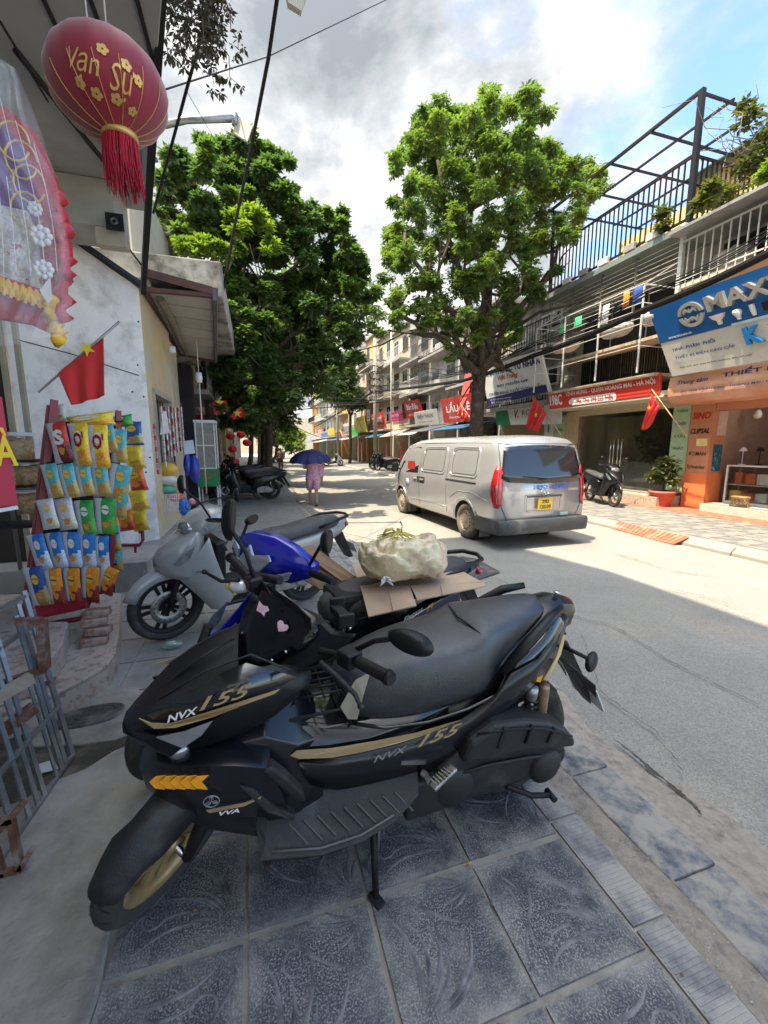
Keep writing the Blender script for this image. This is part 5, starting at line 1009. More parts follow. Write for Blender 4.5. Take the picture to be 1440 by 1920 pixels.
for s in (1, -1):
    for x0, x1, sl in ((.62, 1.62, -.02), (1.86, 2.98, -.08)):
        o = None; m = MB(); vside_line(m, rrect(x0, x1, 1.17, 1.70, .09, .0, sl), .014, .004, s, True); m.build('pressed_window_frame', M_SILVER, van)
        m = MB(); vside_line(m, rrect(x0+.05, x1-.05, 1.21, 1.66, .08, 0, sl), .005, .003, s, True); m.build('panel_groove', M_SEAM, van)
    m = MB(); P = [(3.14, 1.12), (4.30, 1.10), (4.12, 1.36), (3.86, 1.70), (3.30, 1.72), (3.16, 1.70)]; vside_poly(m, P, .007, s); m.build('cab_window', M_DGLASS, van)
    m = MB(); vside_line(m, [(.62, 1.075), (1.75, 1.075)], .014, .004, s); m.build('slider_rail', M_SEAM, van)
    m = MB(); vside_line(m, [(1.73, .42), (1.73, 1.78)], .004, .0015, s); vside_line(m, [(3.05, .40), (3.05, 1.78)], .004, .0015, s); vside_line(m, [(1.70, 1.785), (3.07, 1.785)], .004, .0015, s); vside_line(m, [(4.33, 1.08), (4.42, .62)], .004, .0015, s); vside_line(m, [(.35, 1.78), (3.9, 1.80)], .003, .0015, s); m.build('door_gap', M_SEAM, van)
    for x_ in (2.88, 3.28) if s > 0 else (3.28,):
        m = MB(); p = vs_(x_, .98, .018, s); m.box(p, (.17, .035, .035)); m.build('door_handle', M_SILVER, van, bevel=.01)
    m = MB(); vside_poly(m, [(2.74, .90), (3.16, .90), (3.16, 1.04), (2.74, 1.04)], .004, s); m.build('handle_sticker', M_SEAM, van)
    m = MB(); arch = [(1.02+.43*math.cos(a), .34+.43*math.sin(a)) for a in [R(8+164*i/14) for i in range(15)]]; vside_line(m, arch, .012, .0, s); arch = [(4.22+.42*math.cos(a), .34+.42*math.sin(a)) for a in [R(8+164*i/14) for i in range(15)]]; vside_line(m, arch, .012, .0, s); m.build('arch_lip', M_SILVER, van)
    m = MB(); vside_line(m, [(.25, .80), (.75, .90), (1.25, .88), (1.6, .72)], .006, .002, s); vside_line(m, [(1.75, .52), (4.0, .50)], .006, .0, s); m.build('body_crease', M_SILV2, van)
    # tail lamp wrapping round the corner
    m = MB(); zz_ = [.70, .78, .93, 1.12, 1.30, 1.42]; w1 = [.02, .09, .13, .12, .07, .015]
    rows = []
    for z, ww in zip(zz_, w1):
        row = []
        for k in range(9):
            q = k/8
            if q < .5: y_ = vhw(0, z)*(1-.10*(1-q*2)*(1 if ww > .05 else .3)); p = Vector((vx(0, y_, z)-.008, s*(y_+.002), vz(0, z)))
            else: x_ = .02+(q-.5)*2*ww; p = Vector((vx(x_, vhw(x_, z), z), s*(vhw(x_, z)+.006), vz(x_, z)))
            row.append(p)
        rows.append(row)
    m.add([p for r_ in rows for p in r_], [(i*9+j, i*9+j+1, (i+1)*9+j+1, (i+1)*9+j) if s < 0 else (i*9+j, (i+1)*9+j, (i+1)*9+j+1, i*9+j+1) for i in range(5) for j in range(8)], True); tl = m.build('tail_lamp', M_TAIL, van, solid=.008)
    m = MB(); rows = rows[2:4]; a, b_ = rows[0], rows[1]; P = [a[2].lerp(b_[2], .25), a[6].lerp(b_[6], .25), b_[6].lerp(a[6], .45), b_[2].lerp(a[2], .45)]; m.add([p+Vector((-.006, s*.006, 0)) for p in P], [(0, 1, 2, 3)]); m.build('clear_lens', M_LENS, tl, solid=.004)
    for cx_ in (1.02, 4.22):
        wl_ = wheel(van, (cx_, s*.83, .335), .335, .205, .205, rimm=mat('dusty_steel_rim', (.42, .36, .27), .6, .3, var=.2, vs=9, col2=(.25, .2, .15), c2s=6), spokes=0, disc=False, tread=False, tm=mat('dusty_tyre', (.10, .09, .075), .9, var=.2, vs=10, col2=(.25, .21, .16), c2s=4))
        m = MB(); Q = Matrix(((1, 0, 0), (0, 0, s), (0, 1, 0))); c = (cx_, s*.83, .335)
        m.lathe([(.20, .055), (.175, .045), (.16, .07), (.12, .085), (.075, .075), (.06, .095), (.0, .098)], c, Q, 32); hub = m.build('wheel_disc', mat('dusty_steel_rim', (0, 0, 0)), van)
        m = MB()
        for i in range(14):
            a = 2*PI*i/14; m.ell((cx_+.148*math.cos(a), s*(.83+.078), .335+.148*math.sin(a)), (.014, .006, .014), 8, 4)
        m.build('disc_holes', M_KLET, hub, kind='stuff')
        m = MB(); m.bb((cx_-.52, s*.72, .13), (cx_-.50, s*.92, .40)) if cx_ > 3 or s else 0; m.build('mud_flap', M_BUMP, van)
# rear face details
def vr(y, z, off=.008): return Vector((vx(0, y, z)-off, y, vz(0, z)))
def vr_poly(nm, pts, mt, off=.008, par=None, solid=.004, sub_=6):
    m = MB(); top, bot = pts   # lists of (y,z) left to right
    n = 12; rows = []
    for r_ in range(7):
        row = []
        for k in range(n+1):
            q = k/n; ft = lambda L_: (np.interp(q, [i/(len(L_)-1) for i in range(len(L_))], [p[0] for p in L_]), np.interp(q, [i/(len(L_)-1) for i in range(len(L_))], [p[1] for p in L_]))
            (y1, z1), (y0, z0) = ft(top), ft(bot); f_ = r_/6; row.append(vr(y0+(y1-y0)*f_, z0+(z1-z0)*f_, off))
        rows.append(row)
    m.add([p for r_ in rows for p in r_], [(i*(n+1)+j, i*(n+1)+j+1, (i+1)*(n+1)+j+1, (i+1)*(n+1)+j) for i in range(6) for j in range(n)], True)
    return m.build(nm, mt, par or van, solid=solid)
vr_poly('rear_window', ([(.74, 1.74), (.40, 1.77), (0, 1.78), (-.40, 1.77), (-.74, 1.74)], [(.84, 1.20), (.7, 1.14), (0, 1.10), (-.7, 1.14), (-.84, 1.20)]), M_DGLASS, .010)
def vr_line(nm, pts, mt, r=.005, off=.004, closed=True, par=None):
    L_ = pts+[pts[0]] if closed else pts; q = []
    for a, b_ in zip(L_, L_[1:]):
        for k in range(6): q.append(vr(a[0]+(b_[0]-a[0])*k/6, a[1]+(b_[1]-a[1])*k/6, off))
    q.append(vr(*L_[-1], off)); m = MB(); m.tube(q, r, 6); return m.build(nm, mt, par or van)
vr_line('tailgate_gap', [(.83, 1.80), (-.83, 1.80), (-.83, .72), (-.72, .50), (.72, .50), (.83, .72)], M_SEAM, .006, .001)
vr_line('wiper', [(.10, 1.16), (-.05, 1.18), (.42, 1.23)], M_BLACK, .010, .026, False)
vr_line('plate_recess_trim', [(.36, .885), (-.36, .885)], M_BUMP, .020, .012, False)
vr_line('plate_recess', [(.36, .885), (-.36, .885), (-.34, .62), (.34, .62)], M_SILV2, .008, .002)
m = MB(); o0 = vr(.17, .86, .016); m.box(vr(-.02, .745, .018), (.008, .30, .20)); pl = m.build('number_plate', mat('yellow_plate', (.80, .48, .03), .5, var=.08, vs=10), van, bevel=.004)
def rear_text(s_, y, z, w_, h_, mt, bold=.02, off=.02, par=None, nm='lettering', ext=0):
    m = MB(); put_text(m, s_, vr(y, z, off), (0, -1, 0), (0, 0, 1), w_, h_, bold, 0, .0, 1, ext); return m.build(nm, mt, par or van)
rear_text('29D', -.02, .79, .15, .062, M_KLET, .03, .026, pl); rear_text('120.09', -.02, .70, .23, .068, M_KLET, .03, .026, pl)
rear_text('29D -120.09', -.16, 1.035, .66, .080, mat('plate_blue', (.02, .07, .50), .5), .03, .016)
rear_text('HYUNDAI', .60, .985, .24, .032, M_CHROME, .02, .014, ext=.004); rear_text('STAREX', -.62, .985, .22, .040, M_CHROME, .02, .014, ext=.004)
m = MB(); c = vr(-.0, .945, .018); pts = [c+Vector((0, math.cos(a)*.085, math.sin(a)*.043)) for a in [2*PI*i/24 for i in range(25)]]; m.tube(pts, .007, 6); m.tube([c+Vector((0, .045, .035)), c+Vector((0, .02, -.03))], .008, 6); m.tube([c+Vector((0, -.02, .03)), c+Vector((0, -.045, -.035))], .008, 6); m.tube([c+Vector((0, .03, -.005)), c+Vector((0, -.03, .005))], .007, 6); m.build('oval_emblem', M_CHROME, van)
m = MB(); m.ell(vr(0, .91, .01), (.006, .012, .012), 8, 5); m.build('lock', M_SEAM, van)
m = MB(); m.box(vr(-.45, .56, .012), (.004, .17, .05)); m.build('round_sticker', mat('pale_blue_sticker', (.25, .42, .45), .5), van)
m = MB(); m.box(vr(-.12, 1.60, .016), (.004, .02, .01)); m.build('roof_button', M_SEAM, van)
# bumper
m = MB(); rings = []
for k in range(25):
    a = -1+2*k/24; y_ = .965*math.copysign(abs(math.sin(a*PI/2))**.8, a); bx_ = -.10+.10*abs(a)**5+.62*max(0, abs(a)-.86)/.14*1.0
    y_ = max(-.955, min(.955, y_))
    rings.append([(bx_+.10, y_*.9, .27), (bx_+.02, y_, .26), (bx_, y_*1.0, .34), (bx_-.005, y_*1.005, .44), (bx_+.015, y_, .495), (bx_+.12, y_*.93, .50)])
m.loft(rings, True, True); m.build('bumper', M_BUMP, van, bevel=.01)
for s in (1, -1):
    t_ = MB(); t_.box((4.28, s*1.07, 1.20), (.10, .17, .24)); o = t_.build('wing_mirror', M_BLACK, van, bevel=.03); t_ = MB(); t_.beam((4.25, s*.93, 1.15), (4.28, s*1.0, 1.18), .04); t_.build('mirror_arm', M_BLACK, o)
m = MB(); m.box(vs_(3.55, 1.28, .012), (.42, .006, .20)); m.build('painted_red_reflection', mat('red_reflection_colour', (.35, .03, .02), .5), van)  # red reflection in the cab window, painted as a thin plate
m = MB(); m.lathe([(0, .966), (.10, .966), (.10, .962)], (3.72, 0, .86), Matrix(((1, 0, 0), (0, 0, 1), (0, 1, 0))), 20); m.build('round_door_sticker', mat('faint_blue_sticker', (.35, .40, .55), .5), van)
m = MB(); m.beam((1.0, -.7, .3), (1.0, .7, .3), .12); m.beam((.1, .0, .34), (4.5, 0, .34), .5, .1); m.beam((4.2, -.7, .3), (4.2, .7, .3), .10); m.build('underbody', M_DARK, van)
# ============================================================ the black scooter in front
xb, yb, psi, phi, ssc = 1.03, 1.55, 3.187, .08, 1.05
_h = Vector((math.cos(psi), math.sin(psi), 0)); _l = Vector((-math.sin(psi), math.cos(psi), 0)); _z = Vector((0, 0, 1))
_l2 = _l*math.cos(phi)-_z*math.sin(phi); _z2 = _z*math.cos(phi)+_l*math.sin(phi)
RS = Matrix((_h, _l2, _z2)).transposed()
nv = thing('scooter', 'big matte black scooter with gold stripes parked across the dark tiles in front', 'scooter', (xb, yb, .1), rot=RS.to_euler(), scale=ssc)
def loc(px, py, yl):                                  # point of the scooter seen at a pixel, in its own frame, on the plane y = yl
    d = Vector(_f + _r*(px-720)/780. - _u*(py-960)/780.); Mi = RS.inverted()*(1/ssc)
    dl = Mi @ d; cl_ = Mi @ (Vector((0, 0, CAM_H))-Vector((xb, yb, .1))); t_ = (yl-cl_.y)/dl.y; return cl_+dl*t_
def part(nm, m, mt, par=None, **k): return m.build(nm, mt, par or nv, **k)
# --- wheels
rk = R(26.5)
st_a = Vector((-math.sin(rk), 0, math.cos(rk))); st_o = Vector((1.28, 0, .23))
SD = R(47)
def steer(p):
    v = Vector(p)-st_o; return st_o+v*math.cos(SD)+st_a.cross(v)*math.sin(SD)+st_a*st_a.dot(v)*(1-math.cos(SD))
fax = (steer((1.34, 1, .262))-steer((1.34, 0, .262))).normalized(); fc = steer((1.325, 0, .262))
fwt = wheel(nv, fc, .246, .098, .176, ax=fax, spokes=5, rimm=M_GOLDW, side=-1)
wheel(nv, (-.045, 0, .285), .288, .142, .190, spokes=5, rimm=M_GOLDW, side=-1)
fx = fax.cross(Vector((0, 0, 1))).normalized()*1.0
if fx.x < 0: fx = -fx
fz = fax.cross(fx); 
if fz.z < 0: fz = -fz
# front mudguard: a hood over the tyre in the wheel's own plane
m = MB(); rows = []
for i in range(15):
    a = R(190-168*i/14); wv = [.040, .058, .068, .074, .078, .080, .080, .080, .078, .076, .074, .072, .068, .062, .052][i]; rr_ = .276+(.012 if 4 < i < 10 else 0); row = []
    for k in range(9):
        q = -1+2*k/8; drop = .085*abs(q)**2.4 if 2 < i < 12 else .045*abs(q)**2.4; rad = rr_-drop; row.append(fc+fx*math.cos(a)*rad+fz*math.sin(a)*rad+fax*q*wv)
    rows.append(row)
m.add([p for r_ in rows for p in r_], [(i*9+j, i*9+j+1, (i+1)*9+j+1, (i+1)*9+j) for i in range(14) for j in range(8)], True)
part('front_mudguard', m, M_DPLAST, solid=.006)
for s in (1, -1):
    m = MB(); up_ = fc+fax*s*.082; m.tube([up_, up_-Vector(fx)*.03+fz*.12, up_-Vector(fx)*.12+fz*.30], [.018, .024, .028], 10); part('fork_leg', m, M_BLACK)
m = MB(); m.tube([fc-fax*.09, fc+fax*.09], .012, 8); part('axle', m, M_CHROME)
# --- front cowl with shoulders rising to the handlebar
m = MB()
def cs(x, hw_, zb, zc, zs): return (x, [(0, zb), (hw_*.55, zb+.004), (hw_*.92, zb+.03), (hw_, (zb+zs)/2), (hw_*.97, zs-.035), (hw_*.86, zs-.008), (hw_*.72, zs), (hw_*.40, zc+(zs-zc)*.25), (0, zc)])
sym(m, [cs(1.405, .028, .695, .722, .72), cs(1.385, .065, .68, .74, .738), cs(1.345, .112, .665, .768, .765), cs(1.285, .155, .655, .80, .815), cs(1.21, .182, .66, .815, .852), cs(1.13, .198, .68, .82, .885), cs(1.05, .203, .70, .81, .905), cs(.97, .20, .73, .81, .91), cs(.90, .188, .77, .83, .89), cs(.85, .15, .80, .84, .86)])
part('front_cowl', m, M_PLAST, bevel=.004)
# gloss side inlay with the gold stripe, the model name and the headlamps
for s in (1, -1):
    def S_(px, py, y_, o=0): p = loc(px, py, y_); return Vector((p.x, s*(y_+o), p.z))
    if s == 1:
        hl = [S_(256, 1362, .118), S_(300, 1372, .150), S_(350, 1362, .182), S_(405, 1342, .200), S_(418, 1336, .206), S_(385, 1368, .200), S_(350, 1392, .188), S_(325, 1412, .172), S_(300, 1402, .15), S_(272, 1380, .125)]
        st_ = [S_(262, 1343, .130, .004), S_(285, 1352, .150, .004), S_(320, 1353, .172, .004), S_(400, 1329, .204, .004), S_(470, 1306, .209, .004), S_(524, 1289, .209, .004), S_(515, 1297, .209, .004), S_(470, 1313, .209, .004), S_(400, 1340, .204, .004), S_(330, 1360, .176, .004), S_(290, 1362, .152, .004)]
        HL, ST = hl, st_
    else: hl = [Vector((p.x, -p.y, p.z)) for p in HL]; st_ = [Vector((p.x, -p.y, p.z)) for p in ST]
    m = MB(); m.plate(hl, .022*s, dir=(.2, 1, .25)); hh = part('headlamp', m, M_SMOKE, bevel=.004)
    m = MB(); P = [hl[1], hl[2], hl[3], hl[5], hl[6], hl[6].lerp(hl[1], .55)]; m.plate([p+Vector((.006, s*.024, .006)) for p in P], .006*s, dir=(.2, 1, .25)); m.build('lamp_lens', mat('milky_lamp_lens', (.20, .205, .22), .15, var=.15, vs=20, coat=1.), hh, bevel=.002)
    m = MB(); m.plate([p+Vector((0, s*.003, 0)) for p in st_], .003*s, dir=(.1, 1, .1)); part('gold_stripe', m, M_GOLD)
    m = MB(); c = loc(335, 1408, .165); c = Vector((c.x, s*c.y, c.z)); m.ell(c, (.030, .022, .026), 12, 8); part('indicator', m, M_LENS)
P = [loc(*q) for q in ((272, 1337, .135), (330, 1300, .15), (400, 1268, .172), (462, 1243, .19), (560, 1270, .20), (524, 1287, .208), (470, 1303, .208), (400, 1326, .203), (325, 1350, .172), (288, 1349, .15))]
m = MB(); cP = sum(P, Vector())/len(P)+Vector((0, .018, .012)); m.add([p+Vector((0, .004, .003)) for p in P]+[cP], [(i, (i+1) % 10, 10) for i in range(10)], True); part('gloss_inlay', m, M_GLOSSK, solid=.003)
m = MB(); m.tube([loc(*q)+Vector((0, 0, .006)) for q in ((255, 1335, .02), (300, 1292, -.02), (370, 1238, -.06), (440, 1200, -.09))], [.003, .007, .008, .004], 6, sq=.4); part('nose_ridge', m, M_PLAST)
m = MB(); m.tube([loc(*q)+Vector((0, .004, .004)) for q in ((300, 1312, .12), (380, 1262, .13), (470, 1228, .15), (545, 1258, .18))], .0035, 6); part('cowl_edge', m, M_DPLAST)
# name on the cowl
Ua = (loc(515, 1287, .212)-loc(325, 1345, .186)).normalized(); Va = Vector((.05, .0, 1)); Va = (Va-Ua*Va.dot(Ua)).normalized()
m = MB(); put_text(m, 'NVX', loc(345, 1331, .190), Ua, Va, .085, .022, .02, .45, .020); part('lettering', m, M_WLET)
m = MB(); put_text(m, '155', loc(425, 1300, .212), Ua, Va, .15, .036, .015, .5, .016, 1.05); part('lettering', m, M_GOLD)
# --- lower fairing wing (ridge + flank) with arrows, round emblem
def wing(s):
    f_ = (lambda p: p) if s > 0 else (lambda p: Vector((p.x, -p.y, p.z)))
    top = [f_(loc(*q)) for q in ((262, 1438, .10), (300, 1424, .15), (370, 1418, .20), (440, 1420, .235), (508, 1432, .255))]
    rid = [f_(loc(*q)) for q in ((264, 1446, .13), (300, 1440, .185), (370, 1436, .235), (440, 1436, .262), (506, 1440, .27))]
    mid = [f_(loc(*q)) for q in ((275, 1475, .13), (305, 1482, .18), (370, 1486, .225), (445, 1490, .245), (530, 1490, .25))]
    bot = [f_(loc(*q)) for q in ((300, 1500, .10), (330, 1512, .15), (380, 1522, .19), (450, 1530, .215), (545, 1532, .22))]
    in_ = [p+Vector((0, -s*.07, .012)) for p in bot]; top_in = [p+Vector((0, -s*.09, .004)) for p in top]
    m = MB(); rows = [top_in, top, rid, mid, bot, in_]; m.add([p for r_ in rows for p in r_], [((i*5+j, i*5+j+1, (i+1)*5+j+1, (i+1)*5+j) if s < 0 else (i*5+j, (i+1)*5+j, (i+1)*5+j+1, i*5+j+1)) for i in range(5) for j in range(4)], True)
    part('side_fairing', m, M_SATINK, solid=.005, bevel=.003); return top, rid, mid, bot
tw, rw, mw, bw = wing(1); wing(-1)
nf = (mw[3]-mw[1]).cross(rw[2]-mw[2]).normalized()
if nf.y < 0: nf = -nf
for i in range(5):                                    # reflective chevrons
    x0, w_ = 289+19*i, 17
    if i == 4: w_ = 20
    P = [(x0+5, 1449), (x0+w_+6, 1447), (x0+w_-6, 1460), (x0+w_+4, 1473), (x0+8, 1471), (x0-4+4, 1459)]
    P = [(x0+7, 1449), (x0+w_+9, 1447), (x0+w_-4, 1459), (x0+w_+7, 1473), (x0+6, 1471), (x0-5, 1459)]
    yv = .205+.012*i
    m = MB(); m.plate([loc(a, b_, yv-.0+.003)+nf*.010 for a, b_ in P], .002, dir=nf); part('chevron', m, M_AMBER)
ce = loc(398, 1499, .238)+nf*.006; ux = Vector((-1, .12, 0)).normalized(); uz = nf.cross(ux); uz = uz if uz.z > 0 else -uz
M_EMB = mat('grey_emblem', (.30, .31, .33), .4, .4)
m = MB(); m.tube([ce+(ux*math.cos(a)+uz*math.sin(a))*.021 for a in [2*PI*i/24 for i in range(25)]], .0016, 5)
for k in range(3):
    a = PI/2+2*PI*k/3; d_ = ux*math.cos(a)+uz*math.sin(a); n_2 = ux*-math.sin(a)+uz*math.cos(a)
    m.tube([ce, ce+d_*.019], .0014, 4)
    for s in (-1, 1): m.tube([ce+d_*.018+n_2*s*.001, ce+d_*.015+n_2*s*.005, ce+d_*.006+n_2*s*.005], .0012, 4)
part('round_emblem', m, M_EMB)
m = MB(); put_text(m, 'VVA', loc(432, 1514, .232)+nf*.008, ux, uz, .055, .016, .03, .3, .006); part('lettering', m, M_WLET)
m = MB(); P = [loc(*q) for q in ((388, 1514, .215), (460, 1500, .24), (492, 1488, .25), (490, 1492, .25), (460, 1506, .24), (395, 1519, .215))]; m.plate([p+nf*.007 for p in P], .002, dir=nf); part('gold_pinstripe', m, M_GOLD)
# big air scoop arm behind the wing
P = [loc(*q) for q in ((492, 1438, .262), (510, 1430, .262), (538, 1452, .26), (568, 1482, .255), (572, 1494, .25), (556, 1492, .25), (528, 1470, .255))]
m = MB(); m.plate([p+Vector((0, -.025, 0)) for p in P], .045, dir=(0, 1, 0)); part('scoop_arm', m, M_DPLAST, bevel=.008)
P = [loc(*q) for q in ((448, 1468, .25), (475, 1470, .24), (520, 1510, .235), (555, 1524, .235), (548, 1533, .235), (500, 1518, .24))]
m = MB(); m.plate([p+Vector((0, -.02, 0)) for p in P], .035, dir=(0, 1, 0)); part('scoop_lip', m, M_DPLAST, bevel=.006)
# --- inner front core: leg shield, radiator, belly
m = MB(); sym(m, [(1.30, [(0, .40), (.10, .42), (.12, .55), (.10, .67), (0, .68)]), (1.16, [(0, .34), (.15, .36), (.18, .5), (.17, .68), (0, .72)]), (1.0, [(0, .27), (.17, .29), (.205, .42), (.19, .70), (0, .80)]), (.90, [(0, .22), (.17, .24), (.20, .36), (.165, .62), (0, .82)]), (.82, [(0, .20), (.15, .22), (.19, .32), (.13, .60), (0, .66)])]); part('leg_shield', m, M_SATINK, bevel=.005)
# --- tall centre tunnel
m = MB(); sym(m, [(.93, [(0, .26), (.14, .28), (.165, .44), (.150, .60), (.10, .655), (0, .665)]), (.80, [(0, .22), (.14, .25), (.165, .44), (.155, .58), (.12, .625), (0, .63)]), (.66, [(0, .22), (.14, .25), (.170, .44), (.165, .58), (.12, .615), (0, .62)]), (.50, [(0, .26), (.13, .28), (.165, .44), (.165, .60), (.10, .64), (0, .64)]), (.35, [(0, .30), (.12, .32), (.15, .46), (.15, .62), (.1, .66), (0, .66)])]); part('centre_tunnel', m, M_GLOSSK, bevel=.004)
# gold stripe along the flank
P = [loc(*q) for q in ((544, 1414, .172), (556, 1405, .172), (620, 1401, .174), (700, 1388, .18), (780, 1372, .186), (862, 1348, .19), (800, 1374, .186), (740, 1392, .182), (680, 1407, .176), (620, 1418, .174), (560, 1420, .172))]
m = MB(); m.plate([p+Vector((0, .004, 0)) for p in P], .003, dir=(0, 1, 0)); part('gold_stripe', m, M_GOLD)
# --- flank and tail panels, left and right
def mir(P, s): return [Vector((p.x, s*p.y, p.z)) for p in P]
fl = [loc(*q) for q in ((560, 1425, .168), (660, 1412, .172), (770, 1388, .180), (860, 1352, .188), (930, 1302, .19), (958, 1262, .188), (1010, 1236, .172), (1040, 1190, .12), (1052, 1168, .085), (1058, 1150, .075), (1063, 1162, .07), (1055, 1200, .085), (1030, 1262, .11), (1000, 1296, .135), (930, 1350, .16), (870, 1400, .175), (810, 1446, .175), (740, 1470, .17), (640, 1480, .165), (575, 1470, .165))]
for s in (1, -1):
    m = MB(); P = mir(fl, s); c = [Vector((p.x, p.y-s*.04, p.z)) for p in P]; n = len(P)
    # split into a strip between the upper and the lower edge so that it bends with the body
    up_l = P[0:10]; lo_l = [P[0]]+list(reversed(P[11:]))[:8]+[P[10]]
    rows = [up_l, [a.lerp(b_, .33)+Vector((0, s*.012, 0)) for a, b_ in zip(up_l, lo_l)], [a.lerp(b_, .66)+Vector((0, s*.010, 0)) for a, b_ in zip(up_l, lo_l)], lo_l]; nn_ = len(up_l)
    m.add([p for r_ in rows for p in r_], [(i*nn_+j, (i+1)*nn_+j, (i+1)*nn_+j+1, i*nn_+j+1) if s > 0 else (i*nn_+j, i*nn_+j+1, (i+1)*nn_+j+1, (i+1)*nn_+j) for i in range(3) for j in range(nn_-1)], True)
    part('flank_panel', m, M_SATINK, solid=.008)
U2 = (loc(880, 1352, .19)-loc(700, 1412, .18)).normalized(); V2 = Vector((.1, 0, 1)); V2 = (V2-U2*V2.dot(U2)).normalized()
m = MB(); put_text(m, '155', loc(822, 1372, .196)+Vector((0, .012, 0)), U2, V2, .175, .042, .015, .5, .004, 1.05); part('lettering', m, M_GOLD)
m = MB(); put_text(m, 'NVX', loc(730, 1408, .19)+Vector((0, .010, 0)), U2, V2, .125, .026, .01, .45, .004); part('lettering', m, mat('grey_letters', (.22, .22, .22), .5))
# --- tail unit, grab rail and rear light
m = MB()
def ts(x, hw_, zb, zt): return (x, [(0, zb), (hw_*.7, zb+.004), (hw_, zb+.03), (hw_*1.02, (zb+zt)/2), (hw_*.8, zt-.012), (hw_*.4, zt), (0, zt+.004)])
sym(m, [ts(.50, .13, .45, .60), ts(.30, .165, .50, .66), ts(.12, .145, .56, .76), ts(-.02, .125, .64, .84), ts(-.12, .10, .70, .905), ts(-.20, .080, .75, .922), ts(-.27, .060, .79, .905), ts(-.305, .038, .82, .89)]); part('tail_unit', m, M_SATINK, bevel=.005)
for s in (1, -1):
    m = MB(); m.tube([(.16, s*.185, .74), (.05, s*.178, .835), (-.06, s*.150, .90), (-.15, s*.115, .925)], [.016, .02, .02, .014], 8); part('grab_rail', m, M_PLAST)
    rows = [mir([loc(*q) for q in rw_], s) for rw_ in (((925, 1318, .16), (944, 1285, .152), (952, 1243, .148), (1000, 1212, .128), (1028, 1176, .105), (1040, 1142, .07)), ((945, 1316, .188), (962, 1284, .182), (974, 1248, .176), (1016, 1222, .156), (1044, 1186, .124), (1056, 1150, .084)), ((958, 1322, .182), (985, 1296, .172), (1012, 1272, .156), (1040, 1236, .136), (1056, 1196, .108), (1063, 1160, .075)))]
    m = MB(); m.add([p for r_ in rows for p in r_], [(i*6+j, (i+1)*6+j, (i+1)*6+j+1, i*6+j+1) if s > 0 else (i*6+j, i*6+j+1, (i+1)*6+j+1, (i+1)*6+j) for i in range(2) for j in range(5)], True); part('tail_panel', m, M_GLOSSK, solid=.008, sub=1)
    m = MB(); P = mir([loc(*q) for q in ((1048, 1185, .10), (1036, 1225, .12), (1012, 1268, .14), (1018, 1270, .14), (1044, 1222, .12), (1053, 1186, .10))], s); m.plate([p+Vector((0, s*.02, 0)) for p in P], .003*s, dir=(0, 1, 0)); part('gold_trim', m, M_GOLD)
P = [loc(*q) for q in ((1003, 1266, .16), (1013, 1262, .16), (1008, 1275, .16), (1000, 1273, .16))]; m = MB(); m.plate([p+Vector((0, .014, 0)) for p in P], .002, dir=(0, 1, 0)); part('side_marker', m, M_AMBER)
m = MB(); m.ell((-.21, .02, .942), (.016, .016, .006), 12, 5); part('seat_lock', m, M_CHROME)
m = MB(); m.box((-.285, 0, .80), (.03, .07, .04), (0, .4, 0)); part('tail_lamp', m, M_TAIL, bevel=.01)
# --- rear plate holder with blades and indicators
m = MB(); m.plate([(-.24, .03, .74), (-.30, .03, .70), (-.46, .035, .44), (-.50, .03, .33), (-.44, .03, .40), (-.34, .03, .55), (-.22, .03, .68)], -.06, dir=(0, 1, 0)); part('plate_holder', m, M_DPLAST, bevel=.005)
for s in (1, -1):
    m = MB(); m.ell((-.36, s*.11, .64), (.055, .024, .018), 12, 8, rot=(0, .5, s*.6)); q_ = part('rear_indicator', m, M_PLAST); m = MB(); m.tube([(-.28, s*.03, .68), (-.35, s*.10, .65)], .009, 7); m.build('indicator_stem', M_BLACK, q_)
    m = MB(); m.plate([(-.30, s*.05, .60), (-.42, s*.10, .50), (-.45, s*.09, .42), (-.38, s*.05, .50)], .006); part('fender_blade', m, M_DPLAST, bevel=.002)
m = MB(); m.box((-.475, 0, .40), (.006, .19, .14), (0, .5, 0)); part('number_plate', m, M_SIGNW)
# --- seat
m = MB()
def se(x, hw_, zb, zt, sh=.03): return (x, [(0, zb), (hw_*.8, zb), (hw_, zb+.03), (hw_*1.0, zb+(zt-zb)*.55), (hw_*.90, zt-sh), (hw_*.66, zt-sh*.3), (hw_*.3, zt+.002), (0, zt+.004)])
sym(m, [se(.75, .055, .62, .735), se(.735, .085, .615, .765), se(.69, .115, .605, .795), se(.60, .150, .60, .822), se(.48, .172, .605, .842), se(.36, .182, .61, .852), se(.26, .186, .63, .862, .02), se(.215, .182, .64, .90, .02), se(.17, .160, .68, .905), se(.08, .132, .76, .918), se(-.02, .108, .83, .928), se(-.09, .085, .865, .932), se(-.125, .055, .88, .93)])
st_o_ = part('seat', m, M_SEAT, sub=1)
m = MB(); pts = [loc(*q) for q in ((640, 1322, .125), (668, 1272, .125), (697, 1256, .13), (684, 1300, .14), (672, 1345, .142), (655, 1345, .13))]; m.plate([p+Vector((.006, .006, .0)) for p in pts], .004, dir=(.35, .9, .1)); m.build('tan_front_patch', mat('tan_vinyl', (.30, .27, .21), .6, var=.1), st_o_, bevel=.002)
m = MB(); ring_ = []; 
for q in ((.72, .118, .62), (.6, .158, .60), (.45, .178, .60), (.3, .19, .625), (.17, .182, .65), (.08, .142, .75), (-.02, .118, .825), (-.10, .09, .862)): ring_.append(q)
m.tube(ring_, .006, 6); m.tube([(a, -b_, c) for a, b_, c in ring_], .006, 6); m.build('seat_rim', M_GLOSSK, st_o_)
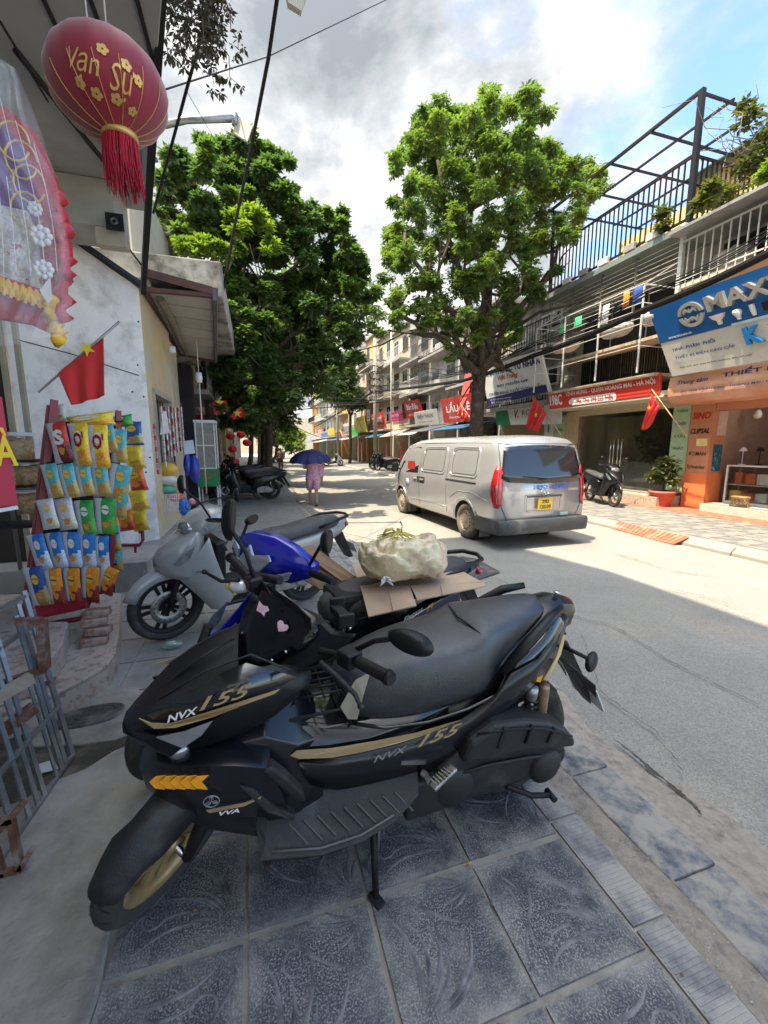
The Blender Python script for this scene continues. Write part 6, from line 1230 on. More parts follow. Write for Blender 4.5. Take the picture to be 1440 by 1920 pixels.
m = MB(); m.tube([(.225+.03*(1-abs(q)), .125*q, .876+.014*(1-q*q)) for q in [-1+i/6 for i in range(13)]], .0035, 6); m.build('step_seam', M_PLAST, st_o_)
# --- floorboards
for s in (1, -1):
    m = MB(); ou = [(1.04, .235, .42), (1.03, .262, .33), (.85, .285, .305), (.72, .285, .305), (.60, .27, .325), (.50, .235, .36)]; inn = [(1.02, .16, .52), (.98, .15, .44), (.84, .15, .42), (.70, .15, .415), (.58, .15, .42), (.47, .15, .43)]; lw = [(1.00, .215, .345), (.98, .235, .27), (.84, .25, .255), (.72, .25, .258), (.60, .235, .275), (.50, .20, .32)]
    rows = [inn, ou, lw, [(a, .14, c+.02) for a, b_, c in lw]]
    m.add([(p[0], s*p[1], p[2]) for r_ in rows for p in r_], [(i*6+j, (i+1)*6+j, (i+1)*6+j+1, i*6+j+1) if s > 0 else (i*6+j, i*6+j+1, (i+1)*6+j+1, (i+1)*6+j) for i in range(3) for j in range(5)], False)
    fb = part('footboard', m, M_DPLAST, solid=.006, bevel=.006)
    for k in range(9):
        x_ = .94-.045*k; m = MB(); m.beam((x_, s*.215, .378), (x_-.05, s*.262, .333), .005, .004); m.build('grip_rib', mat('worn_rib', (.075, .073, .07), .7), fb)
    m = MB(); m.tube([(1.0, s*.258, .345), (.85, s*.278, .322), (.72, s*.278, .322), (.60, s*.262, .342)], .004, 5); m.build('worn_edge', mat('worn_edge_grey', (.12, .12, .12), .7), fb)
# belly / frame below
m = MB(); sym(m, [(.80, [(0, .17), (.11, .18), (.13, .28), (.1, .36), (0, .36)]), (.55, [(0, .17), (.11, .19), (.13, .30), (.1, .42), (0, .42)]), (.36, [(0, .20), (.10, .22), (.12, .34), (.1, .50), (0, .50)])]); part('belly', m, M_BLACK)
# --- transmission, air box, crank case
def outline(pts, y0, y1, nm, mt, bv=.01, par=None, bul=.0):
    m = MB(); m.plate([(x, y0, z) for x, z in pts], y1-y0, dir=(0, 1, 0)); return part(nm, m, mt, par, bevel=bv, seg=3)
cvt = outline([(.43, .32), (.40, .40), (.33, .45), (.20, .46), (.02, .43), (-.12, .385), (-.185, .34), (-.205, .29), (-.18, .245), (-.08, .225), (.10, .215), (.30, .215), (.41, .25)], .11, .205, 'transmission_case', M_DPLAST, .03)
air = outline([(.33, .43), (.30, .52), (.20, .565), (.06, .545), (-.05, .51), (-.15, .45), (-.20, .39), (-.21, .35), (-.10, .37), (.05, .40), (.2, .405)], .125, .235, 'air_box', M_DPLAST, .034)
m = MB(); m.box((.17, .21, .505), (.02, .06, .09), (0, -.25, 0)); m.box((.05, .215, .49), (.014, .06, .08), (0, -.25, 0)); m.box((-.06, .215, .455), (.014, .055, .07), (0, -.4, 0)); m.build('air_box_rib', M_BLACK, air, bevel=.004)
m = MB(); m.tube([(.27, .225, .54), (.12, .24, .535), (-.02, .24, .50), (-.17, .235, .42)], .005, 6); m.build('air_box_seam', M_BLACK, air)
m = MB(); m.tube([(.36, .20, .36), (.2, .212, .375), (0, .212, .35), (-.16, .205, .31)], .007, 6); m.build('case_ridge', M_DPLAST, cvt)
m = MB(); m.lathe([(.0, .03), (.05, .028), (.075, .012), (.082, -.02)], (-.085, .20, .275), Matrix(((1, 0, 0), (0, 0, 1), (0, 1, 0))), 22); m.build('clutch_bulge', M_DPLAST, cvt)
m = MB(); m.lathe([(.0, .03), (.06, .028), (.09, .008), (.098, -.03)], (.335, .19, .30), Matrix(((1, 0, 0), (0, 0, 1), (0, 1, 0))), 22); m.build('crank_bulge', M_DPLAST, cvt)
m = MB(); m.box((.45, .13, .30), (.16, .16, .16)); m.box((.22, .05, .33), (.3, .1, .16)); m.box((.05, -.02, .33), (.10, .10, .10)); part('engine_block', m, M_DPLAST, bevel=.012)
for (a, b_) in (((.36, .23, .26), (.33, .23, .40)), ): pass
m = MB(); m.tube([(.10, .205, .235), (-.02, .22, .165), (-.10, .24, .16)], .011, 7); m.tube([(-.10, .215, .16), (-.10, .265, .16)], .013, 8); part('centre_stand_pedal', m, M_BLACK)
m = MB(); m.box((.42, .262, .435), (.115, .032, .014), (0, .15, .35)); pg_ = part('passenger_peg', m, M_ALU, bevel=.005)
m = MB()
for k in range(8): m.box((.375+.013*k, .262+.005*(k-4), .447), (.004, .032, .005), (0, .15, .35))
m.build('peg_ridges', M_CHROME, pg_, kind='stuff')
m = MB(); m.beam((.47, .21, .42), (.43, .19, .33), .02, .02); m.beam((.55, .19, .47), (.46, .20, .455), .010, .012); m.build('peg_bracket', M_ALU, pg_)
# side stand reaching the ground
foot = (RS.inverted()*(1/ssc)) @ (at(705, 1686, Z=.104)-Vector((xb, yb, .1)))
m = MB(); a = Vector((.64, .16, .26)); m.tube([a, a.lerp(foot, .5), foot], [.014, .013, .011], 8); sd = part('side_stand', m, M_BLACK); m = MB(); m.box(foot+Vector((0, .004, .004)), (.035, .06, .010), (0, 0, .4)); m.build('stand_foot', M_BLACK, sd, bevel=.003)
m = MB(); m.tube([(.62, .18, .30), a.lerp(foot, .45)+Vector((-.012, .004, 0))], .006, 6); m.build('stand_spring', M_ALU, sd)
# shock absorbers with gold canisters
for s in (1, -1):
    sh = None; m = MB(); m.tube([(-.02, s*.145, .60), (-.055, s*.145, .33)], .010, 8); sh = part('shock_absorber', m, M_ALU)
    m = MB(); m.tube([(-.022+(-.030)*(k/54.)+0, s*.145, .565-.19*k/54.)+Vector((math.cos(k*.9)*.023, math.sin(k*.9)*.023, 0)) if False else Vector((-.025-.030*(k/54.)+math.cos(k*.9)*.024, s*.145+math.sin(k*.9)*.024, .565-.19*k/54.)) for k in range(55)], .0055, 5); m.build('coil_spring', M_BLACK, sh)
    m = MB(); m.lathe([(0, .05), (.026, .05), (.028, .03), (.024, 0)], (-.022, s*.145, .565), 'z', 14); m.build('spring_cap', M_ALU, sh)
    m = MB(); m.lathe([(0, .06), (.020, .06), (.022, .05), (.022, -.05), (.018, -.06), (0, -.06)], (-.085, s*.145, .55), 'z', 14); m.build('gas_canister', M_GOLDW, sh)
m = MB(); sym(m, [(.10, [(0, .55), (.05, .55), (.07, .53), (.07, .50), (0, .52)]), (-.08, [(0, .58), (.06, .575), (.082, .54), (.082, .50), (0, .56)]), (-.24, [(0, .50), (.06, .495), (.08, .46), (.08, .43), (0, .48)])]); part('rear_hugger', m, M_DPLAST)
m = MB(); m.tube([(.35, -.14, .25), (.15, -.17, .24), (-.02, -.19, .30)], .02, 8); m.tube([(.05, -.19, .29), (-.30, -.20, .40)], [.055, .06], 14); part('exhaust', m, M_BLACK)
# --- windscreen
G = {}
scr = [loc(*q) for q in ((490, 1090, -.115), (540, 1122, 0), (592, 1158, .11), (598, 1190, .135), (562, 1218, .13), (520, 1243, .095), (478, 1262, .06), (452, 1258, -.0), (447, 1235, -.03), (448, 1180, -.10), (456, 1145, -.125))]
cc_ = loc(520, 1180, 0)+Vector((.012, 0, .0)); m = MB(); n = len(scr)
vs2 = scr+[cc_.lerp(p, .55)+Vector((.004, 0, .002)) for p in scr]+[cc_]
m.add(vs2, [(i, (i+1) % n, n+(i+1) % n, n+i) for i in range(n)]+[(n+i, n+(i+1) % n, 2*n) for i in range(n)], True); ws = part('windscreen', m, M_SMOKE, solid=.004)
for q in ((475, 1155, -.105), (462, 1187, -.085), (517, 1238, .085), (543, 1222, .105)):
    p = loc(*q)+Vector((.012, .004, .004)); m = MB(); m.ell(p, (.006, .006, .006), 8, 6); m.build('screw', M_CHROME, ws)
def on_screen(px, py): return (loc(px, py, .0+(px-520)*.0012)+Vector((.028, .016, .010)))
Uw = (on_screen(560, 1180)-on_screen(500, 1130)).normalized(); Vw = Vector((-.35, 0, 1)); Vw = (Vw-Uw*Vw.dot(Uw)).normalized(); Nw = Uw.cross(Vw)
if Nw.dot(Vector((0, 0, CAM_H))-Vector((xb, yb, .1))) < 0: pass
M_PINK = mat('pink_sticker', (.75, .48, .56), .5, var=.25, vs=50)
c = on_screen(508, 1140); m = MB(); m.plate([c+Uw*a+Vw*b_ for a, b_ in ((-.022, .013), (-.004, .009), (.010, .017), (.022, .010), (.016, -.004), (.020, -.016), (.004, -.014), (-.012, -.018), (-.017, -.004))], .002, dir=Nw); m.build('pink_sticker', M_PINK, ws)
c = on_screen(544, 1174); m = MB(); m.plate([c+Uw*a*.021+Vw*b_*.019 for a, b_ in ((0, -1), (.55, -.45), (.95, .15), (.9, .7), (.5, .95), (.05, .6), (-.4, .95), (-.85, .75), (-.98, .2), (-.6, -.4))], .002, dir=Nw); m.build('heart_sticker', M_PINK, ws)
# dash cover under the screen and handlebar cover
m = MB(); P = [loc(*q) for q in ((448, 1258, .02), (480, 1268, .07), (560, 1252, .16), (625, 1218, .20), (655, 1190, .21), (612, 1185, .16), (592, 1165, .115))]
m.plate([p+Vector((-.012, 0, -.008)) for p in P], .03, dir=(-.6, -.1, .2)); part('dash_cover', m, M_PLAST, bevel=.008)
m = MB(); sym(m, [(.90, [(0, .80), (.08, .83), (.10, .88), (.07, .94), (0, .95)]), (.84, [(0, .82), (.09, .85), (.12, .92), (.09, .97), (0, .98)]), (.78, [(0, .86), (.05, .88), (.07, .92), (.05, .95), (0, .955)])]); part('handlebar_cover', m, M_PLAST, bevel=.006)
# --- handlebar, grips, levers
HL_ = loc(728, 1270, .43); HLi = loc(655, 1232, .30); HR = Vector((1.075, -.35, 1.09)); HRi = Vector((1.00, -.19, 1.04)); hc = Vector((.86, .06, .90))
m = MB(); m.tube([HR, HRi, hc, HLi, HL_], .011, 8); hb = part('handlebar', m, M_BLACK)
for a, b_ in ((HLi, HL_), (HRi, HR)):
    m = MB(); d_ = (b_-a).normalized(); pts = [a+d_*.035, b_]; L_ = (pts[1]-pts[0]).length
    m.tube([pts[0]+d_*L_*k/12 for k in range(13)], [.0165+.0012*(k % 2) for k in range(13)], 14); m.tube([b_-d_*.002, b_+d_*.012], [.021, .017], 14); g_ = m.build('grip', M_BLACK, hb)
    m = MB(); m.box(a+d_*.0, (.055, .055, .05), (0, 0, math.atan2(d_.y, d_.x))); m.build('switch_box', M_PLAST, hb, bevel=.008)
m = MB(); lv = [loc(632, 1236, .30)+Vector((.05, 0, 0)), loc(650, 1262, .33)+Vector((.03, 0, 0)), loc(680, 1300, .38)+Vector((.02, 0, 0)), loc(690, 1322, .40)+Vector((.02, 0, 0))]; m.tube(lv, [.009, .008, .007, .006], 8); m.ell(lv[-1], (.009, .009, .009), 10, 6); m.build('brake_lever', M_DPLAST, hb)
m = MB(); lv = [HRi+Vector((.05, -.02, .01)), loc(415, 1090, -.26), loc(383, 1072, -.30)]; m.tube(lv, [.009, .007, .006], 8); m.ell(lv[-1], (.010, .010, .010), 10, 6); m.build('brake_lever', M_BLACK, hb)
m = MB(); pts = catenary(HLi+Vector((.02, -.02, 0)), (.95, .08, .86), .03); m.tube(pts, .005, 6); m.tube([HLi, (.80, .22, .95), (.86, .12, .86), (.9, .08, .8)], .006, 6); m.build('brake_hose', M_BLACK, hb)
c = loc(452, 1098, -.22); m = MB(); m.lathe([(0, .02), (.035, .018), (.042, .004), (.042, -.012), (0, -.014)], c, 'z', 18); rc = m.build('fluid_cup', mat('clear_plastic', (.55, .57, .58), .2, var=.1, trans=.3), hb)
c = loc(437, 1100, -.26); m = MB()
for k in range(5): a = 2*PI*k/5; m.ell(c+Vector((math.cos(a)*.016, math.sin(a)*.010, .004+math.sin(a)*.012)), (.012, .009, .012), 8, 6)
m.ell(c, (.010, .010, .012), 8, 6); m.beam(c, c+Vector((-.005, .012, -.03)), .010); m.build('yellow_charm', mat('yellow_toy', (.80, .58, .02), .4, var=.05), hb)
# mirrors
mirror_(nv, HLi+Vector((-.02, 0, .02)), loc(770, 1207, .42), .135, .060, (-.35, -.25, -.85), glassm=M_PLAST, tip=.2)
mR = mirror_(nv, HRi+Vector((-.0, 0, .02)), loc(437, 975, -.22), .055, .155, (-.9, .35, -.1), glassm=M_PLAST, tip=-.3)
# phone holder
c = loc(640, 1152, .10); t_ = MB(); t_.box(c, (.035, .11, .028), (0, 0, .2)); phd = part('phone_holder', t_, M_PLAST, bevel=.005)
for y_ in (-.062, .062):
    t_ = MB(); t_.box(c+Vector((0, y_, .010)), (.05, .016, .045)); t_.build('clamp_jaw', M_PLAST, phd, bevel=.004)
t_ = MB(); t_.tube([c, c+Vector((.0, .02, -.05)), (.84, .12, .97)], .012, 8); t_.build('holder_arm', M_PLAST, phd)
for k in range(3): t_ = MB(); t_.ell(c+Vector((-.02, .03-.02*k, -.035)), (.007, .007, .007), 8, 6); t_.build('bolt_head', M_CHROME, phd)
# wire rack on the tunnel
m = MB(); x0, x1, z_ = .93, .72, .685
m.tube([(x0, .125, z_), (x0, -.125, z_), (x1, -.125, z_), (x1, .125, z_), (x0, .125, z_)], .006, 6, smooth=False)
for k in range(5): m.tube([(x0, -.09+.045*k, z_), (x0+.02, -.08+.04*k, z_+.04), (x1+.02, -.08+.04*k, z_+.04), (x1, -.09+.045*k, z_)], .004, 5)
for k in range(4): m.tube([(x0-.03-.05*k, -.10, z_+.035), (x0-.03-.05*k, .10, z_+.035)], .0035, 5)
for x_ in (x0, x1):
    for s in (1, -1): m.tube([(x_, s*.125, z_), (x_, s*.13, .62)], .006, 6)
part('tunnel_rack', m, M_BLACK)
for q in ((.925, .13, .665), (.70, .13, .66)): m = MB(); m.ell(q, (.011, .011, .011), 10, 6); part('rack_bolt', m, M_CHROME)
m = MB(); m.box((.70, .08, .652), (.03, .012, .012)); part('orange_tag', m, mat('orange_tag', (.6, .09, .01), .5))
# ============================================================ underbone motorbikes
class Frame:
    def __init__(s, name, label, cat, xb, yb, psi, phi, sc_, z=.1, group=None):
        h = Vector((math.cos(psi), math.sin(psi), 0)); l = Vector((-math.sin(psi), math.cos(psi), 0)); zz = Vector((0, 0, 1))
        s.R = Matrix((h, l*math.cos(phi)-zz*math.sin(phi), zz*math.cos(phi)+l*math.sin(phi))).transposed(); s.o = Vector((xb, yb, z)); s.s = sc_
        s.t = thing(name, label, cat, (xb, yb, z), rot=s.R.to_euler(), scale=sc_, group=group); s.Mi = s.R.inverted()*(1/sc_)
    def loc(s, px, py, yl):
        d = s.Mi @ Vector(_f + _r*(px-720)/780. - _u*(py-960)/780.); c = s.Mi @ (Vector((0, 0, CAM_H))-s.o); return c+d*((yl-c.y)/d.y)
    def inv(s, p): return s.Mi @ (Vector(p)-s.o)
M_GREYP = mat('warm_grey_gloss_paint', (.30, .305, .30), .22, .05, var=.05, vs=3, coat=.7, col2=(.24, .235, .22), c2s=3, c2lo=.55, c2hi=.8)
M_BLUEP = mat('blue_gloss_paint', (.012, .018, .33), .15, .1, var=.08, vs=4, coat=.9)
M_SEATG = mat('grey_seat_vinyl', (.055, .055, .058), .6, var=.15, vs=12, bump=.3, bs=200, col2=(.10, .10, .095), c2s=6, c2lo=.5, c2hi=.75)
def hood(m, c, r, a0, a1, hw_, drop, fx=Vector((1, 0, 0)), fz=Vector((0, 0, 1)), fa=Vector((0, 1, 0)), n=12):
    rows = []
    for i in range(n+1):
        a = R(a0+(a1-a0)*i/n); e = .65+.35*math.sin(PI*i/n); rows += [Vector(c)+fx*math.cos(a)*(r-drop*abs(q)**2.2)+fz*math.sin(a)*(r-drop*abs(q)**2.2)+fa*q*hw_*e for q in [-1+.25*k for k in range(9)]]
    m.add(rows, [(i*9+j, i*9+j+1, (i+1)*9+j+1, (i+1)*9+j) for i in range(n) for j in range(8)], True)
def ubike(t, paint,  seatm, rimm=M_BLACK, wire=False, full=True, head=True, trim=M_PLAST, mir=((.98, .30, 1.18), (.98, -.30, 1.18)), fend=None, sd=0., slim=False):
    c1, c0 = (1.25, 0, .28), (0, 0, .28); B = lambda nm, m, mt, par=t, **k: m.build(nm, mt, par, **k)
    wheel(t, c1, .28, .078, .215, rimm=rimm, spokes=5, wire=wire, tread=full); wheel(t, c0, .28, .088, .215, rimm=rimm, spokes=5, wire=wire, tread=False, disc=False)
    m = MB(); hood(m, c1, .315, 62 if slim else 20, 165, .060, .075); B('front_mudguard', m, fend or paint, solid=.006)
    for s in (1, -1): m = MB(); m.tube([(1.25, s*.055, .28), (1.20, s*.060, .45), (1.11, s*.055, .68)], [.020, .024, .022], 9); B('fork_leg', m, M_BLACK)
    for o in list(t.children) if sd else []:
        if (o.name.split('.')[0] in ('tyre', 'rim', 'front_mudguard', 'fork_leg')) and (o.data.vertices[0].co.x > .6): pv = Vector((1.10, 0, .5)); o.data.transform(Matrix.Translation(pv) @ Matrix.Rotation(sd, 4, Vector((-.3, 0, 1))) @ Matrix.Translation(-pv)); [c.data.transform(Matrix.Translation(pv) @ Matrix.Rotation(sd, 4, Vector((-.3, 0, 1))) @ Matrix.Translation(-pv)) for c in o.children]
    m = MB(); S_ = lambda x, a, zb, zt, f_=.9: (x, [(0, zb), (a*.8, zb+.01), (a, zb+.05), (a, (zb+zt)/2), (a*f_, zt-.03), (a*.5, zt-.004), (0, zt)])
    sym(m, [S_(1.33, .03, .60, .68), S_(1.29, .09, .56, .74), S_(1.22, .145, .52, .80), S_(1.13, .175, .50, .86), S_(1.06, .17, .55, .90), S_(1.0, .12, .62, .92)]); slim or B('front_cowl', m, paint, bevel=.006)
    for s in (1, -1):
        rows = [[(1.26, s*.10, .62), (1.14, s*.165, .66), (1.04, s*.175, .76), (.98, s*.165, .84)], [(1.17, s*.11, .50), (1.08, s*.175, .52), (1.0, s*.185, .58), (.94, s*.175, .68)], [(1.06, s*.12, .36), (.99, s*.165, .37), (.92, s*.175, .42), (.88, s*.17, .50)], [(.96, s*.12, .22), (.90, s*.18, .22), (.84, s*.19, .26), (.80, s*.18, .31)]]
        m = MB(); m.add([p for r_ in rows for p in r_], [(i*4+j, i*4+j+1, (i+1)*4+j+1, (i+1)*4+j) for i in range(3) for j in range(3)], True); B('leg_shield', m, paint, solid=.012, bevel=.004)
        m = MB(); m.plate([(1.235, s*.135, .66), (1.17, s*.180, .74), (1.09, s*.192, .80), (1.13, s*.186, .70), (1.20, s*.15, .645)], .008*s, dir=(.4, 1, 0)); B('indicator', m, M_LENS, bevel=.002)
    if slim:
        for o in t.children:
            if o.name.startswith(('leg_shield', 'indicator')): o.data.transform(Matrix.Diagonal((.94, .62, .93, 1)))
    m = MB(); m.bb((.84, -.15, .22), (.93, .15, .78)); m.bb((.50, -.09, .24), (.90, .09, .42)); B('inner_shield', m, trim, bevel=.02)
    m = MB(); m.bb((.45, -.20, .245), (.88, .20, .275)); m.bb((.30, -.10, .20), (.62, .10, .30)); B('footboard', m, trim, bevel=.01)
    m = MB(); sym(m, [S_(.55, .10, .28, .58), S_(.42, .135, .30, .66), S_(.20, .15, .42, .70), S_(0, .14, .50, .72), S_(-.20, .12, .58, .755), S_(-.36, .08, .64, .78), S_(-.46, .04, .69, .79)]); B('body_panel', m, M_GLOSSK if slim else paint, bevel=.006)
    m = MB(); sym(m, [S_(.60, .06, .60, .70), S_(.54, .11, .61, .755), S_(.40, .14, .63, .785), S_(.20, .15, .66, .785), S_(.10, .145, .68, .81), S_(-.10, .13, .69, .835), S_(-.26, .11, .71, .84), S_(-.36, .07, .73, .83)]); B('seat', m, seatm, sub=1)
    m = MB(); m.tube([(-.05, .15, .77), (-.25, .145, .82), (-.42, .09, .83), (-.46, 0, .83), (-.42, -.09, .83), (-.25, -.145, .82), (-.05, -.15, .77)], .014, 8); B('grab_rail', m, trim)
    m = MB(); m.ell((-.44, 0, .735), (.035, .075, .035), 12, 8); B('tail_lamp', m, M_TAIL)
    m = MB(); m.plate([(-.30, .05, .66), (-.40, .05, .66), (-.56, .05, .36), (-.50, .05, .36)], -.10, dir=(0, 1, 0)); B('rear_mudguard', m, trim, bevel=.006)
    m = MB(); m.box((-.545, 0, .47), (.006, .18, .13), (0, .5, 0)); B('number_plate', m, M_SIGNW)
    m = MB(); m.tube([(.35, -.10, .20), (.10, -.13, .20), (-.02, -.15, .26)], .018, 8); m.tube([(.0, -.15, .25), (-.36, -.16, .36)], [.045, .05], 12); B('exhaust', m, M_BLACK)
    m = MB(); m.box((.22, .04, .30), (.34, .16, .18)); m.cyl((.10, .09, .30), (.10, .14, .30), .09, n=18); m.cyl((-.0, .07, .28), (-.0, .13, .28), .06, n=16); B('engine', m, M_ALU, bevel=.012)
    for s in (1, -1): m = MB(); m.tube([(.02, s*.11, .62), (-.02, s*.11, .30)], .018, 8); B('shock_absorber', m, M_CHROME)
    m = MB(); m.tube([(.42, .10, .2), (.34, .22, .02)], .009, 7); m.box((.33, .23, .0), (.05, .03, .008)); B('side_stand', m, M_BLACK)
    # handlebar and head
    m = MB(); m.tube([(.90, .33, 1.0), (.97, .18, .98), (1.02, 0, .95), (.97, -.18, .98), (.90, -.33, 1.0)], .010, 8); hb = B('handlebar', m, M_BLACK)
    for s in (1, -1):
        m = MB(); m.tube([(.965, s*.205, .982), (.89, s*.35, 1.002)], .018, 12); m.build('grip', M_BLACK, hb)
        m = MB(); m.tube([(1.01, s*.19, .985), (1.01, s*.25, .99), (.975, s*.34, 1.0)], .006, 6); m.ell((.975, s*.34, 1.0), (.008, .008, .008), 8, 6); m.build('brake_lever', M_DPLAST, hb)
    if head:
        m = MB(); sym(m, [S_(1.20, .05, .84, .93), S_(1.165, .10, .82, .97), S_(1.10, .145, .82, 1.01), S_(1.02, .165, .86, 1.045), S_(.95, .15, .90, 1.05), S_(.90, .09, .93, 1.04)]); hd = B('handlebar_cowl', m, paint, bevel=.005)
        m = MB(); m.ell((1.172, 0, .895), (.055, .11, .062), 18, 10, rot=(0, -.35, 0)); m.build('headlamp', M_LENS, hd)
        m = MB(); m.ell((1.165, 0, .90), (.030, .04, .035), 14, 8); m.build('bulb_cover', M_CHROME, hd)
        for s in (1, -1): m = MB(); m.box((1.09, s*.135, .895), (.07, .02, .03), (0, .2, -s*.5)); m.build('headlamp_wing', M_LENS, hd, bevel=.006)
    if head: [x.data.transform(Matrix.Translation((-.075, 0, 0))) for x in [hd]+list(hd.children)]
    for s, p in zip((1, -1), mir):
        if p: mirror_(t, (.98, s*.20, 1.0), p, .11, .075, (-1, s*.1, 0), tip=.3)
    return t
# grey scooter by the snack rack
GF = Frame('scooter', 'light grey scooter parked on the pavement beside the snack rack', 'scooter', .45, 4.34, 3.592, .10, 1.08); gt = ubike(GF.t, M_GREYP, M_SEATG, mir=(None, None))
m = MB(); put_text(m, 'SMART', (1.055, .222, .60), (-1, .35, 0), (0, 0, 1), .10, .018, .02, .2, .014); m.build('lettering', M_CHROME, gt)
mirror_(gt, (.98, .20, 1.0), GF.loc(344, 908, .33), .085, .13, (-.8, .25, 0), glassm=M_PLAST, tip=-.3); mirror_(gt, (.98, -.20, 1.0), GF.loc(446, 928, -.3), .085, .13, (-.8, .1, 0), glassm=M_PLAST, tip=.3)
m = MB(); m.ell(GF.loc(361, 940, .22), (.028, .028, .022), 12, 8); m.build('pink_knob', mat('pink_rubber', (.65, .22, .36), .5), gt)
# blue motorbike with its load, between the two scooters
BF = Frame('motorbike', 'blue motorbike loaded with cardboard between the black and the grey scooter', 'motorbike', .93, 2.42, 3.35, .07, 1.08); bt = ubike(BF.t, M_BLUEP, M_SEATG, mir=(BF.inv((.05, 1, 1)) and None, None), head=False, sd=R(30), slim=True)
def bl(nm, pts, yt, mt, par=bt, dr=(0, 1, 0), bev=.003): m = MB(); m.plate([BF.loc(*q) for q in pts], yt, dir=dr); return m.build(nm, mt, par, bevel=bev)
# head cowl and twin lamps of the blue bike
hp = [BF.loc(*q) for q in ((440, 1010, -.12), (462, 1000, -.08), (510, 1010, 0), (545, 1030, .08), (582, 1062, .14), (580, 1085, .14), (545, 1094, .12), (500, 1085, .05), (462, 1062, -.04), (440, 1035, -.10))]
m = MB(); cen = sum(hp, Vector())/len(hp)+Vector((.015, 0, .0)); bk = [p+Vector((-.045, 0, .012)) for p in hp]; n = len(hp)
m.add(hp+bk+[cen, cen+Vector((-.09, 0, .02))], [(i, (i+1) % n, 2*n) for i in range(n)]+[((i+1) % n, i, n+i, n+(i+1) % n) for i in range(n)]+[(n+(i+1) % n, n+i, 2*n+1) for i in range(n)], True); hd = m.build('handlebar_cowl', M_BLUEP, bt)
for pts in (((446, 1022, -.09), (452, 1010, -.08), (458, 1028, -.06), (456, 1045, -.06)), ((458, 1045, -.05), (478, 1020, -.03), (484, 1040, -.01), (512, 1040, .03), (516, 1052, .05), (484, 1080, .02), (464, 1062, -.03))):
    c = sum((BF.loc(*q) for q in pts), Vector())/len(pts); m = MB(); m.plate([BF.loc(*q)+Vector((.020, .022, .008)) for q in pts], .012, dir=(1, .4, .2)); m.build('headlamp', M_LENS, hd, bevel=.004)
bl('indicator', ((498, 1090, .10), (512, 1078, .10), (545, 1072, .13), (538, 1086, .13), (515, 1092, .12)), .02, M_LENS, hd)
m = MB(); m.tube([BF.loc(585, 1075, .2), BF.loc(626, 1090, .36)], .018, 12); m.build('grip', M_BLACK, bt)
mirror_(bt, BF.loc(580, 1060, .18), BF.loc(619, 1015, .30), .105, .105, (-.8, .6, 0), glassm=M_PLAST, tip=0); mirror_(bt, BF.loc(452, 1012, -.2), BF.loc(476, 973, -.22), .13, .045, (-.8, .5, .3), glassm=M_PLAST, tip=0)
bl('side_trim', ((655, 1225, .17), (700, 1195, .17), (760, 1160, .17), (812, 1128, .17), (858, 1108, .16), (862, 1128, .16), (820, 1150, .17), (740, 1185, .17), (690, 1215, .17)), .012, mat('dark_blue_gloss', (.008, .009, .05), .15, coat=.8, var=0))
for a in (((650, 1228, .185), (700, 1190, .185), (760, 1165, .185), (830, 1122, .18)), ((668, 1222, .185), (712, 1200, .185), (762, 1176, .185), (805, 1150, .18))):
    m = MB(); m.tube([BF.loc(*q) for q in a], .003, 5); m.build('silver_line', M_CHROME, bt)
Ub = (BF.loc(815, 1128, .19)-BF.loc(770, 1155, .19)).normalized(); Vb = Vector((.35, 0, 1)); Vb = (Vb-Ub*Vb.dot(Ub)).normalized()
m = MB(); put_text(m, 'Elegant', BF.loc(775, 1152, .19), Ub, Vb, .13, .030, .01, .4, .003); m.build('lettering', M_WLET, bt); m = MB(); put_text(m, 'FI', BF.loc(806, 1138, .19), Ub, Vb, .05, .03, .01, .4, .003); m.build('lettering', M_AMBER, bt); m = MB(); put_text(m, 'FUTURE', BF.loc(672, 1210, .19), Ub, Vb, .11, .022, .01, .2, .003); m.build('lettering', M_WLET, bt)
M_CARD = mat('cardboard', (.46, .34, .235), .9, var=.08, vs=5, bump=.15, bs=60); M_CARDD = mat('brown_cardboard', (.24, .155, .085), .9, var=.12, vs=5)
bx0 = MB(); bc_ = BF.loc(650, 1120, .0); bx0.box(bc_+Vector((-.03, 0, -.04)), (.26, .24, .20)); bx0.build('under_seat_box', M_BLACK, bt, bevel=.03)
# cardboard sheets and the trash bag on top
def slab(nm, label, pts, t_, mt, cat='cardboard', grp=None):
    o = thing(nm, label, cat, sum((Vector(p) for p in pts), Vector())/len(pts), group=grp); m = MB(); m.plate(pts, t_); m.build('sheet', mt, o, w=True); return o
Zc = .95
cbx = thing('cardboard_box', 'flattened open cardboard box under the tied trash bag', 'cardboard box', at(780, 1090, Z=Zc))
for nm, q in (('flap', ((677, 1104, Zc-.02), (768, 1100, Zc), (781, 1137, Zc-.03), (691, 1158, Zc-.08))), ('flap', ((770, 1100, Zc), (905, 1092, Zc-.01), (912, 1100, Zc-.015), (783, 1127, Zc-.03))), ('bottom', ((660, 1060, Zc-.01), (835, 1052, Zc-.01), (880, 1080, Zc-.004), (905, 1093, Zc-.008), (770, 1101, Zc-.004), (677, 1105, Zc-.024)))):
    m = MB(); m.plate([at(a, b_, Z=z_) for a, b_, z_ in q], .006, dir=(0, 0, 1)); fl_ = m.build(nm, M_CARD, cbx, w=True)
for a, b_ in (((727, 1102, Zc), (737, 1146, Zc-.053)), ((826, 1098, Zc), (830, 1116, Zc-.02))):
    m = MB(); m.tube([at(*a[:2], Z=a[2]+.007), at(*b_[:2], Z=b_[2]+.009)], .0018, 4); m.build('fold_line', M_CARDD, cbx, w=True)
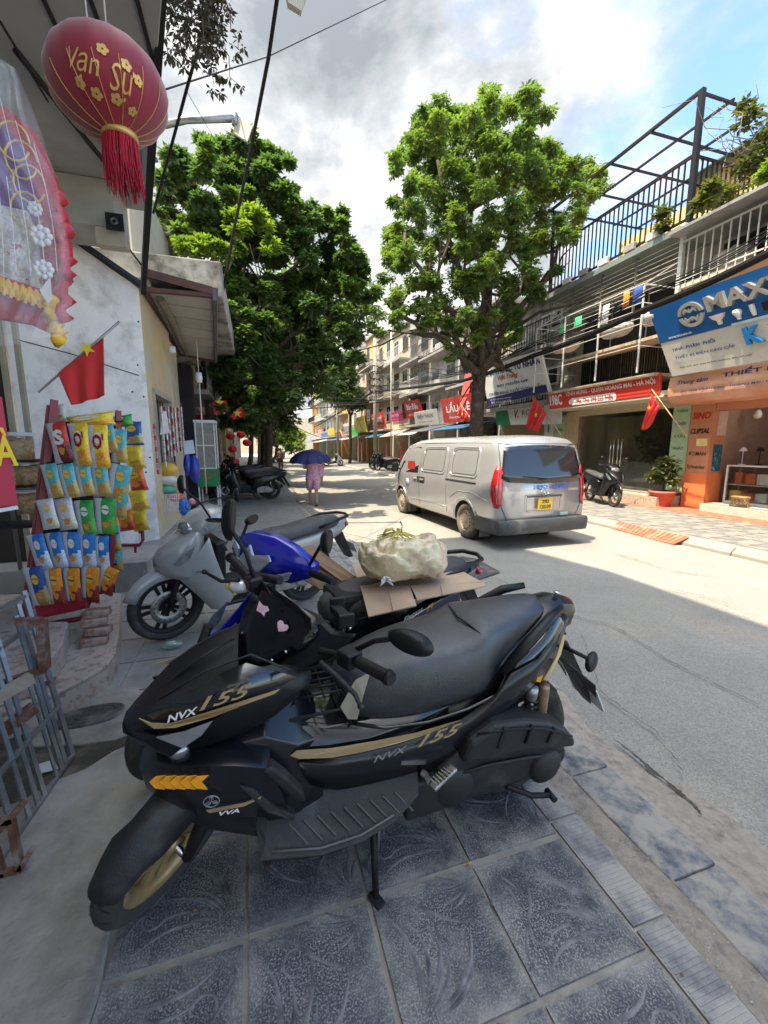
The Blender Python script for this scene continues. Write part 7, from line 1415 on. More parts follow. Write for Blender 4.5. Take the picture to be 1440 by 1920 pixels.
slab('cardboard_sheet', 'long folded brown cardboard standing beside the blue motorbike', [at(555, 1028, Y=2.75), at(585, 1022, Y=2.8), at(698, 1103, Y=2.45), at(672, 1112, Y=2.45)], .01, M_CARDD)
slab('cardboard_sheet', 'dark brown cardboard flap leaning inside the blue motorbike load', [at(545, 1035, Y=2.72), at(600, 1052, Y=2.7), at(680, 1108, Y=2.45), at(600, 1105, Y=2.5), at(560, 1080, Y=2.6)], .008, mat('shaded_cardboard', (.16, .105, .06), .9, var=.1))  # darker copy of the cardboard, shade inside the load put into its colour
tb = thing('trash_bag', 'pale yellow tied plastic bag of rubbish on the cardboard', 'bag', at(760, 1090, Z=Zc))
M_BAG = mat('translucent_yellow_bag', (.66, .55, .32), .28, var=.18, vs=12, trans=.06, bump=.7, bs=26, col2=(.62, .46, .32), c2s=5, c2lo=.45, c2hi=.62, coat=.5)
cr = at(756, 1050, Z=Zc+.125); rb = random.Random(4)
U_ = (at(832, 1050, Z=Zc+.1)-at(680, 1056, Z=Zc+.1)); hw_ = U_.length/2; U_.normalize(); W_ = Vector((-U_.y, U_.x, 0))
def bagf(u, v):
    a = 2*PI*u; b_ = PI*v; cu, su = math.cos(a), math.sin(a); q = 2.8; n_ = (abs(cu)**q+abs(su)**q)**(-1/q)
    x_ = hw_*n_*cu*math.sin(b_)**.55; y_ = hw_*.72*n_*su*math.sin(b_)**.55; z_ = .115*math.copysign(abs(math.cos(b_))**.8, math.cos(b_))
    pn = Vector((cu*math.sin(b_)*1.6, su*math.sin(b_)*1.2, math.cos(b_)*1.5)); wr = .030*mnoise.noise(pn*1.3)+.016*(1-abs(mnoise.noise(pn*3.1))*2)*.6+.007*(1-abs(mnoise.noise(pn*7.3))*2); top = max(0, 1-b_/.9)
    return cr+U_*(x_*(1+wr*3)+.0)+W_*(y_*(1+wr*3))+Vector((0, 0, z_+wr*1.4+top*.03*math.cos(7*a)*math.sin(b_)))
m = MB(); m.grid(bagf, 110, 44); tb_body = m.build('bag_body', M_BAG, tb, w=True)
kn = at(738, 1015, Z=Zc+.27); kn = cr+U_*(-.03)+Vector((0, 0, .150))
M_KNOT = mat('yellow_plastic_knot', (.55, .47, .10), .4, var=.15, vs=20, trans=.1)
m = MB()
for k in range(14):
    a = 2*PI*k/14; d_ = U_*math.cos(a)+W_*math.sin(a); m.tube([kn+Vector((0, 0, .012)), kn+d_*.045+Vector((0, 0, .006)), kn+d_*(.10+.03*rb.random())+Vector((0, 0, -.013))], [.008, .007, .002], 5)
m.build('gathered_pleats', M_KNOT, tb, w=True, kind='stuff')
for d_, l_ in ((-U_, .07), (U_*.2+W_*.2, .05)):
    m = MB(); m.tube([kn, kn+d_*l_*.5+Vector((0, 0, .035)), kn+d_*l_+Vector((0, 0, .028)), kn+d_*l_*1.3+Vector((0, 0, .0))], [.010, .016, .018, .006], 8, sq=.5); m.build('tied_ear', M_KNOT, tb, w=True)
m = MB(); m.tube([kn+U_*.02, kn+U_*.022+Vector((0, 0, .06)), kn+U_*.01+Vector((0, 0, .075))], [.004, .003, .006], 6); m.build('tie_string', mat('grey_string', (.25, .25, .22), .8), tb, w=True)
m = MB(); e = at(722, 1085, Y=cr.y-hw_*.70-.03)
for k in range(7): a = PI*k/6; m.tube([e, e+U_*math.cos(a)*.035+Vector((0, -.03, -.03+.05*math.sin(a)))], [.014, .002], 6)
m.build('torn_scrap', mat('white_scrap', (.7, .69, .68), .5), tb, w=True, kind='stuff')
m = MB(); crumple(m, at(650, 1040, Z=.75) if False else BF.o+BF.R @ Vector((.62, .02, .50))*1.1, (.09, .09, .05), amp=.4, seed=3); tag(m.build('green_mesh_bag', mat('green_mesh', (.02, .16, .07), .7, var=.5, vs=40)), 'crumpled green mesh stuffed between the black and blue bikes', 'bag')
# parked motorbikes down the left pavement and elsewhere
PF = Frame('parked_motorbike', 'black motorbike with white side panel, nearest the kerb in the parked row', 'motorbike', .45, 13.5, 3.20, .06, 1.08, group='parked motorbikes'); ubike(PF.t, M_SATINK, M_SEATG, rimm=M_BLACK, wire=True, full=False)
P2 = Frame('parked_motorbike', 'white motorbike with black seat standing side-on across the far road by the shops', 'motorbike', 4, 30, 0, .06, 1.08, group='parked motorbikes'); ubike(P2.t, M_SIGNW, M_SEATG, wire=True, full=False)
def put_bike(src, x, y, psi, label, z=.1, phi=.07):
    o = copy_tree(src); h = Vector((math.cos(psi), math.sin(psi), 0)); l = Vector((-math.sin(psi), math.cos(psi), 0)); zz = Vector((0, 0, 1))
    o.location = (x, y, z); o.rotation_euler = Matrix((h, l*math.cos(phi)-zz*math.sin(phi), zz*math.cos(phi)+l*math.sin(phi))).transposed().to_euler(); o['label'] = label; return o
for i, (x, y, a, lb) in enumerate([(.35, 14.15, 3.25, 'black motorbike second in the parked row under the dark tree'), (.30, 14.85, 3.2, 'black motorbike third in the parked row under the dark tree'), (.25, 15.6, 3.3, 'black motorbike fourth in the parked row under the dark tree'), (.1, 17.2, 3.2, 'black motorbike behind the gap in the parked row'), (-.1, 19, 3.3, 'black motorbike furthest back beside the thin trunk')]): put_bike(PF.t, x, y, a, lb)
a = at(700, 880, Z=.15); P2.t.location = (at(655, 862, Z=.0).x if False else 6.2, 37.5, .0); P2.t.rotation_euler = (0, 0, .25)
WM4[P2.t.name] = Matrix.Identity(4)
for x, y, a, lb in [(8.6, 25.6, 2.2, 'black motorbike nearest of three parked by the thin pole'), (8.7, 26.6, 2.3, 'black motorbike middle of three parked by the thin pole'), (8.8, 27.6, 2.2, 'black motorbike last of three parked by the thin pole')]: put_bike(PF.t, x, y, a, lb, .15)
p = at(1118, 925, Z=.15); p = at(1106, 915, X=9.45); put_bike(PF.t, p.x, p.y, 4.4, 'small black motorbike on the far pavement just right of the van', .15)
p = at(540, 855, Z=.0); put_bike(PF.t, 2.6, 50, 4.6, 'dark motorbike riding away far down the street', .0, 0); put_bike(PF.t, 4.0, 62, 4.7, 'dark motorbike furthest down the street', .0, 0)
# ============================================================ the shop front on the left
st_pts = [at(x, y, Z=.26) for x, y in ((-260, 1420), (40, 1325), (110, 1297), (160, 1272), (200, 1247), (216, 1225), (222, 1195), (228, 1112), (150, 1112), (0, 1115), (-300, 1130))]
m = MB(); m.plate([(p.x, p.y, .08) for p in st_pts], .155, dir=(0, 0, 1)); tag(m.build('terrazzo_step', M_TERR), kind='structure'); stp = bpy.data.objects['terrazzo_step']
m = MB(); m.plate([(p.x*1.0, p.y, .236) for p in st_pts], .026, dir=(0, 0, 1)); m.build('slab_nosing', M_TERR, stp, bevel=.006)
s2p = [at(x, y, Z=.42) for x, y in ((-200, 1330), (50, 1262), (95, 1235), (118, 1205), (128, 1165), (60, 1165), (-200, 1190))]
m = MB(); m.plate([(p.x, p.y, .264) for p in s2p], .156, dir=(0, 0, 1)); tag(m.build('upper_step', M_TERR, bevel=.008), kind='structure')
brm = None; c = at(165, 1190, Z=.30)
M_BRICK = mat('dusty_red_brick', (.26, .13, .09), .9, var=.2, vs=12, bump=.6, bs=70, col2=(.36, .30, .25), c2s=9, c2lo=.48, c2hi=.62, rand=.15)
for i, (px, py, dz, a) in enumerate(((180, 1205, 0, .1), (170, 1190, .07, -.15), (176, 1170, .14, .2), (184, 1152, .20, -.1))):
    m = MB(); m.box((0, 0, 0), (.17, .10, .055)); p = at(180, 1203, Z=.29); o = m.build('loose_brick', M_BRICK, bevel=.006); o.location = (p.x-.02+.02*math.sin(i*2), p.y+.04*i+.03, .29+dz*.85); o.rotation_euler = (0, 0, a)
    tag(o, ['lowest red brick of the pile under the snack rack', 'second red brick up in the pile under the snack rack', 'third red brick up in the pile under the snack rack', 'top red brick of the pile under the snack rack'][i], 'brick', 'bricks propping the snack rack')
# snack rack
RY = 3.80
rk_ = thing('snack_rack', 'red steel snack rack propped on bricks with rows of crisp bags', 'rack', at(120, 1165, Y=RY))
M_RACK = mat('dark_red_rack_paint', (.22, .008, .018), .4, var=.15, vs=9, col2=(.10, .03, .02), c2s=7, c2lo=.58, c2hi=.7)
def bar(par, nm, a, b_, w_, mt, h=None): m = MB(); m.beam(a, b_, w_, h); return m.build(nm, mt, par, w=True)
bar(rk_, 'post', at(102, 750, Y=RY+.05), at(52, 1165, Y=RY-.1), .045, M_RACK); bar(rk_, 'post', at(92, 760, Y=RY+.15), at(45, 1150, Y=RY+.05), .03, M_RACK); bar(rk_, 'post', at(222, 770, Y=RY+.1), at(205, 1110, Y=RY), .035, M_RACK)
M_NET = mat('dark_rack_back', (.030, .010, .012), .8, var=.2); m = MB(); m.plate([at(104, 790, Y=RY+.12), at(228, 790, Y=RY+.2), at(215, 1110, Y=RY+.1), at(62, 1135, Y=RY)], .02); m.build('back_panel', M_NET, rk_, w=True)
for y0, y1 in ((800, 790), (868, 860), (935, 932), (1000, 1000), (1068, 1058)): bar(rk_, 'shelf_bar', at(96-(y0-800)*.12, y0, Y=RY-.02), at(232-(y0-800)*.05, y1, Y=RY+.06), .014, M_BLACK)
m = MB(); m.tube([at(55, 1150, Y=RY-.08), at(60, 1168, Z=.36), at(92, 1170, Z=.34), at(150, 1160, Z=.34), at(163, 1148, Z=.35), at(168, 1125, Z=.40), at(172, 1110, Y=RY)], .022, 8); m.build('foot_loop', M_RACK, rk_, w=True)
m = MB(); m.plate([at(62, 1128, Y=RY-.1), at(170, 1115, Y=RY-.05), at(160, 1135, Y=RY-.2), at(70, 1155, Y=RY-.25)], .03); m.build('tray', M_RACK, rk_, w=True)
bagc = {'red': ((.55, .03, .02), (.15, .02, .02)), 'yellow': ((.80, .58, .03), (.80, .38, .03)), 'teal': ((.10, .42, .45), (.50, .35, .10)), 'white': ((.62, .58, .62), (.60, .58, .45)), 'green': ((.03, .30, .05), (.10, .35, .04)), 'blue': ((.02, .17, .50), (.55, .60, .68)), 'orange': ((.75, .26, .02), (.28, .03, .02)), 'dark blue': ((.02, .06, .26), (.35, .25, .08)), 'lays yellow': ((.80, .58, .03), (.65, .40, .05)), 'lays orange': ((.72, .20, .02), (.55, .05, .02)), 'lays blue': ((.03, .10, .32), (.45, .42, .20))}
bm = {k: [mat('foil_%s_%d' % (k, i), c_, .28, .15, var=.3, vs=16, bump=.35, bs=22, col2=tuple(min(1, q*.4+.25) for q in c_), c2s=24, c2lo=.60, c2hi=.64) for i, c_ in enumerate(v)] for k, v in bagc.items()}
M_FOILW = mat('foil_white_back', (.60, .60, .62), .3, .2, var=.06, vs=20, bump=.5, bs=24)
bagmesh = {}
def bag(col, px, py, w_, h_, Y_, lab, lean=0., letter=None, front=False, rx=0):
    c = at(px, py, Y=Y_); wd = float((c-Vector((0, 0, CAM_H))).dot(Vector(_f))); W_, H_ = w_/780*wd, h_/780*wd
    k = (col, front)
    if k not in bagmesh:
        m = MB(); nu, nv = 10, 12
        for side in (-1, 1):
            def fn(u, v):
                x = (u-.5); z = (v-.5); e = (1-(2*abs(x))**3.0)*(1-(2*abs(z))**4); pin = 1-.06*math.cos(PI*z*2)*0-.05*(1-abs(2*z)); 
                return (x*(1-.10*math.sin(PI*v)), side*(.19*max(0, e)**.6+.012*math.sin(u*23+v*5)*e*math.sin(v*9)), z+.008*math.sin(u*30))
            n0 = len(m.f); m.k = 0; m.grid(fn, nu, nv)
            for q in range(n0, len(m.f)):
                i, j = divmod(q-n0, nv); ctr = 2 if (side < 0 and (front or i >= 4)) else 0
                if side > 0: ctr = 2 if front else 0
                if ctr: ctr = 1 if not (j < 2.2+.35*i) else 2
                if j == 0 or j == nv-1: ctr = 1 if front else ctr
                m.mi[q] = ctr
        bx_ = 0 if front else .12
        m.k = 3; m.add([(bx_+(.26 if front else .17)*math.cos(a), -.222, .20+.13*math.sin(a)) for a in [2*PI*q/14 for q in range(14)]], [tuple(range(14))], False)
        m.k = 4; m.add([(bx_+(.20 if front else .14)*math.cos(a)*(1+.3*math.sin(3*a)), -.218, -.22+.11*math.sin(a)*(1+.2*math.cos(2*a))) for a in [2*PI*q/12 for q in range(12)]], [tuple(range(12))], False)
        m.k = 2; m.add([(-.32 if front else -.04, -.2235, .20), (bx_+.15, -.2235, .17), (bx_+.15, -.2235, .22), (-.32 if front else -.04, -.2235, .24)], [(0, 1, 2, 3)], False)
        o = m.build('crisp_bag', [M_FOILW]+bm[col]+[mat('badge_'+('a' if col in ('yellow', 'blue', 'green') else 'b'), (.75, .72, .66) if col in ('yellow', 'blue', 'green') else (.80, .50, .06), .3, var=.2, vs=20), mat('snack_print', (.62, .25, .04), .35, var=.5, vs=30)]); bagmesh[k] = o.data
    else: o = bpy.data.objects.new('crisp_bag', bagmesh[k]); COL.objects.link(o)
    o.location = c; o.scale = (W_*1.06, W_*.95, H_*1.04); o.rotation_euler = (rx, lean-R(8), R(-16)+.1*math.sin(px))
    WM4[o.name] = Matrix.LocRotScale(c, o.rotation_euler, o.scale)
    tag(o, lab, 'crisp bag', 'crisp bags on the red racks')
    if letter:
        m = MB(); put_text(m, letter, (.12, -.235, .12), (1, 0, 0), (0, 0, 1), .5, .36, .04); m.build('lettering', mat('dark_red_letters', (.30, .0, .03), .5, var=0) if col != 'red' else M_WLET, o)
ordn = ['first', 'second', 'third', 'fourth', 'fifth']
def row(lst, rowname, Y_, dY=.02, rack='red rack'):
    for i, b_ in enumerate(lst):
        col, px, py, w_, h_ = b_[:5]; bag(col, px, py, w_, h_, Y_+dY*i, '%s crisp bag, %s from left in the %s row of the %s' % (col.replace('lays ', ''), ordn[i], rowname, rack), *b_[5:])
row([('red', 113, 830, 36, 72, 0, 'S'), ('yellow', 150, 834, 37, 76, .12, "O'"), ('yellow', 184, 838, 38, 78, .15, "O'"), ('teal', 206, 822, 24, 50), ('teal', 223, 836, 30, 60, .2)], 'top', RY-.10)
row([('teal', 98, 902, 31, 62), ('teal', 128, 902, 31, 62), ('teal', 158, 900, 30, 58, .05), ('teal', 188, 900, 35, 60, .1), ('teal', 222, 905, 40, 66, .35)], 'second', RY-.10)
row([('white', 90, 964, 30, 55), ('white', 123, 964, 36, 58), ('green', 160, 972, 36, 66, .1), ('green', 197, 968, 38, 66, .2), ('teal', 225, 945, 28, 50, .3)], 'third', RY-.10)
row([('blue', 75, 1035, 32, 66, -.05), ('blue', 106, 1032, 32, 66), ('blue', 135, 1031, 34, 66, .15), ('blue', 163, 1031, 34, 66, .2), ('blue', 190, 1035, 28, 60, .2)], 'fourth', RY-.12)
row([('dark blue', 70, 1100, 34, 74, .0), ('orange', 103, 1101, 32, 70, .08), ('orange', 136, 1101, 34, 72, .15), ('orange', 169, 1096, 36, 68, .25), ('orange', 200, 1088, 36, 54, .5)], 'bottom', RY-.14)
row([('teal', 212, 1010, 30, 46, .1), ('teal', 216, 1050, 28, 40, .15), ('yellow', 212, 975, 20, 40, .1), ('red', 206, 945, 16, 30)], 'side hanging', RY+.10)
LY = 4.85
row([('lays blue', 251, 813, 32, 42, .1, None, True)], 'top', LY, rack='narrow wall rack'); row([('lays yellow', 252, 858, 33, 42, 0, None, True)], 'second', LY, rack='narrow wall rack'); row([('lays orange', 257, 900, 33, 42, -.05, None, True)], 'third', LY, rack='narrow wall rack')
row([('lays yellow', 260, 937, 32, 38, 0, None, True)], 'fourth', LY, rack='narrow wall rack'); row([('lays orange', 236, 976, 30, 38, .0, None, True), ('lays yellow', 262, 976, 30, 38, 0, None, True)], 'lowest', LY, rack='narrow wall rack')
bag('yellow', 172, 790, 82, 26, RY+.02, 'white and yellow crisp bag lying flat on top of the red rack', 0, None, True); bag('white', 112, 775, 26, 30, RY+.1, 'clear white packet standing at the top left of the red rack'); bag('green', 226, 790, 46, 20, RY+.15, 'green printed packet on top of the rack at its right end', 0, None, True)
r2 = thing('narrow_rack', 'narrow red wall rack holding the small crisp bags', 'rack', at(255, 1035, Y=LY+.05)); m = MB(); m.tube([at(228, 1022, Y=LY), at(262, 1022, Y=LY), at(268, 1012, Y=LY+.02), at(266, 985, Y=LY+.06)], .018, 8); m.build('foot_loop', M_RACK, r2, w=True); bar(r2, 'post', at(250, 790, Y=LY+.12), at(262, 1000, Y=LY+.12), .02, M_RACK); bar(r2, 'stub', at(254, 1024, Y=LY), at(254, 1036, Y=LY), .02, M_RACK)
# flag on the wall
def flag(nm_label, pole_a, pole_b, pts, starc, U, V, sr, folds=4, mt=M_FLAG, amp=.02, group=None):
    """pts: TL,TR,BR,BL world corners (top edge along the pole)"""
    t = thing('national_flag', nm_label, 'flag', pole_a, group=group); m = MB(); m.tube([pole_a, pole_b], .010 if (Vector(pole_a)-Vector(pole_b)).length < 1.3 else .016, 7); m.build('pole', M_STEEL if folds == 4 else M_WOOD, t, w=True)
    TL, TR, BR, BL = [Vector(p) for p in pts]; N = (TR-TL).cross(TL-BL).normalized()
    m = MB(); m.grid(lambda u, v: (TL.lerp(TR, u)).lerp(BL.lerp(BR, u), v)+N*amp*math.sin(u*folds*PI+v*2)*(.3+v), 20, 12); fl = m.build('cloth', M_FLAG, t, w=True, solid=.003)
    m = MB(); star(m, starc, U, V, sr, .03); m.build('star', M_FSTAR, fl, w=True); return t
FY = 4.55
flag('red flag with yellow star hanging from a pole on the white wall', at(72, 735, Y=FY+.1), at(224, 603, Y=FY-.1), [at(108, 700, Y=FY), at(194, 628, Y=FY-.02), at(198, 742, Y=FY), at(136, 760, Y=FY)], at(165, 655, Y=FY-.03), (1, 0, .7), (-.5, 0, .8), .07)
# red banner at the left edge, door leaves, jars
t = thing('shop_banner', 'red board with yellow lettering cut by the left edge of the picture', 'sign', at(10, 960, Y=2.7)); m = MB(); m.plate([at(-120, 965, Y=2.6), at(32, 945, Y=2.75), at(2, 745, Y=2.75), at(-120, 700, Y=2.6)], .02); bn = m.build('board', mat('crimson_board', (.48, .01, .045), .5, var=.05), t, w=True); m = MB(); bar(t, 'edge_strip', at(-100, 974, Y=2.58), at(33, 951, Y=2.73), .02, M_SIGNW)
m = MB(); put_text(m, 'VÀ', at(-8, 838, Y=2.70), at(32, 845, Y=2.74)-at(-60, 845, Y=2.65), (0, 0, 1), .16, .20, .02, 0, .012); m.build('lettering', M_FSTAR, t, w=True)
dr = thing('folding_door', 'tall folded timber door leaves beside the dark shop opening', 'door', (-2.75, 5.1, .43))
for i, (a, c_) in enumerate(((10, 'grey_leaf'), (30, 'cream_leaf'), (58, 'cream_leaf'))):
    m = MB(); p = at(a, 900, Y=5.2); p1 = at(a+(14 if i else 10), 900, Y=5.25); m.bb((p.x, 5.2, .43), (p1.x, 5.25, 3.3)); m.build('leaf', mat(c_, (.30, .27, .19) if i else (.08, .075, .06), .7, var=.15, vs=5), dr, w=True, bevel=.005)
m = MB(); m.bb((-3.9, 5.6, .43), (-2.5, 5.7, 3.6)); tag(m.build('shop_dark_sheet', M_DARK), 'dark opening of the snack shop behind the jars', 'doorway')  # solid near-black sheet, the shade of the shop's opening as a colour
M_PNUT = mat('peanut_fill', (.45, .25, .10), .6, var=.6, vs=45, col2=(.60, .42, .22), c2s=30, c2lo=.45, c2hi=.55); M_JAR = mat('jar_plastic', (.7, .7, .68), .12, var=0, trans=.9, alpha=.3)
sh = thing('jar_shelf', 'dark shelf stand holding the rows of snack jars', 'shelf', at(60, 1040, Y=4.2)); 
for zy in (862, 910, 985): m = MB(); a = at(-40, zy, Y=4.25); b_ = at(80, zy-3, Y=4.25); m.bb((a.x, 4.1, a.z-.02), (b_.x, 4.45, a.z)); m.build('shelf_board', M_BLACK, sh, w=True)
for i, (px, py, w_, h_) in enumerate(((37, 838, 36, 42), (28, 890, 20, 36), (53, 888, 34, 38), (74, 884, 20, 36), (52, 940, 32, 38), (68, 962, 20, 30), (20, 838, 20, 40))):
    c = at(px, py, Y=4.2+.02*i); r_ = w_/780*4.3/2; hh = h_/780*4.3; t = thing('snack_jar', ['clear jar of nuts alone on the top shelf', 'clear jar at the left of the middle shelf', 'clear jar of nuts in the middle of the middle shelf', 'clear jar at the right of the middle shelf', 'clear jar of brown snacks on the lower shelf', 'small clear jar at the right of the lower shelf', 'clear jar half hidden by the red board on the top shelf'][i], 'jar', c-Vector((0, 0, hh/2)), group='snack jars')
    m = MB(); m.lathe([(0, .003), (r_*.86, .003), (r_*.9, hh*.8), (0, hh*.82)], n=14); m.build('contents', M_PNUT, t); m = MB(); m.lathe([(r_*.92, 0), (r_*1.0, hh*.5), (r_*.98, hh*.9)], n=16); m.build('jar_wall', M_JAR, t); m = MB(); m.lathe([(r_*1.05, hh*.88), (r_*1.06, hh), (0, hh*1.01)], n=16); m.build('lid', M_SIGNW, t)
# welded frame leaning at the left edge
tf = thing('welded_frame', 'tall welded grid of grey steel tubes leaning at the left edge', 'steel frame', at(130, 1420, Z=.1))
B0 = at(136, 1416, Z=.12); B1 = at(30, 1570, Z=.12); T0 = at(44, 1108, Y=2.50); upv = T0-B0
def fp(u, v): return B0.lerp(B1, u)+upv*v
for u, v0, v1, w_ in ((0, 0, 1, .020), (.14, -.01, .95, .016), (.22, 0, .9, .018), (.32, 0, .6, .012), (.55, 0, .95, .017), (.66, 0, .8, .016), (.8, -.05, .7, .016), (1.0, 0, .8, .019)): bar(tf, 'upright', fp(u, v0), fp(u, v1), w_, M_STEEL)
for v, u0, u1 in ((0, -.02, 1.3), (.30, -.05, 1.4), (.97, -.05, 1.5), (.80, 0, 1.2)): bar(tf, 'rail', fp(u0, v), fp(u1, v), .018, M_STEEL)
for v in (.62, .45): bar(tf, 'peg', fp(-.08, v), fp(.12, v+.02), .016, M_RUST)
bar(tf, 'rusty_bracket', at(78, 1165, Y=2.35), at(85, 1255, Y=2.35), .06, M_RUST, .03); bar(tf, 'rusty_bracket', at(30, 1165, Y=2.35), at(80, 1163, Y=2.35), .03, M_RUST); bar(tf, 'rusty_bracket', at(-20, 1290, Y=2.2), at(85, 1255, Y=2.35), .03, M_RUST); bar(tf, 'rusty_bracket', at(-10, 1385, Y=2.1), at(65, 1325, Y=2.2), .045, M_RUST); bar(tf, 'rusty_bracket', at(-10, 1310, Y=2.1), at(60, 1270, Y=2.2), .045, mat('bare_wood', (.33, .27, .2), .8, var=.2, vs=14))
tg = thing('rusty_stool', 'rusty brown angle-iron stand cut by the lower left edge', 'stand', at(20, 1690, Z=.12))
for a, b_ in (((-40, 1600), (45, 1505)), ((20, 1535), (38, 1628)), ((-30, 1645), (30, 1632)), ((60, 1592), (-20, 1725)), ((-20, 1560), (5, 1640)), ((-20, 1545), (25, 1535))):
    pa, pb = at(*a, Y=1.72), at(*b_, Y=1.72); bar(tg, 'angle_iron', pa, pb, .028, M_RUST, .02)
m = MB(); m.plate([at(60, 1438, Z=.108), at(100, 1425, Z=.108), at(110, 1442, Z=.108), at(72, 1452, Z=.108)], .004, dir=(0, 0, 1)); tag(m.build('paper_scrap', M_SIGNW), 'white paper scrap on the wet ground behind the welded frame', 'paper')
t = thing('plastic_cup', 'crushed clear green plastic cup on the pavement by the grey scooter', 'cup', at(323, 1212, Z=.12)); m = MB(); c = at(323, 1208, Z=.14); crumple(m, c, (.075, .045, .03), 18, 10, .15, 3); m.build('cup_body', mat('clear_green_plastic', (.45, .75, .68), .1, var=0, trans=.7, alpha=.6), t, w=True); m = MB(); crumple(m, c+Vector((0, 0, .01)), (.035, .025, .018), 10, 6, .2, 5); m.build('cup_insert', M_SIGNW, t, w=True)
rng = random.Random(12)
for nm, N_, box_, mt_, lb in (('grit_scatter', 420, (-.9, 2.2, .8, 5.5), mat('pale_grit', (.42, .40, .36), .9, var=.2), None), ('leaf_litter', 70, (-1.0, 1.9, 1.6, 7.0), mat('dry_leaf', (.22, .12, .05), .8, var=.3), None)):
    m = MB()
    for k in range(N_):
        x, y = rng.uniform(box_[0], box_[2]) if nm == 'leaf_litter' else rng.uniform(1.30, 1.45), rng.uniform(.3, box_[3]); r_ = rng.uniform(.002, .006) if nm == 'grit_scatter' else rng.uniform(.004, .012); a = rng.uniform(0, 6)
        m.add([(x+r_*math.cos(a+q*PI/2), y+r_*math.sin(a+q*PI/2)*.6, .104) for q in range(4)]+[(x, y, .104+r_*.6)], [(0, 1, 4), (1, 2, 4), (2, 3, 4), (3, 0, 4)], False)
    tag(m.build(nm, mt_), kind='stuff')
m = MB(); m.cyl(at(874, 1619, Z=.108), at(884, 1618, Z=.108), .0042, n=8); tag(m.build('cigarette_end', mat('orange_filter', (.5, .25, .08), .8)), 'orange cigarette end lying in a tile joint', 'litter')
# ---- lanterns
M_LANT = mat('crimson_silk', (.24, .012, .028), .55, var=.12, vs=7, sheen=.4, spec=.3); M_GILT = mat('gilt_print', (.62, .40, .12), .4, .4, var=.2, vs=30)
def lantern(label, cpx, Y_, rpx, words_=None, tas=True):
    c = at(*cpx, Y=Y_); wd = float((c-Vector((0, 0, CAM_H))).dot(Vector(_f))); r = rpx/780*wd; hz = r*.80; t = thing('paper_lantern', label, 'lantern', c-Vector((0, 0, hz)))
    n = 16; m = MB(); tl = Euler((0, R(-8), 0)).to_matrix()
    rows = 18; vs = []
    for i in range(rows+1):
        b_ = R(14+152*i/rows)
        for j in range(n*3):
            a = 2*PI*j/(n*3); k = 1-.035*(1-abs(math.cos(a*n/2)))*1.0; vs.append(c+tl @ Vector((r*k*math.sin(b_)*math.cos(a), r*k*math.sin(b_)*math.sin(a), hz*math.cos(b_))))
    w_ = n*3; m.add(vs, [(i*w_+j, (i+1)*w_+j, (i+1)*w_+(j+1) % w_, i*w_+(j+1) % w_) for i in range(rows) for j in range(w_)], True); sk = m.build('silk_shell', M_LANT, t, w=True)
    m = MB()
    for j in range(n):
        a = 2*PI*j/n; m.tube([c+tl @ Vector((r*1.004*math.sin(R(b_))*math.cos(a), r*1.004*math.sin(R(b_))*math.sin(a), hz*1.004*math.cos(R(b_)))) for b_ in range(96, 167, 7)], .0012, 4, caps=False)
    m.build('gold_ribs', M_GILT, t, w=True, kind='stuff')
    m = MB(); bt_ = c+tl @ Vector((0, 0, -hz*.97)); m.lathe([(r*.30, .012), (r*.32, 0), (r*.30, -.012), (r*.24, -.008)], bt_, 'z', 24); m.build('end_ring', M_GILT, t, w=True); m = MB(); tp = c+tl @ Vector((0, 0, hz*.97)); m.lathe([(r*.24, -.012), (r*.28, 0), (r*.1, .012), (0, .012)], tp, 'z', 20); m.build('end_ring', M_GILT, t, w=True)
    m = MB(); rr = random.Random(5)
    for k in range(150):
        a = rr.uniform(0, 2*PI); q = r*.29*(1 if k % 3 else rr.uniform(.5, 1)); L_ = r*rr.uniform(.75, 1.05); p = bt_+Vector((q*math.cos(a), q*math.sin(a), 0)); m.tube([p, p+Vector((.006*math.sin(k), .004, -L_*.5)), p+Vector((.010*math.sin(k*1.7)+.004, 0, -L_))], [.0022, .002, .0012], 3, caps=False)
    m.build('tassel', mat('red_tassel_thread', (.42, .008, .03), .7, var=.15), t, w=True, kind='stuff')
    m = MB()
    for s in (-.3, .3): m.tube([tp+Vector((s*r*.5, 0, 0)), Vector((tp.x+s*r*.5, tp.y, 4.39))], .003, 4)
    m.build('hanging_cords', M_SIGNW, t, w=True)
    if words_:
        view = (Vector((0, 0, CAM_H))-c).normalized(); U = Vector((view.y, -view.x, 0)).normalized()*-1; V = U.cross(view)*-1
        if V.z < 0: V = -V
        def wrap(P, k=1.012):
            o_ = []
            for p in P:
                q = tl.inverted() @ (Vector(p)-c); e_ = math.sqrt((q.x/r)**2+(q.y/r)**2+(q.z/hz)**2); o_.append(c+tl @ (q/e_*k))
            return o_
        for s_, du, dv, w2, h2 in words_:
            m = MB(); put_text(m, s_, c+view*r*.9+U*du*r+V*dv*r, U, V, w2*r, h2*r, .0, .35, 0); m.v = wrap(m.v, 1.010); m.build('gold_lettering', M_GILT, sk, w=True)
        for du, dv in ((-.45, -.05), (-.2, -.12), (.1, -.10), (.38, -.22), (.30, .42), (-.05, .5), (.5, .28)):
            m = MB(); ce = c+view*r*.9+U*du*r+V*dv*r
            for k in range(5): a = 2*PI*k/5; q = ce+(U*math.cos(a)+V*math.sin(a))*r*.055; m.add([q+(U*math.cos(b_)+V*math.sin(b_))*r*.042 for b_ in [2*PI*z/8 for z in range(8)]], [tuple(range(8))])
            m.v = wrap(m.v, 1.008); m.build('gold_blossom', M_GILT, sk, w=True)
    return t
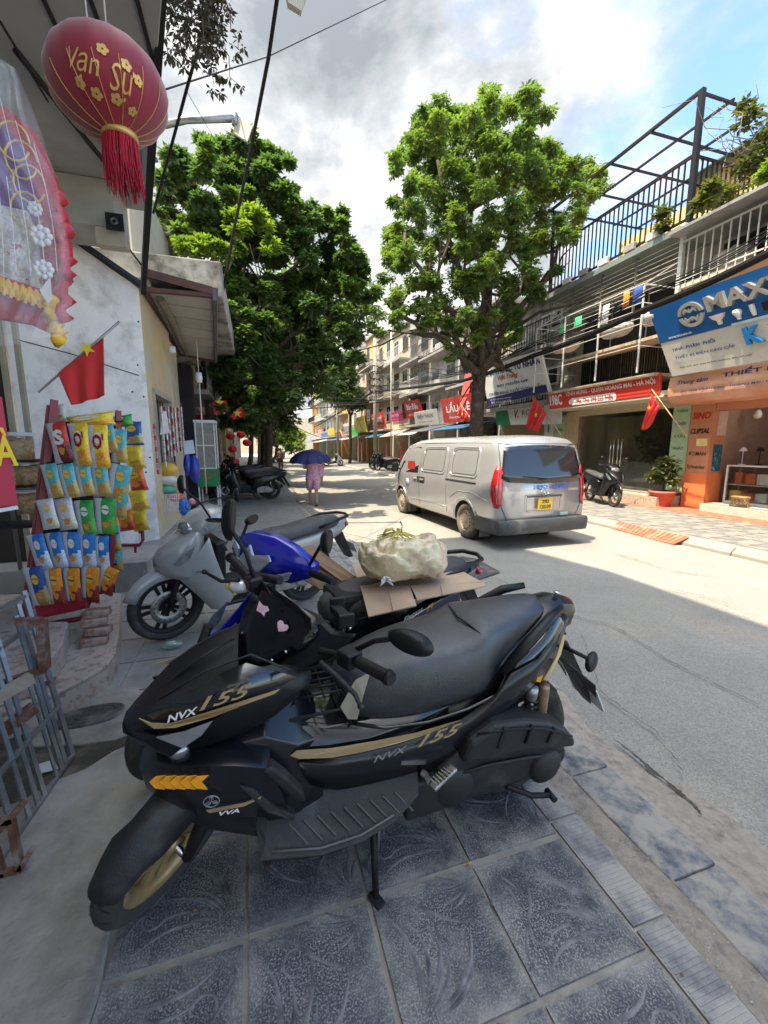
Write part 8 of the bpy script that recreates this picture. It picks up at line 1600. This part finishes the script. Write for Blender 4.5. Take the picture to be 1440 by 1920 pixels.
lantern('large crimson lantern with gold calligraphy hanging under the slab', (205, 168), 1.75, 100, [('Vạn', -.36, .22, .5, .4), ('Sự', .22, .14, .42, .48)])
# ---- votive set wrapped in clear film
vp = thing('wrapped_votive_set', 'red and gold votive finery wrapped in clear plastic at the upper left edge', 'votive set', at(60, 400, Y=1.45)); VY = 1.45
def vq(nm, pts, mt, dY=0, t_=.01, par=None, bev=0.): m = MB(); m.plate([at(x, y, Y=VY+dY) for x, y in pts], t_, dir=(0, -1, 0)); return m.build(nm, mt, par or vp, w=True, bevel=bev)
M_LACE = mat('silver_lace', (.55, .53, .52), .35, .5, var=.3, vs=30, bump=1, bs=40, col2=(.40, .12, .12), c2s=34, c2lo=.58, c2hi=.62); M_VRED = mat('votive_red', (.45, .012, .03), .4, var=.2, vs=12, bump=.6, bs=30); M_VPUR = mat('votive_purple', (.13, .04, .22), .45, var=.4, vs=16, col2=(.35, .30, .45), c2s=22, c2lo=.58, c2hi=.62); M_YARN = mat('gold_fringe', (.72, .42, .03), .7, var=.2, vs=40)
vq('red_backing', ((-60, 230), (20, 215), (75, 260), (110, 340), (130, 430), (128, 560), (115, 635), (60, 610), (-60, 590)), M_VRED, .06, .03); vq('purple_band', ((-60, 220), (10, 235), (45, 280), (70, 370), (60, 420), (-60, 400)), M_VPUR, .02, .02)
vq('lace_panel', ((-60, 395), (0, 388), (55, 400), (72, 440), (82, 545), (30, 528), (-60, 515)), M_LACE, -.01, .012)
vq('red_hem', ((-60, 512), (0, 518), (84, 545), (86, 556), (0, 528), (-60, 522)), M_VRED, -.03, .008)
m = MB()
for k in range(70): x = -60+148*k/70; y = 520+max(0, x)*.36+3*math.sin(k); a = at(x, y, Y=VY-.035); m.tube([a, at(x-1, y+13, Y=VY-.04), at(x-2+2*math.sin(k*2), y+27, Y=VY-.035)], .0035, 4, caps=False)
m.build('gold_fringe', M_YARN, vp, w=True, kind='stuff')
for x, y, r_ in ((77, 442, 11), (82, 505, 10), (66, 392, 7)):
    m = MB(); ce = at(x, y, Y=VY-.05); q = r_/780*1.9
    for k in range(8): a = 2*PI*k/8; m.ell(ce+Vector((math.cos(a)*q*.7, 0, math.sin(a)*q*.7)), (q*.32, .006, q*.32), 8, 5)
    m.ell(ce, (q*.4, .01, q*.4), 8, 5); m.build('white_rosette', M_SIGNW, vp, w=True)
for k, (x, y) in enumerate(((40, 300), (55, 345), (25, 265), (50, 395))): m = MB(); ce = at(x, y, Y=VY-.02); m.tube([ce+Vector((math.cos(a)*.035, 0, math.sin(a)*.045)) for a in [i*.45 for i in range(14)]], .003, 5); m.build('gold_scroll', M_GILT, vp, w=True)
for x0, y0, x1, y1 in ((105, 360, 125, 520), (120, 420, 118, 600), (95, 560, 108, 640)): m = MB(); a = at(x0, y0, Y=VY-.03); b_ = at(x1, y1, Y=VY-.03); m.tube([a.lerp(b_, i/14)+Vector((.008*math.sin(i*2.4), .01*math.cos(i*1.7), 0)) for i in range(15)], [.016+.006*math.sin(i*1.9) for i in range(15)], 7); m.build('ruffled_ribbon', M_VRED if x0 != 95 else M_YARN, vp, w=True)
vq('white_tag', ((75, 545), (95, 520), (98, 560), (90, 570)), M_SIGNW, -.05, .003)
M_FILM = mat('clear_film', (.95, .95, .97), .07, var=0, alpha=.17, spec=1., coat=1., bump=.5, bs=10)
m = MB()
def film(u, v):
    y = 120+520*v; xr = 20+115*math.sin(min(1, v*1.15)*PI/2)**.9 if v > .02 else 5; x = -90+(xr+90)*u; b_ = .10*math.sin(PI*u)**.5+.012*math.sin(u*26+5*math.sin(v*7))+.008*math.sin(u*9-v*31); return at(x, y+10*math.sin(u*5), Y=VY-.06-b_)
m.grid(film, 40, 30); m.build('plastic_film', M_FILM, vp, w=True)
m = MB()
for k in range(7):
    u = .32+.04*k if 0 else .25+.72*k/7; m.tube([film(u+.02*math.sin(k+v*3), .03+.92*v) for v in [i/10 for i in range(1+k % 4, 9)]], .0009, 4, caps=False)
m.build('film_creases', mat('film_crease', (.9, .9, .92), .15, var=0, alpha=.55), vp, w=True, kind='stuff')
# ============================================================ people
def skin_person(t, J, E_, Rd, mt):
    """one continuous body grown from a skeleton of joints J, bones E_, radii Rd"""
    me = bpy.data.meshes.new('body'); me.from_pydata([Vector(J[k]) for k in J], [(list(J).index(a), list(J).index(b_)) for a, b_ in E_], []); o = bpy.data.objects.new('body', me); COL.objects.link(o); o.parent = t; me.materials.append(mt)
    o.modifiers.new('s', 'SKIN'); o.modifiers.new('u', 'SUBSURF').levels = 1; me.skin_vertices or me.attributes
    for i, k in enumerate(J): me.skin_vertices[0].data[i].radius = (Rd[k],)*2; me.skin_vertices[0].data[i].use_root = (k == 'pelvis')
    return o
M_SKIN = mat('skin', (.42, .25, .17), .6, var=.05); M_HAIR = mat('black_hair', (.012, .009, .008), .5, var=.2, vs=30)
M_PINKC = mat('pink_floral_cloth', (.62, .30, .50), .85, var=.15, vs=12, col2=(.70, .55, .66), c2s=26, c2lo=.5, c2hi=.56)
def person(label, loc_, rz, h=1.56, top=M_PINKC, bot=M_PINKC, shorts=True, stride=.16, arms='umbrella'):
    t = thing('person', label, 'person', loc_, rz=rz, scale=h/1.6); s = stride
    J = dict(pelvis=(0, 0, .88), waist=(0, 0, 1.0), chest=(0, .0, 1.22), neck=(0, 0, 1.36), head0=(0, .01, 1.44), head1=(0, .02, 1.54), lsh=(-.16, 0, 1.31), rsh=(.16, 0, 1.31), lhip=(-.085, 0, .84), rhip=(.085, 0, .84), lk=(-.09, s*.6, .46), rk=(.09, -s*.2, .46), la=(-.09, s, .07), ra=(.09, -s, .10), lt=(-.09, s+.14, .03), rt=(.09, -s+.13, .035))
    if arms == 'umbrella': J.update(le=(-.24, .02, 1.08), lw=(-.12, .20, 1.12), lh=(-.09, .25, 1.14), re=(.25, .04, 1.07), rw=(.12, .20, 1.02), rh=(.08, .24, 1.04))
    else: J.update(le=(-.24, -.02, 1.06), lw=(-.24, .06, .84), lh=(-.24, .09, .76), re=(.24, .02, 1.06), rw=(.25, -.02, .84), rh=(.25, 0, .76))
    E_ = [('pelvis', 'waist'), ('waist', 'chest'), ('chest', 'neck'), ('neck', 'head0'), ('head0', 'head1'), ('chest', 'lsh'), ('chest', 'rsh'), ('lsh', 'le'), ('le', 'lw'), ('lw', 'lh'), ('rsh', 're'), ('re', 'rw'), ('rw', 'rh'), ('pelvis', 'lhip'), ('pelvis', 'rhip'), ('lhip', 'lk'), ('lk', 'la'), ('la', 'lt'), ('rhip', 'rk'), ('rk', 'ra'), ('ra', 'rt')]
    Rd = dict(pelvis=.12, waist=.10, chest=.12, neck=.05, head0=.085, head1=.075, lsh=.055, rsh=.055, le=.036, re=.036, lw=.026, rw=.026, lh=.03, rh=.03, lhip=.085, rhip=.085, lk=.052, rk=.052, la=.036, ra=.036, lt=.03, rt=.03)
    skin_person(t, J, E_, Rd, M_SKIN)
    m = MB(); m.loft([[(rx*math.cos(a), ry*math.sin(a), z) for a in [2*PI*i/18 for i in range(18)]] for z, rx, ry in ((.76, .21, .15), (.90, .19, .145), (1.02, .165, .13), (1.18, .185, .14), (1.30, .18, .12), (1.37, .07, .07))]); 
    for sg, e_ in ((-1, 'le'), (1, 're')): m.tube([(sg*.15, 0, 1.31), Vector(J[e_]).lerp(Vector(J['lsh' if sg < 0 else 'rsh']), .35)], [.075, .062], 12)
    m.build('shirt', top, t)
    m = MB(); zb = .48 if shorts else .12
    for sg, k in ((-1, 'lk'), (1, 'rk')): m.tube([(sg*.075, 0, .92), (sg*.09, 0, .80), Vector(J[k])+Vector((0, 0, .03 if shorts else 0))]+([] if shorts else [Vector(J['la' if sg < 0 else 'ra'])+Vector((0, 0, .05))]), [.12, .115, .095]+([] if shorts else [.075]), 14)
    m.build('trousers', bot, t)
    m = MB(); m.ell((0, -.01, 1.51), (.092, .098, .115), 14, 10); m.ell((0, -.06, 1.40), (.06, .04, .10), 10, 8); m.build('hair', M_HAIR, t)
    for sg, k in ((-1, 'la'), (1, 'ra')): m = MB(); p = J[k]; m.box((p[0], p[1]+.05, p[2]-.045), (.085, .24, .035)); m.build('shoe', M_KLET, t, bevel=.01)
    return t
pw = at(588, 951, Z=.0); person('woman in pink floral shorts suit walking away under a navy umbrella', (pw.x, pw.y, .02), R(-8), 1.62)
# the child carried on her right side
t = thing('person', 'small child in pink held against the shoulder of the woman with the umbrella', 'person', (pw.x+.20, pw.y+.02, .86), rz=R(-8))
skin_person(t, dict(pelvis=(0, 0, .12), chest=(.01, .0, .34), neck=(.01, 0, .43), head=(.02, 0, .50), head1=(.02, 0, .56), lk=(-.10, .10, .02), la=(-.12, .10, -.18), rk=(.06, .12, .0), ra=(.05, .10, -.22), ls=(-.07, 0, .38), lh=(-.16, .06, .30), rs=(.09, 0, .38), re=(.13, .04, .26), rh=(.06, .12, .24)), [('pelvis', 'chest'), ('chest', 'neck'), ('neck', 'head'), ('head', 'head1'), ('pelvis', 'lk'), ('lk', 'la'), ('pelvis', 'rk'), ('rk', 'ra'), ('chest', 'ls'), ('ls', 'lh'), ('chest', 'rs'), ('rs', 're'), ('re', 'rh')], dict(pelvis=.085, chest=.085, neck=.04, head=.075, head1=.065, lk=.045, la=.028, rk=.045, ra=.028, ls=.04, lh=.025, rs=.04, re=.028, rh=.025), M_SKIN)
m = MB(); m.loft([[(.01+rx*math.cos(a), rx*.85*math.sin(a), z) for a in [2*PI*i/14 for i in range(14)]] for z, rx in ((.02, .11), (.15, .115), (.30, .11), (.41, .06))]); m.build('romper', M_PINKC, t); m = MB(); m.ell((.02, -.01, .55), (.078, .082, .085), 12, 8); m.build('hair', M_HAIR, t)
u = thing('umbrella', 'open navy blue umbrella held over the woman walking away', 'umbrella', (pw.x-.04, pw.y+.08, 1.12), rot=(R(5), R(-3), 0))
m = MB(); n = 8; rows = 7; vs = []
for i in range(rows+1):
    b_ = i/rows
    for j in range(n*4): a = 2*PI*j/(n*4); k = 1-.07*b_*(1-abs(math.cos(a*n/2))); vs.append((.60*k*math.sin(b_*1.35)/.976*math.cos(a), .60*k*math.sin(b_*1.35)/.976*math.sin(a), .52-.40*(1-math.cos(b_*1.35))-.035*b_*b_*(1-abs(math.cos(a*n/2)))))
w_ = n*4; m.add(vs, [(i*w_+j, (i+1)*w_+j, (i+1)*w_+(j+1) % w_, i*w_+(j+1) % w_) for i in range(rows) for j in range(w_)], False); m.build('canopy', mat('navy_umbrella_cloth', (.012, .022, .11), .6, var=.08, vs=6), u, solid=.003)
m = MB(); m.tube([(0, 0, -.12), (0, 0, .56)], .008, 6); m.build('shaft', M_STEEL, u)
for j in range(8): a = 2*PI*j/8; m = MB(); m.tube([(0, 0, .50), (.35*math.cos(a), .35*math.sin(a), .42), (.58*math.cos(a), .58*math.sin(a), .20)], .004, 4); m.build('rib', M_BLACK, u)
pf = at(527, 880, Z=.0); person('woman in dark print clothes walking far down the left of the road', (pf.x, pf.y, .02), .1, 1.6, mat('dark_print', (.10, .05, .05), .8, var=.5, vs=20), mat('dark_print', (0, 0, 0)), False, .1, 'down')
pe = at(503, 873, Z=.0); person('person in a teal top standing far down the left kerb', (pe.x, 44, .02), .4, 1.6, mat('teal_top', (.02, .28, .30), .8), M_KLET, False, .1, 'down'); person('rider in a dark jacket on the far road, nearer of two', (2.6, 50, .35), 0, 1.5, M_KLET, M_NAVY, False, .1, 'down')
# ============================================================ poles, lamps, wires
def pole(label, x, y, z0, z1, r, mt, nm='utility_pole'):
    t = thing(nm, label, 'pole', (x, y, z0)); m = MB(); m.tube([(x, y, z0), (x, y, z1)], [r, r*.75], 12); m.build('shaft', mt, t, w=True); return t
pole('slim white steel pole at the far kerb between the van and the street end', 8.52, 26, .15, 10.7, .045, M_WSTEEL)
tp_ = pole('stout concrete power pole tangled with cable coils beyond the white pole', 8.75, 30.5, .15, 9.5, .16, M_CONC)
for k, z in enumerate((5.9, 6.4, 6.9, 7.3)):
    m = MB(); m.tube([Vector((8.75+.45*math.cos(a)*(1+.1*math.sin(3*a)), 30.4+.1*math.sin(2*a), z+.28*math.sin(a))) for a in [i*.4 for i in range(17)]], .035, 5); m.build('cable_coil', M_BLACK, tp_, w=True)
for z in (6.0, 7.0, 8.0): m = MB(); m.beam((7.9, 30.5, z), (9.6, 30.5, z), .09); m.build('cross_arm', M_STEEL, tp_, w=True)
pole('dark power pole far down the left side of the road', 1.3, 44, .1, 8, .12, M_CONC); pole('dark power pole beyond the pink and red shop signs', 8.9, 46, .15, 9, .14, M_CONC)
def wire(label, pts, r, sag=.0, n=1, spread=.03, nm='overhead_cable', grp='overhead cables'):
    m = MB(); rr = random.Random(len(label))
    for k in range(n):
        o_ = Vector((rr.uniform(-spread, spread), 0, rr.uniform(-spread, spread))); L_ = []
        for a, b_ in zip(pts, pts[1:]): q = catenary(Vector(a)+o_, Vector(b_)+o_, sag*(1+.3*k/max(1, n)), 12); L_ += q if not L_ else q[1:]
        m.tube(L_, r, 6)
    return tag(m.build(nm, M_BLACK), label, 'cable', grp)
wire('thick twin cable falling from the top edge past the lamp to the parapet', [at(530, -60, Y=4.6), at(505, 110, Y=5.2), at(468, 300, Y=6.2), at(440, 430, Y=7), at(420, 545, Y=7.6)], .016, 0, 2, .012)
wire('single black cable slanting from the top edge down behind the lantern', [at(402, -40, Y=4.4), at(345, 170, Y=5), at(285, 395, Y=6)], .015, 0)
wire('thin wire crossing the sky from the top centre to the left frame', [at(735, -5, Y=14), at(500, 108, Y=10), at(300, 172, Y=6.5)], .012, 0); wire('very thin wire dropping across the clouds beside the street lamp', [at(352, 175, Y=7), at(410, 275, Y=8)], .004, 0)
bp = [at(1500, 440, X=8.7), at(1215, 575, X=8.8), at(1000, 665, X=8.9), at(868, 712, X=8.7), at(700, 733, X=8.75), at(640, 770, X=8.9), at(590, 800, X=8.9)]
wire('heavy bundle of black cables running along the shop fronts over the signs', bp, .026, .05, 7, .07); wire('second looser bundle of cables just above the heavy one', [p+Vector((0, 0, .28)) for p in bp], .012, .12, 5, .10)
wire('thin cables swagging low between the poles down the street', [at(735, 745, X=8.5), at(600, 748, X=6), at(560, 760, X=3)], .02, .3, 4, .3)
for k in range(7):
    y0_ = 17+k*3.5; wire('drop cable from the shop fronts up to the poles, %s of seven down the row' % ['first', 'second', 'third', 'fourth', 'fifth', 'sixth', 'last'][k], [(10.4, y0_, 5.2+.3*(k % 3)), (8.8, 24+k*2.2, 6.6)], .014, .35, 2, .12, grp='drop cables')
sl_ = thing('street_lamp', 'square street lamp on a long arm left of the thick cable', 'street lamp', at(325, 232, Y=8.5)); a = at(300, 236, Y=8.5); b_ = at(440, 222, Y=8.2)
m = MB(); m.tube([a, a.lerp(b_, .35)+Vector((0, 0, .05)), b_], .055, 10); m.build('arm', M_STEEL, sl_, w=True)
m = MB(); m.plate([at(443, 213, Y=8.2), at(474, 237, Y=8.1), at(464, 266, Y=8.1), at(437, 249, Y=8.2)], .07, dir=(0, 1, .3)); m.build('lamp_head', mat('pale_lamp_housing', (.50, .47, .38), .6, var=.1), sl_, w=True, bevel=.01)
m = MB(); m.tube([at(440, 213, Y=8.2), at(440, 235, Y=8.2)], .05, 8); m.build('knuckle', M_STEEL, sl_, w=True)
t = thing('lamp_corner', 'corner of a grey hanging box cut by the top edge', 'box', at(556, 0, Y=4)); m = MB(); m.plate([at(532, -40, Y=4), at(585, -40, Y=4), at(565, 20, Y=4), at(540, 4, Y=4)], .05); m.build('housing', mat('pale_lamp_housing', (0, 0, 0)), t, w=True)
# ============================================================ flags across the street
def vflag(label, a, b_, q, X_, st, sr, grp='national flags'):
    A, B_ = at(*a, X=X_), at(*b_, X=X_); flag(label, A, B_, [at(*p, X=X_-.03) for p in q], at(*st, X=X_-.08), (0, -1, 0), (0, 0, 1), sr, 5, amp=.07, group=grp)
vflag('red flag on a bamboo pole just above the roof of the van', (1062, 830), (1000, 742), [(1001, 743), (1025, 775), (1004, 812), (989, 802)], 9.9, (1006, 778), .10)
vflag('red flag on a bamboo pole in front of the glass shop', (1287, 818), (1222, 730), [(1222, 738), (1238, 762), (1214, 800), (1207, 806)], 9.9, (1219, 765), .07)
vflag('red flag against the trunk of the right-hand tree', (893, 800), (862, 755), [(862, 760), (877, 776), (875, 793), (860, 780)], 9.5, (868, 776), .08); 
m = MB(); P = [at(872, 702, X=9.8), at(884, 698, X=9.8), at(880, 735, X=9.8), at(866, 765, X=9.8), at(862, 755, X=9.8)]; m.plate(P, .03); tag(m.build('hanging_cloth', M_FLAG), 'long crumpled red cloth hanging beside the tree trunk', 'cloth')
for i, (a, b_, q, st) in enumerate([((392, 760), (418, 742), [(398, 755), (424, 750), (430, 772), (402, 778)], (412, 755)), ((425, 788), (452, 762), [(430, 780), (452, 762), (463, 780), (438, 786)], (445, 775))]):
    flag(['dark red flag with a star under the tree beside the food cart', 'folded red flag on a short pole right of the starred one'][i], at(*a, Y=12), at(*b_, Y=12), [at(*p, Y=12) for p in q], at(*st, Y=11.9), (1, 0, 0), (0, 0, 1), .12, 4, amp=.04, group='national flags')
for i, (px, py) in enumerate(((432, 818), (436, 842), (441, 866), (433, 890), (452, 815), (463, 830))):
    c = at(px, py, Y=16.5); t = tag(MB().ell((0, 0, 0), (.16, .16, .13), 12, 8).build('paper_lantern', mat('bright_red_lantern', (.70, .02, .015), .5, var=.1)), ['top red lantern of the string by the dark trunk', 'second red lantern of the string by the dark trunk', 'third red lantern of the string by the dark trunk', 'lowest red lantern of the string by the dark trunk', 'red lantern to the right of the string top', 'red lantern furthest right under the crown'][i], 'lantern', 'red lanterns under the tree'); t.location = c
m = MB(); m.bb((-1.85, 15.8, .1), (-1.5, 17.2, 2.8)); tag(m.build('painted_shutter', M_RED), 'deep red painted shutter under the dark tree', 'shutter')
# ============================================================ goods at the corner shop window, food cart
for k in range(8):
    px = 289 if k == 0 else 296+6.2*k; top_ = 800 if k == 0 else 768; L_ = 60 if k == 0 else 70+8*math.sin(k*2); a = at(px, top_, X=-1.22+.01*k); m = MB(); n = 9
    for q in range(n):
        m.k = q % 2; z = a.z-.085*q*(L_/70); m.box((a.x, a.y, z), (.012, .055, .075*(L_/70)), (0, 0, .5))
    tag(m.build('sachet_strip', [[M_RLET, M_SIGNW][k % 2], [mat('pink_foil', (.6, .2, .3), .4), M_SIGNW, mat('silver_foil', (.4, .4, .42), .3, .6)][k % 3]]), 'hanging strip of sachets at the shop window, %s from the wall corner' % ['first', 'second', 'third', 'fourth', 'fifth', 'sixth', 'seventh', 'eighth'][k], 'sachets', 'hanging sachet strips')
for i, (px, py, w_, h_, c_, lb) in enumerate([(314, 880, 34, 22, (.62, .36, .04), 'yellow bread packet on top of the window stack'), (312, 900, 34, 18, (.55, .53, .45), 'pale packets below the yellow bread at the window'), (314, 918, 30, 16, (.10, .30, .18), 'green tray of packets on the window stack'), (330, 932, 26, 16, (.55, .12, .04), 'orange packet lying on the white basket'), (345, 950, 18, 30, (.02, .14, .48), 'blue plastic tub beside the white basket'), (365, 880, 18, 50, (.02, .04, .30), 'dark blue shopping bag hanging at the shop corner'), (352, 872, 14, 40, (.03, .06, .36), 'navy shopping bag hanging behind the darker one')]):
    c = at(px, py, Y=7.0 if px < 350 else 7.6); wd = 7.3/780; m = MB(); crumple(m, c, (w_*wd/2, .10, h_*wd/2), 12, 8, .08, i); tag(m.build('goods_packet' if i < 5 else 'shopping_bag', mat('pk_%d' % i, c_, .4, var=.2, vs=14)), lb, 'goods')
t = thing('plastic_basket', 'white plastic basket hanging below the window goods', 'basket', at(322, 960, Y=6.3)); m = MB()
for k in range(9): a = at(306+3.6*k, 928, Y=6.3); b_ = at(308+3.3*k, 960, Y=6.3); m.beam(a, b_, .008)
for k in range(5): m.beam(at(305, 928+8*k, Y=6.3), at(338, 926+8*k, Y=6.3), .008)
m.build('lattice', M_SIGNW, t, w=True)
m = MB(); m.plate([at(343, 827, Y=7.1), at(362, 825, Y=7.1), at(366, 850, Y=7.1), at(346, 852, Y=7.1)], .006); o = tag(m.build('price_card', mat('pale_blue_card', (.48, .56, .66), .5)), 'pale blue card with a black mark hung above the navy bags', 'card')
m = MB(); m.plate([at(306, 770, Y=6.6), at(312, 772, Y=6.6), at(318, 812, Y=6.6), at(300, 815, Y=6.6)], .01); tag(m.build('white_board', M_SIGNW), 'slanted white board at the corner shop window', 'board')
t = thing('wall_bulb', 'white energy-saving bulb hanging at the end of the awning', 'lamp', at(373, 700, Y=8.8)); m = MB(); c = at(373, 708, Y=8.8); m.lathe([(0, .10), (.05, .09), (.06, 0), (.05, -.09), (0, -.10)], c, 'z', 12); m.build('bulb', M_SIGNW, t, w=True); m = MB(); m.tube([c, c+Vector((0, 0, .9))], .008, 5); m.tube([c-Vector((0, 0, .1)), c-Vector((0, 0, 2.2))], .012, 5); m.build('stem', M_WSTEEL, t, w=True)
cy_ = 10.2; ca, cb_ = at(371, 880, Y=cy_), at(406, 880, Y=cy_); x0, x1 = ca.x, cb_.x; zt_, zm, zb_ = at(388, 792, Y=cy_).z, at(388, 878, Y=cy_).z, at(388, 912, Y=cy_).z
ct = thing('food_cart', 'glass fronted food cart on a green lettered base under the awning', 'cart', ((x0+x1)/2, cy_+.3, .43))
for x in (x0, x1):
    for y in (cy_, cy_+.6): m = MB(); m.beam((x, y, .15), (x, y, zt_), .03); m.build('frame_bar', M_WSTEEL, ct, w=True)
for z in (zt_, zm, (zt_+zm)/2): m = MB(); m.beam((x0, cy_, z), (x1, cy_, z), .028); m.build('frame_bar', M_WSTEEL, ct, w=True)
m = MB(); m.bb((x0+.02, cy_+.01, zm), (x1-.02, cy_+.02, zt_)); m.build('glass_pane', mat('dusty_cart_glass', (.25, .25, .21), .2, var=.2, vs=5), ct, w=True); m = MB(); m.bb((x0-.02, cy_-.03, zb_), (x1+.02, cy_+.6, zm-.02)); bs2 = m.build('green_base', mat('cart_green', (.01, .20, .07), .5), ct, w=True); m = MB(); m.bb((x0-.03, cy_-.03, zt_+.0), (x1+.03, cy_+.62, zt_+.05)); m.build('cart_roof', M_SIGNW, ct, w=True)
m = MB(); put_text(m, 'BÁNH MÌ', ((x0+x1)/2, cy_-.03, zm-.10), (1, 0, 0), (0, 0, 1), .32, .08, .02); put_text(m, 'CHẢ', ((x0+x1)/2, cy_-.03, zm-.21), (1, 0, 0), (0, 0, 1), .18, .06, .02); m.build('lettering', M_RLET, bs2, w=True)
# ============================================================ plants on the right
def bush(nm, label, c, clumps, n, s, mt, seed, cat='plant', dr=.1): t = thing(nm, label, cat, c); leaves('foliage', [(c[0]+a, c[1]+b_, c[2]+d, r) for a, b_, d, r in clumps], n, s, mt, t, np.random.default_rng(seed), dr); return t
p = (10.35, 8.35, .15); t = bush('potted_shrub', 'bushy green shrub in a terracotta pot by the orange pillar', (p[0], p[1], .15), [(0, 0, .85, .28), (.05, -.12, 1.05, .22), (-.05, .15, .80, .24), (0, 0, 1.2, .18), (.02, -.2, .75, .18), (.05, .1, 1.0, .2)], 2200, .10, ML4, 41)
m = MB(); m.lathe([(0, .02), (.19, 0), (.29, .34), (.33, .36), (.33, .42), (.28, .42), (.26, .36), (0, .36)], n=22); m.build('pot', mat('terracotta', (.38, .12, .08), .75, var=.12, vs=7), t); m = MB(); m.tube([(0, 0, .36), (.02, 0, .7)], .02, 6); m.build('stem', M_BARK, t)
tv = bush('terrace_vine', 'straggly grey-green vine climbing the terrace corner behind the pergola post', (10.7, 7.9, 7.0), [(0, -.1, .5, .3), (.3, -.4, 1.0, .4), (.4, -.6, 1.5, .35), (.1, -.3, 1.9, .25), (.6, -.9, .7, .4), (.2, -.1, 2.3, .15), (.8, -.8, 1.3, .35)], 2600, .13, ML4, 42)
m = MB(); rng = np.random.default_rng(4)
for k in range(16): a = Vector((10.6+.5*rng.random(), 7.9-.9*rng.random(), 8.2)); limb(m, a, a+Vector((rng.normal()*.45-.1, rng.normal()*.5+.4, .5+rng.random())), .012, .004, rng, 6, .14)
m.build('bare_tendrils', mat('dry_tendril', (.22, .17, .11), .9), tv, w=True, kind='stuff')
bush('fern_pot_plant', 'bright yellow-green fern on the corrugated eave at the right edge', (10.2, 6.5, 7.0), [(0, 0, .25, .22), (0, -.25, .4, .25), (0, .2, .2, .15)], 1100, .12, ML3, 43); bush('spiky_plant', 'spiky plant in a pot at the terrace corner right of the post', (10.0, 7.75, 6.98), [(0, 0, .25, .2), (0, -.1, .45, .14)], 700, .14, ML4, 44); bush('hanging_plant', 'thin green plant leaning on the terrace railing left of the post', (10.0, 8.75, 6.98), [(0, 0, .2, .15), (0, .1, .5, .16)], 500, .12, ML4, 45)
for i, y in enumerate((8.9, 9.6, 10.5, 11.3, 12.0)): m = MB(); m.bb((9.98, y, 6.984), (10.22, y+.35, 7.16)); tag(m.build('planter_box', [M_SIGNW, mat('grey_pot', (.3, .3, .28), .8)][i % 2], bevel=.01), '%s planter on the terrace edge, %s from the pergola post' % (['white', 'grey'][i % 2], ['first', 'second', 'third', 'fourth', 'fifth'][i]), 'planter', 'planters along the terrace edge')
bush('indoor_plant', 'dark bushy potted plant standing inside the glass shop', (FX+.9, 10.15, .42), [(0, 0, 1.35, .35), (0, .1, 1.7, .3), (0, -.1, 1.0, .25)], 1600, .14, ML1, 46)
rf = random.Random(8); M_ADV = [mat('adv_%d' % i, c, .5, var=.15, vs=4) for i, c in enumerate([(.70, .45, .03), (.6, .04, .03), (.65, .64, .6), (.03, .3, .1)])]
m = MB(); m.bb((10.85, 18.2, .9), (10.9, 19.6, 2.3)); ad = tag(m.build('advert_board', M_ADV[0]), 'yellow and red advert board on the shop front left of the van', 'sign'); m = MB(); m.bb((10.835, 18.3, 1.35), (10.848, 19.2, 1.75)); m.build('green_print', M_ADV[3], ad); m = MB(); put_text(m, 'LẨU BÒ', (10.83, 18.9, 2.0), (0, -1, 0), (0, 0, 1), 1.0, .3, .03); m.build('lettering', M_RLET, ad); m = MB(); m.bb((10.835, 18.2, .9), (10.848, 19.6, 1.1)); m.build('red_print', M_RLET, ad)
# more trees shading the street beyond the first crown
for i, (x, y, cxx, cz, r_) in enumerate([(.55, 18.5, 1.6, 7.0, 2.6), (.5, 27, 1.8, 7.4, 3.0), (.4, 37, 1.6, 7.5, 3.2), (8.9, 40, 7.6, 7.2, 2.6)]):
    cc = [(cxx+rg.normal()*r_*.42, y+rg.normal()*r_*.45, cz+rg.normal()*r_*.30, r_*.42) for k in range(16)]
    tree('street_tree', ['dark tree directly behind the first left crown', 'dark tree second behind the first left crown', 'dark tree third behind the first left crown', 'tree on the right kerb far down the street'][i], (x, y, .1), (x+.1, y, cz-2.4), .15, [(c[0], c[1], c[2]) for c in cc[:5]], cc, 12000, .30, ML1, 60+i, group='trees down the left pavement' if i < 3 else None)
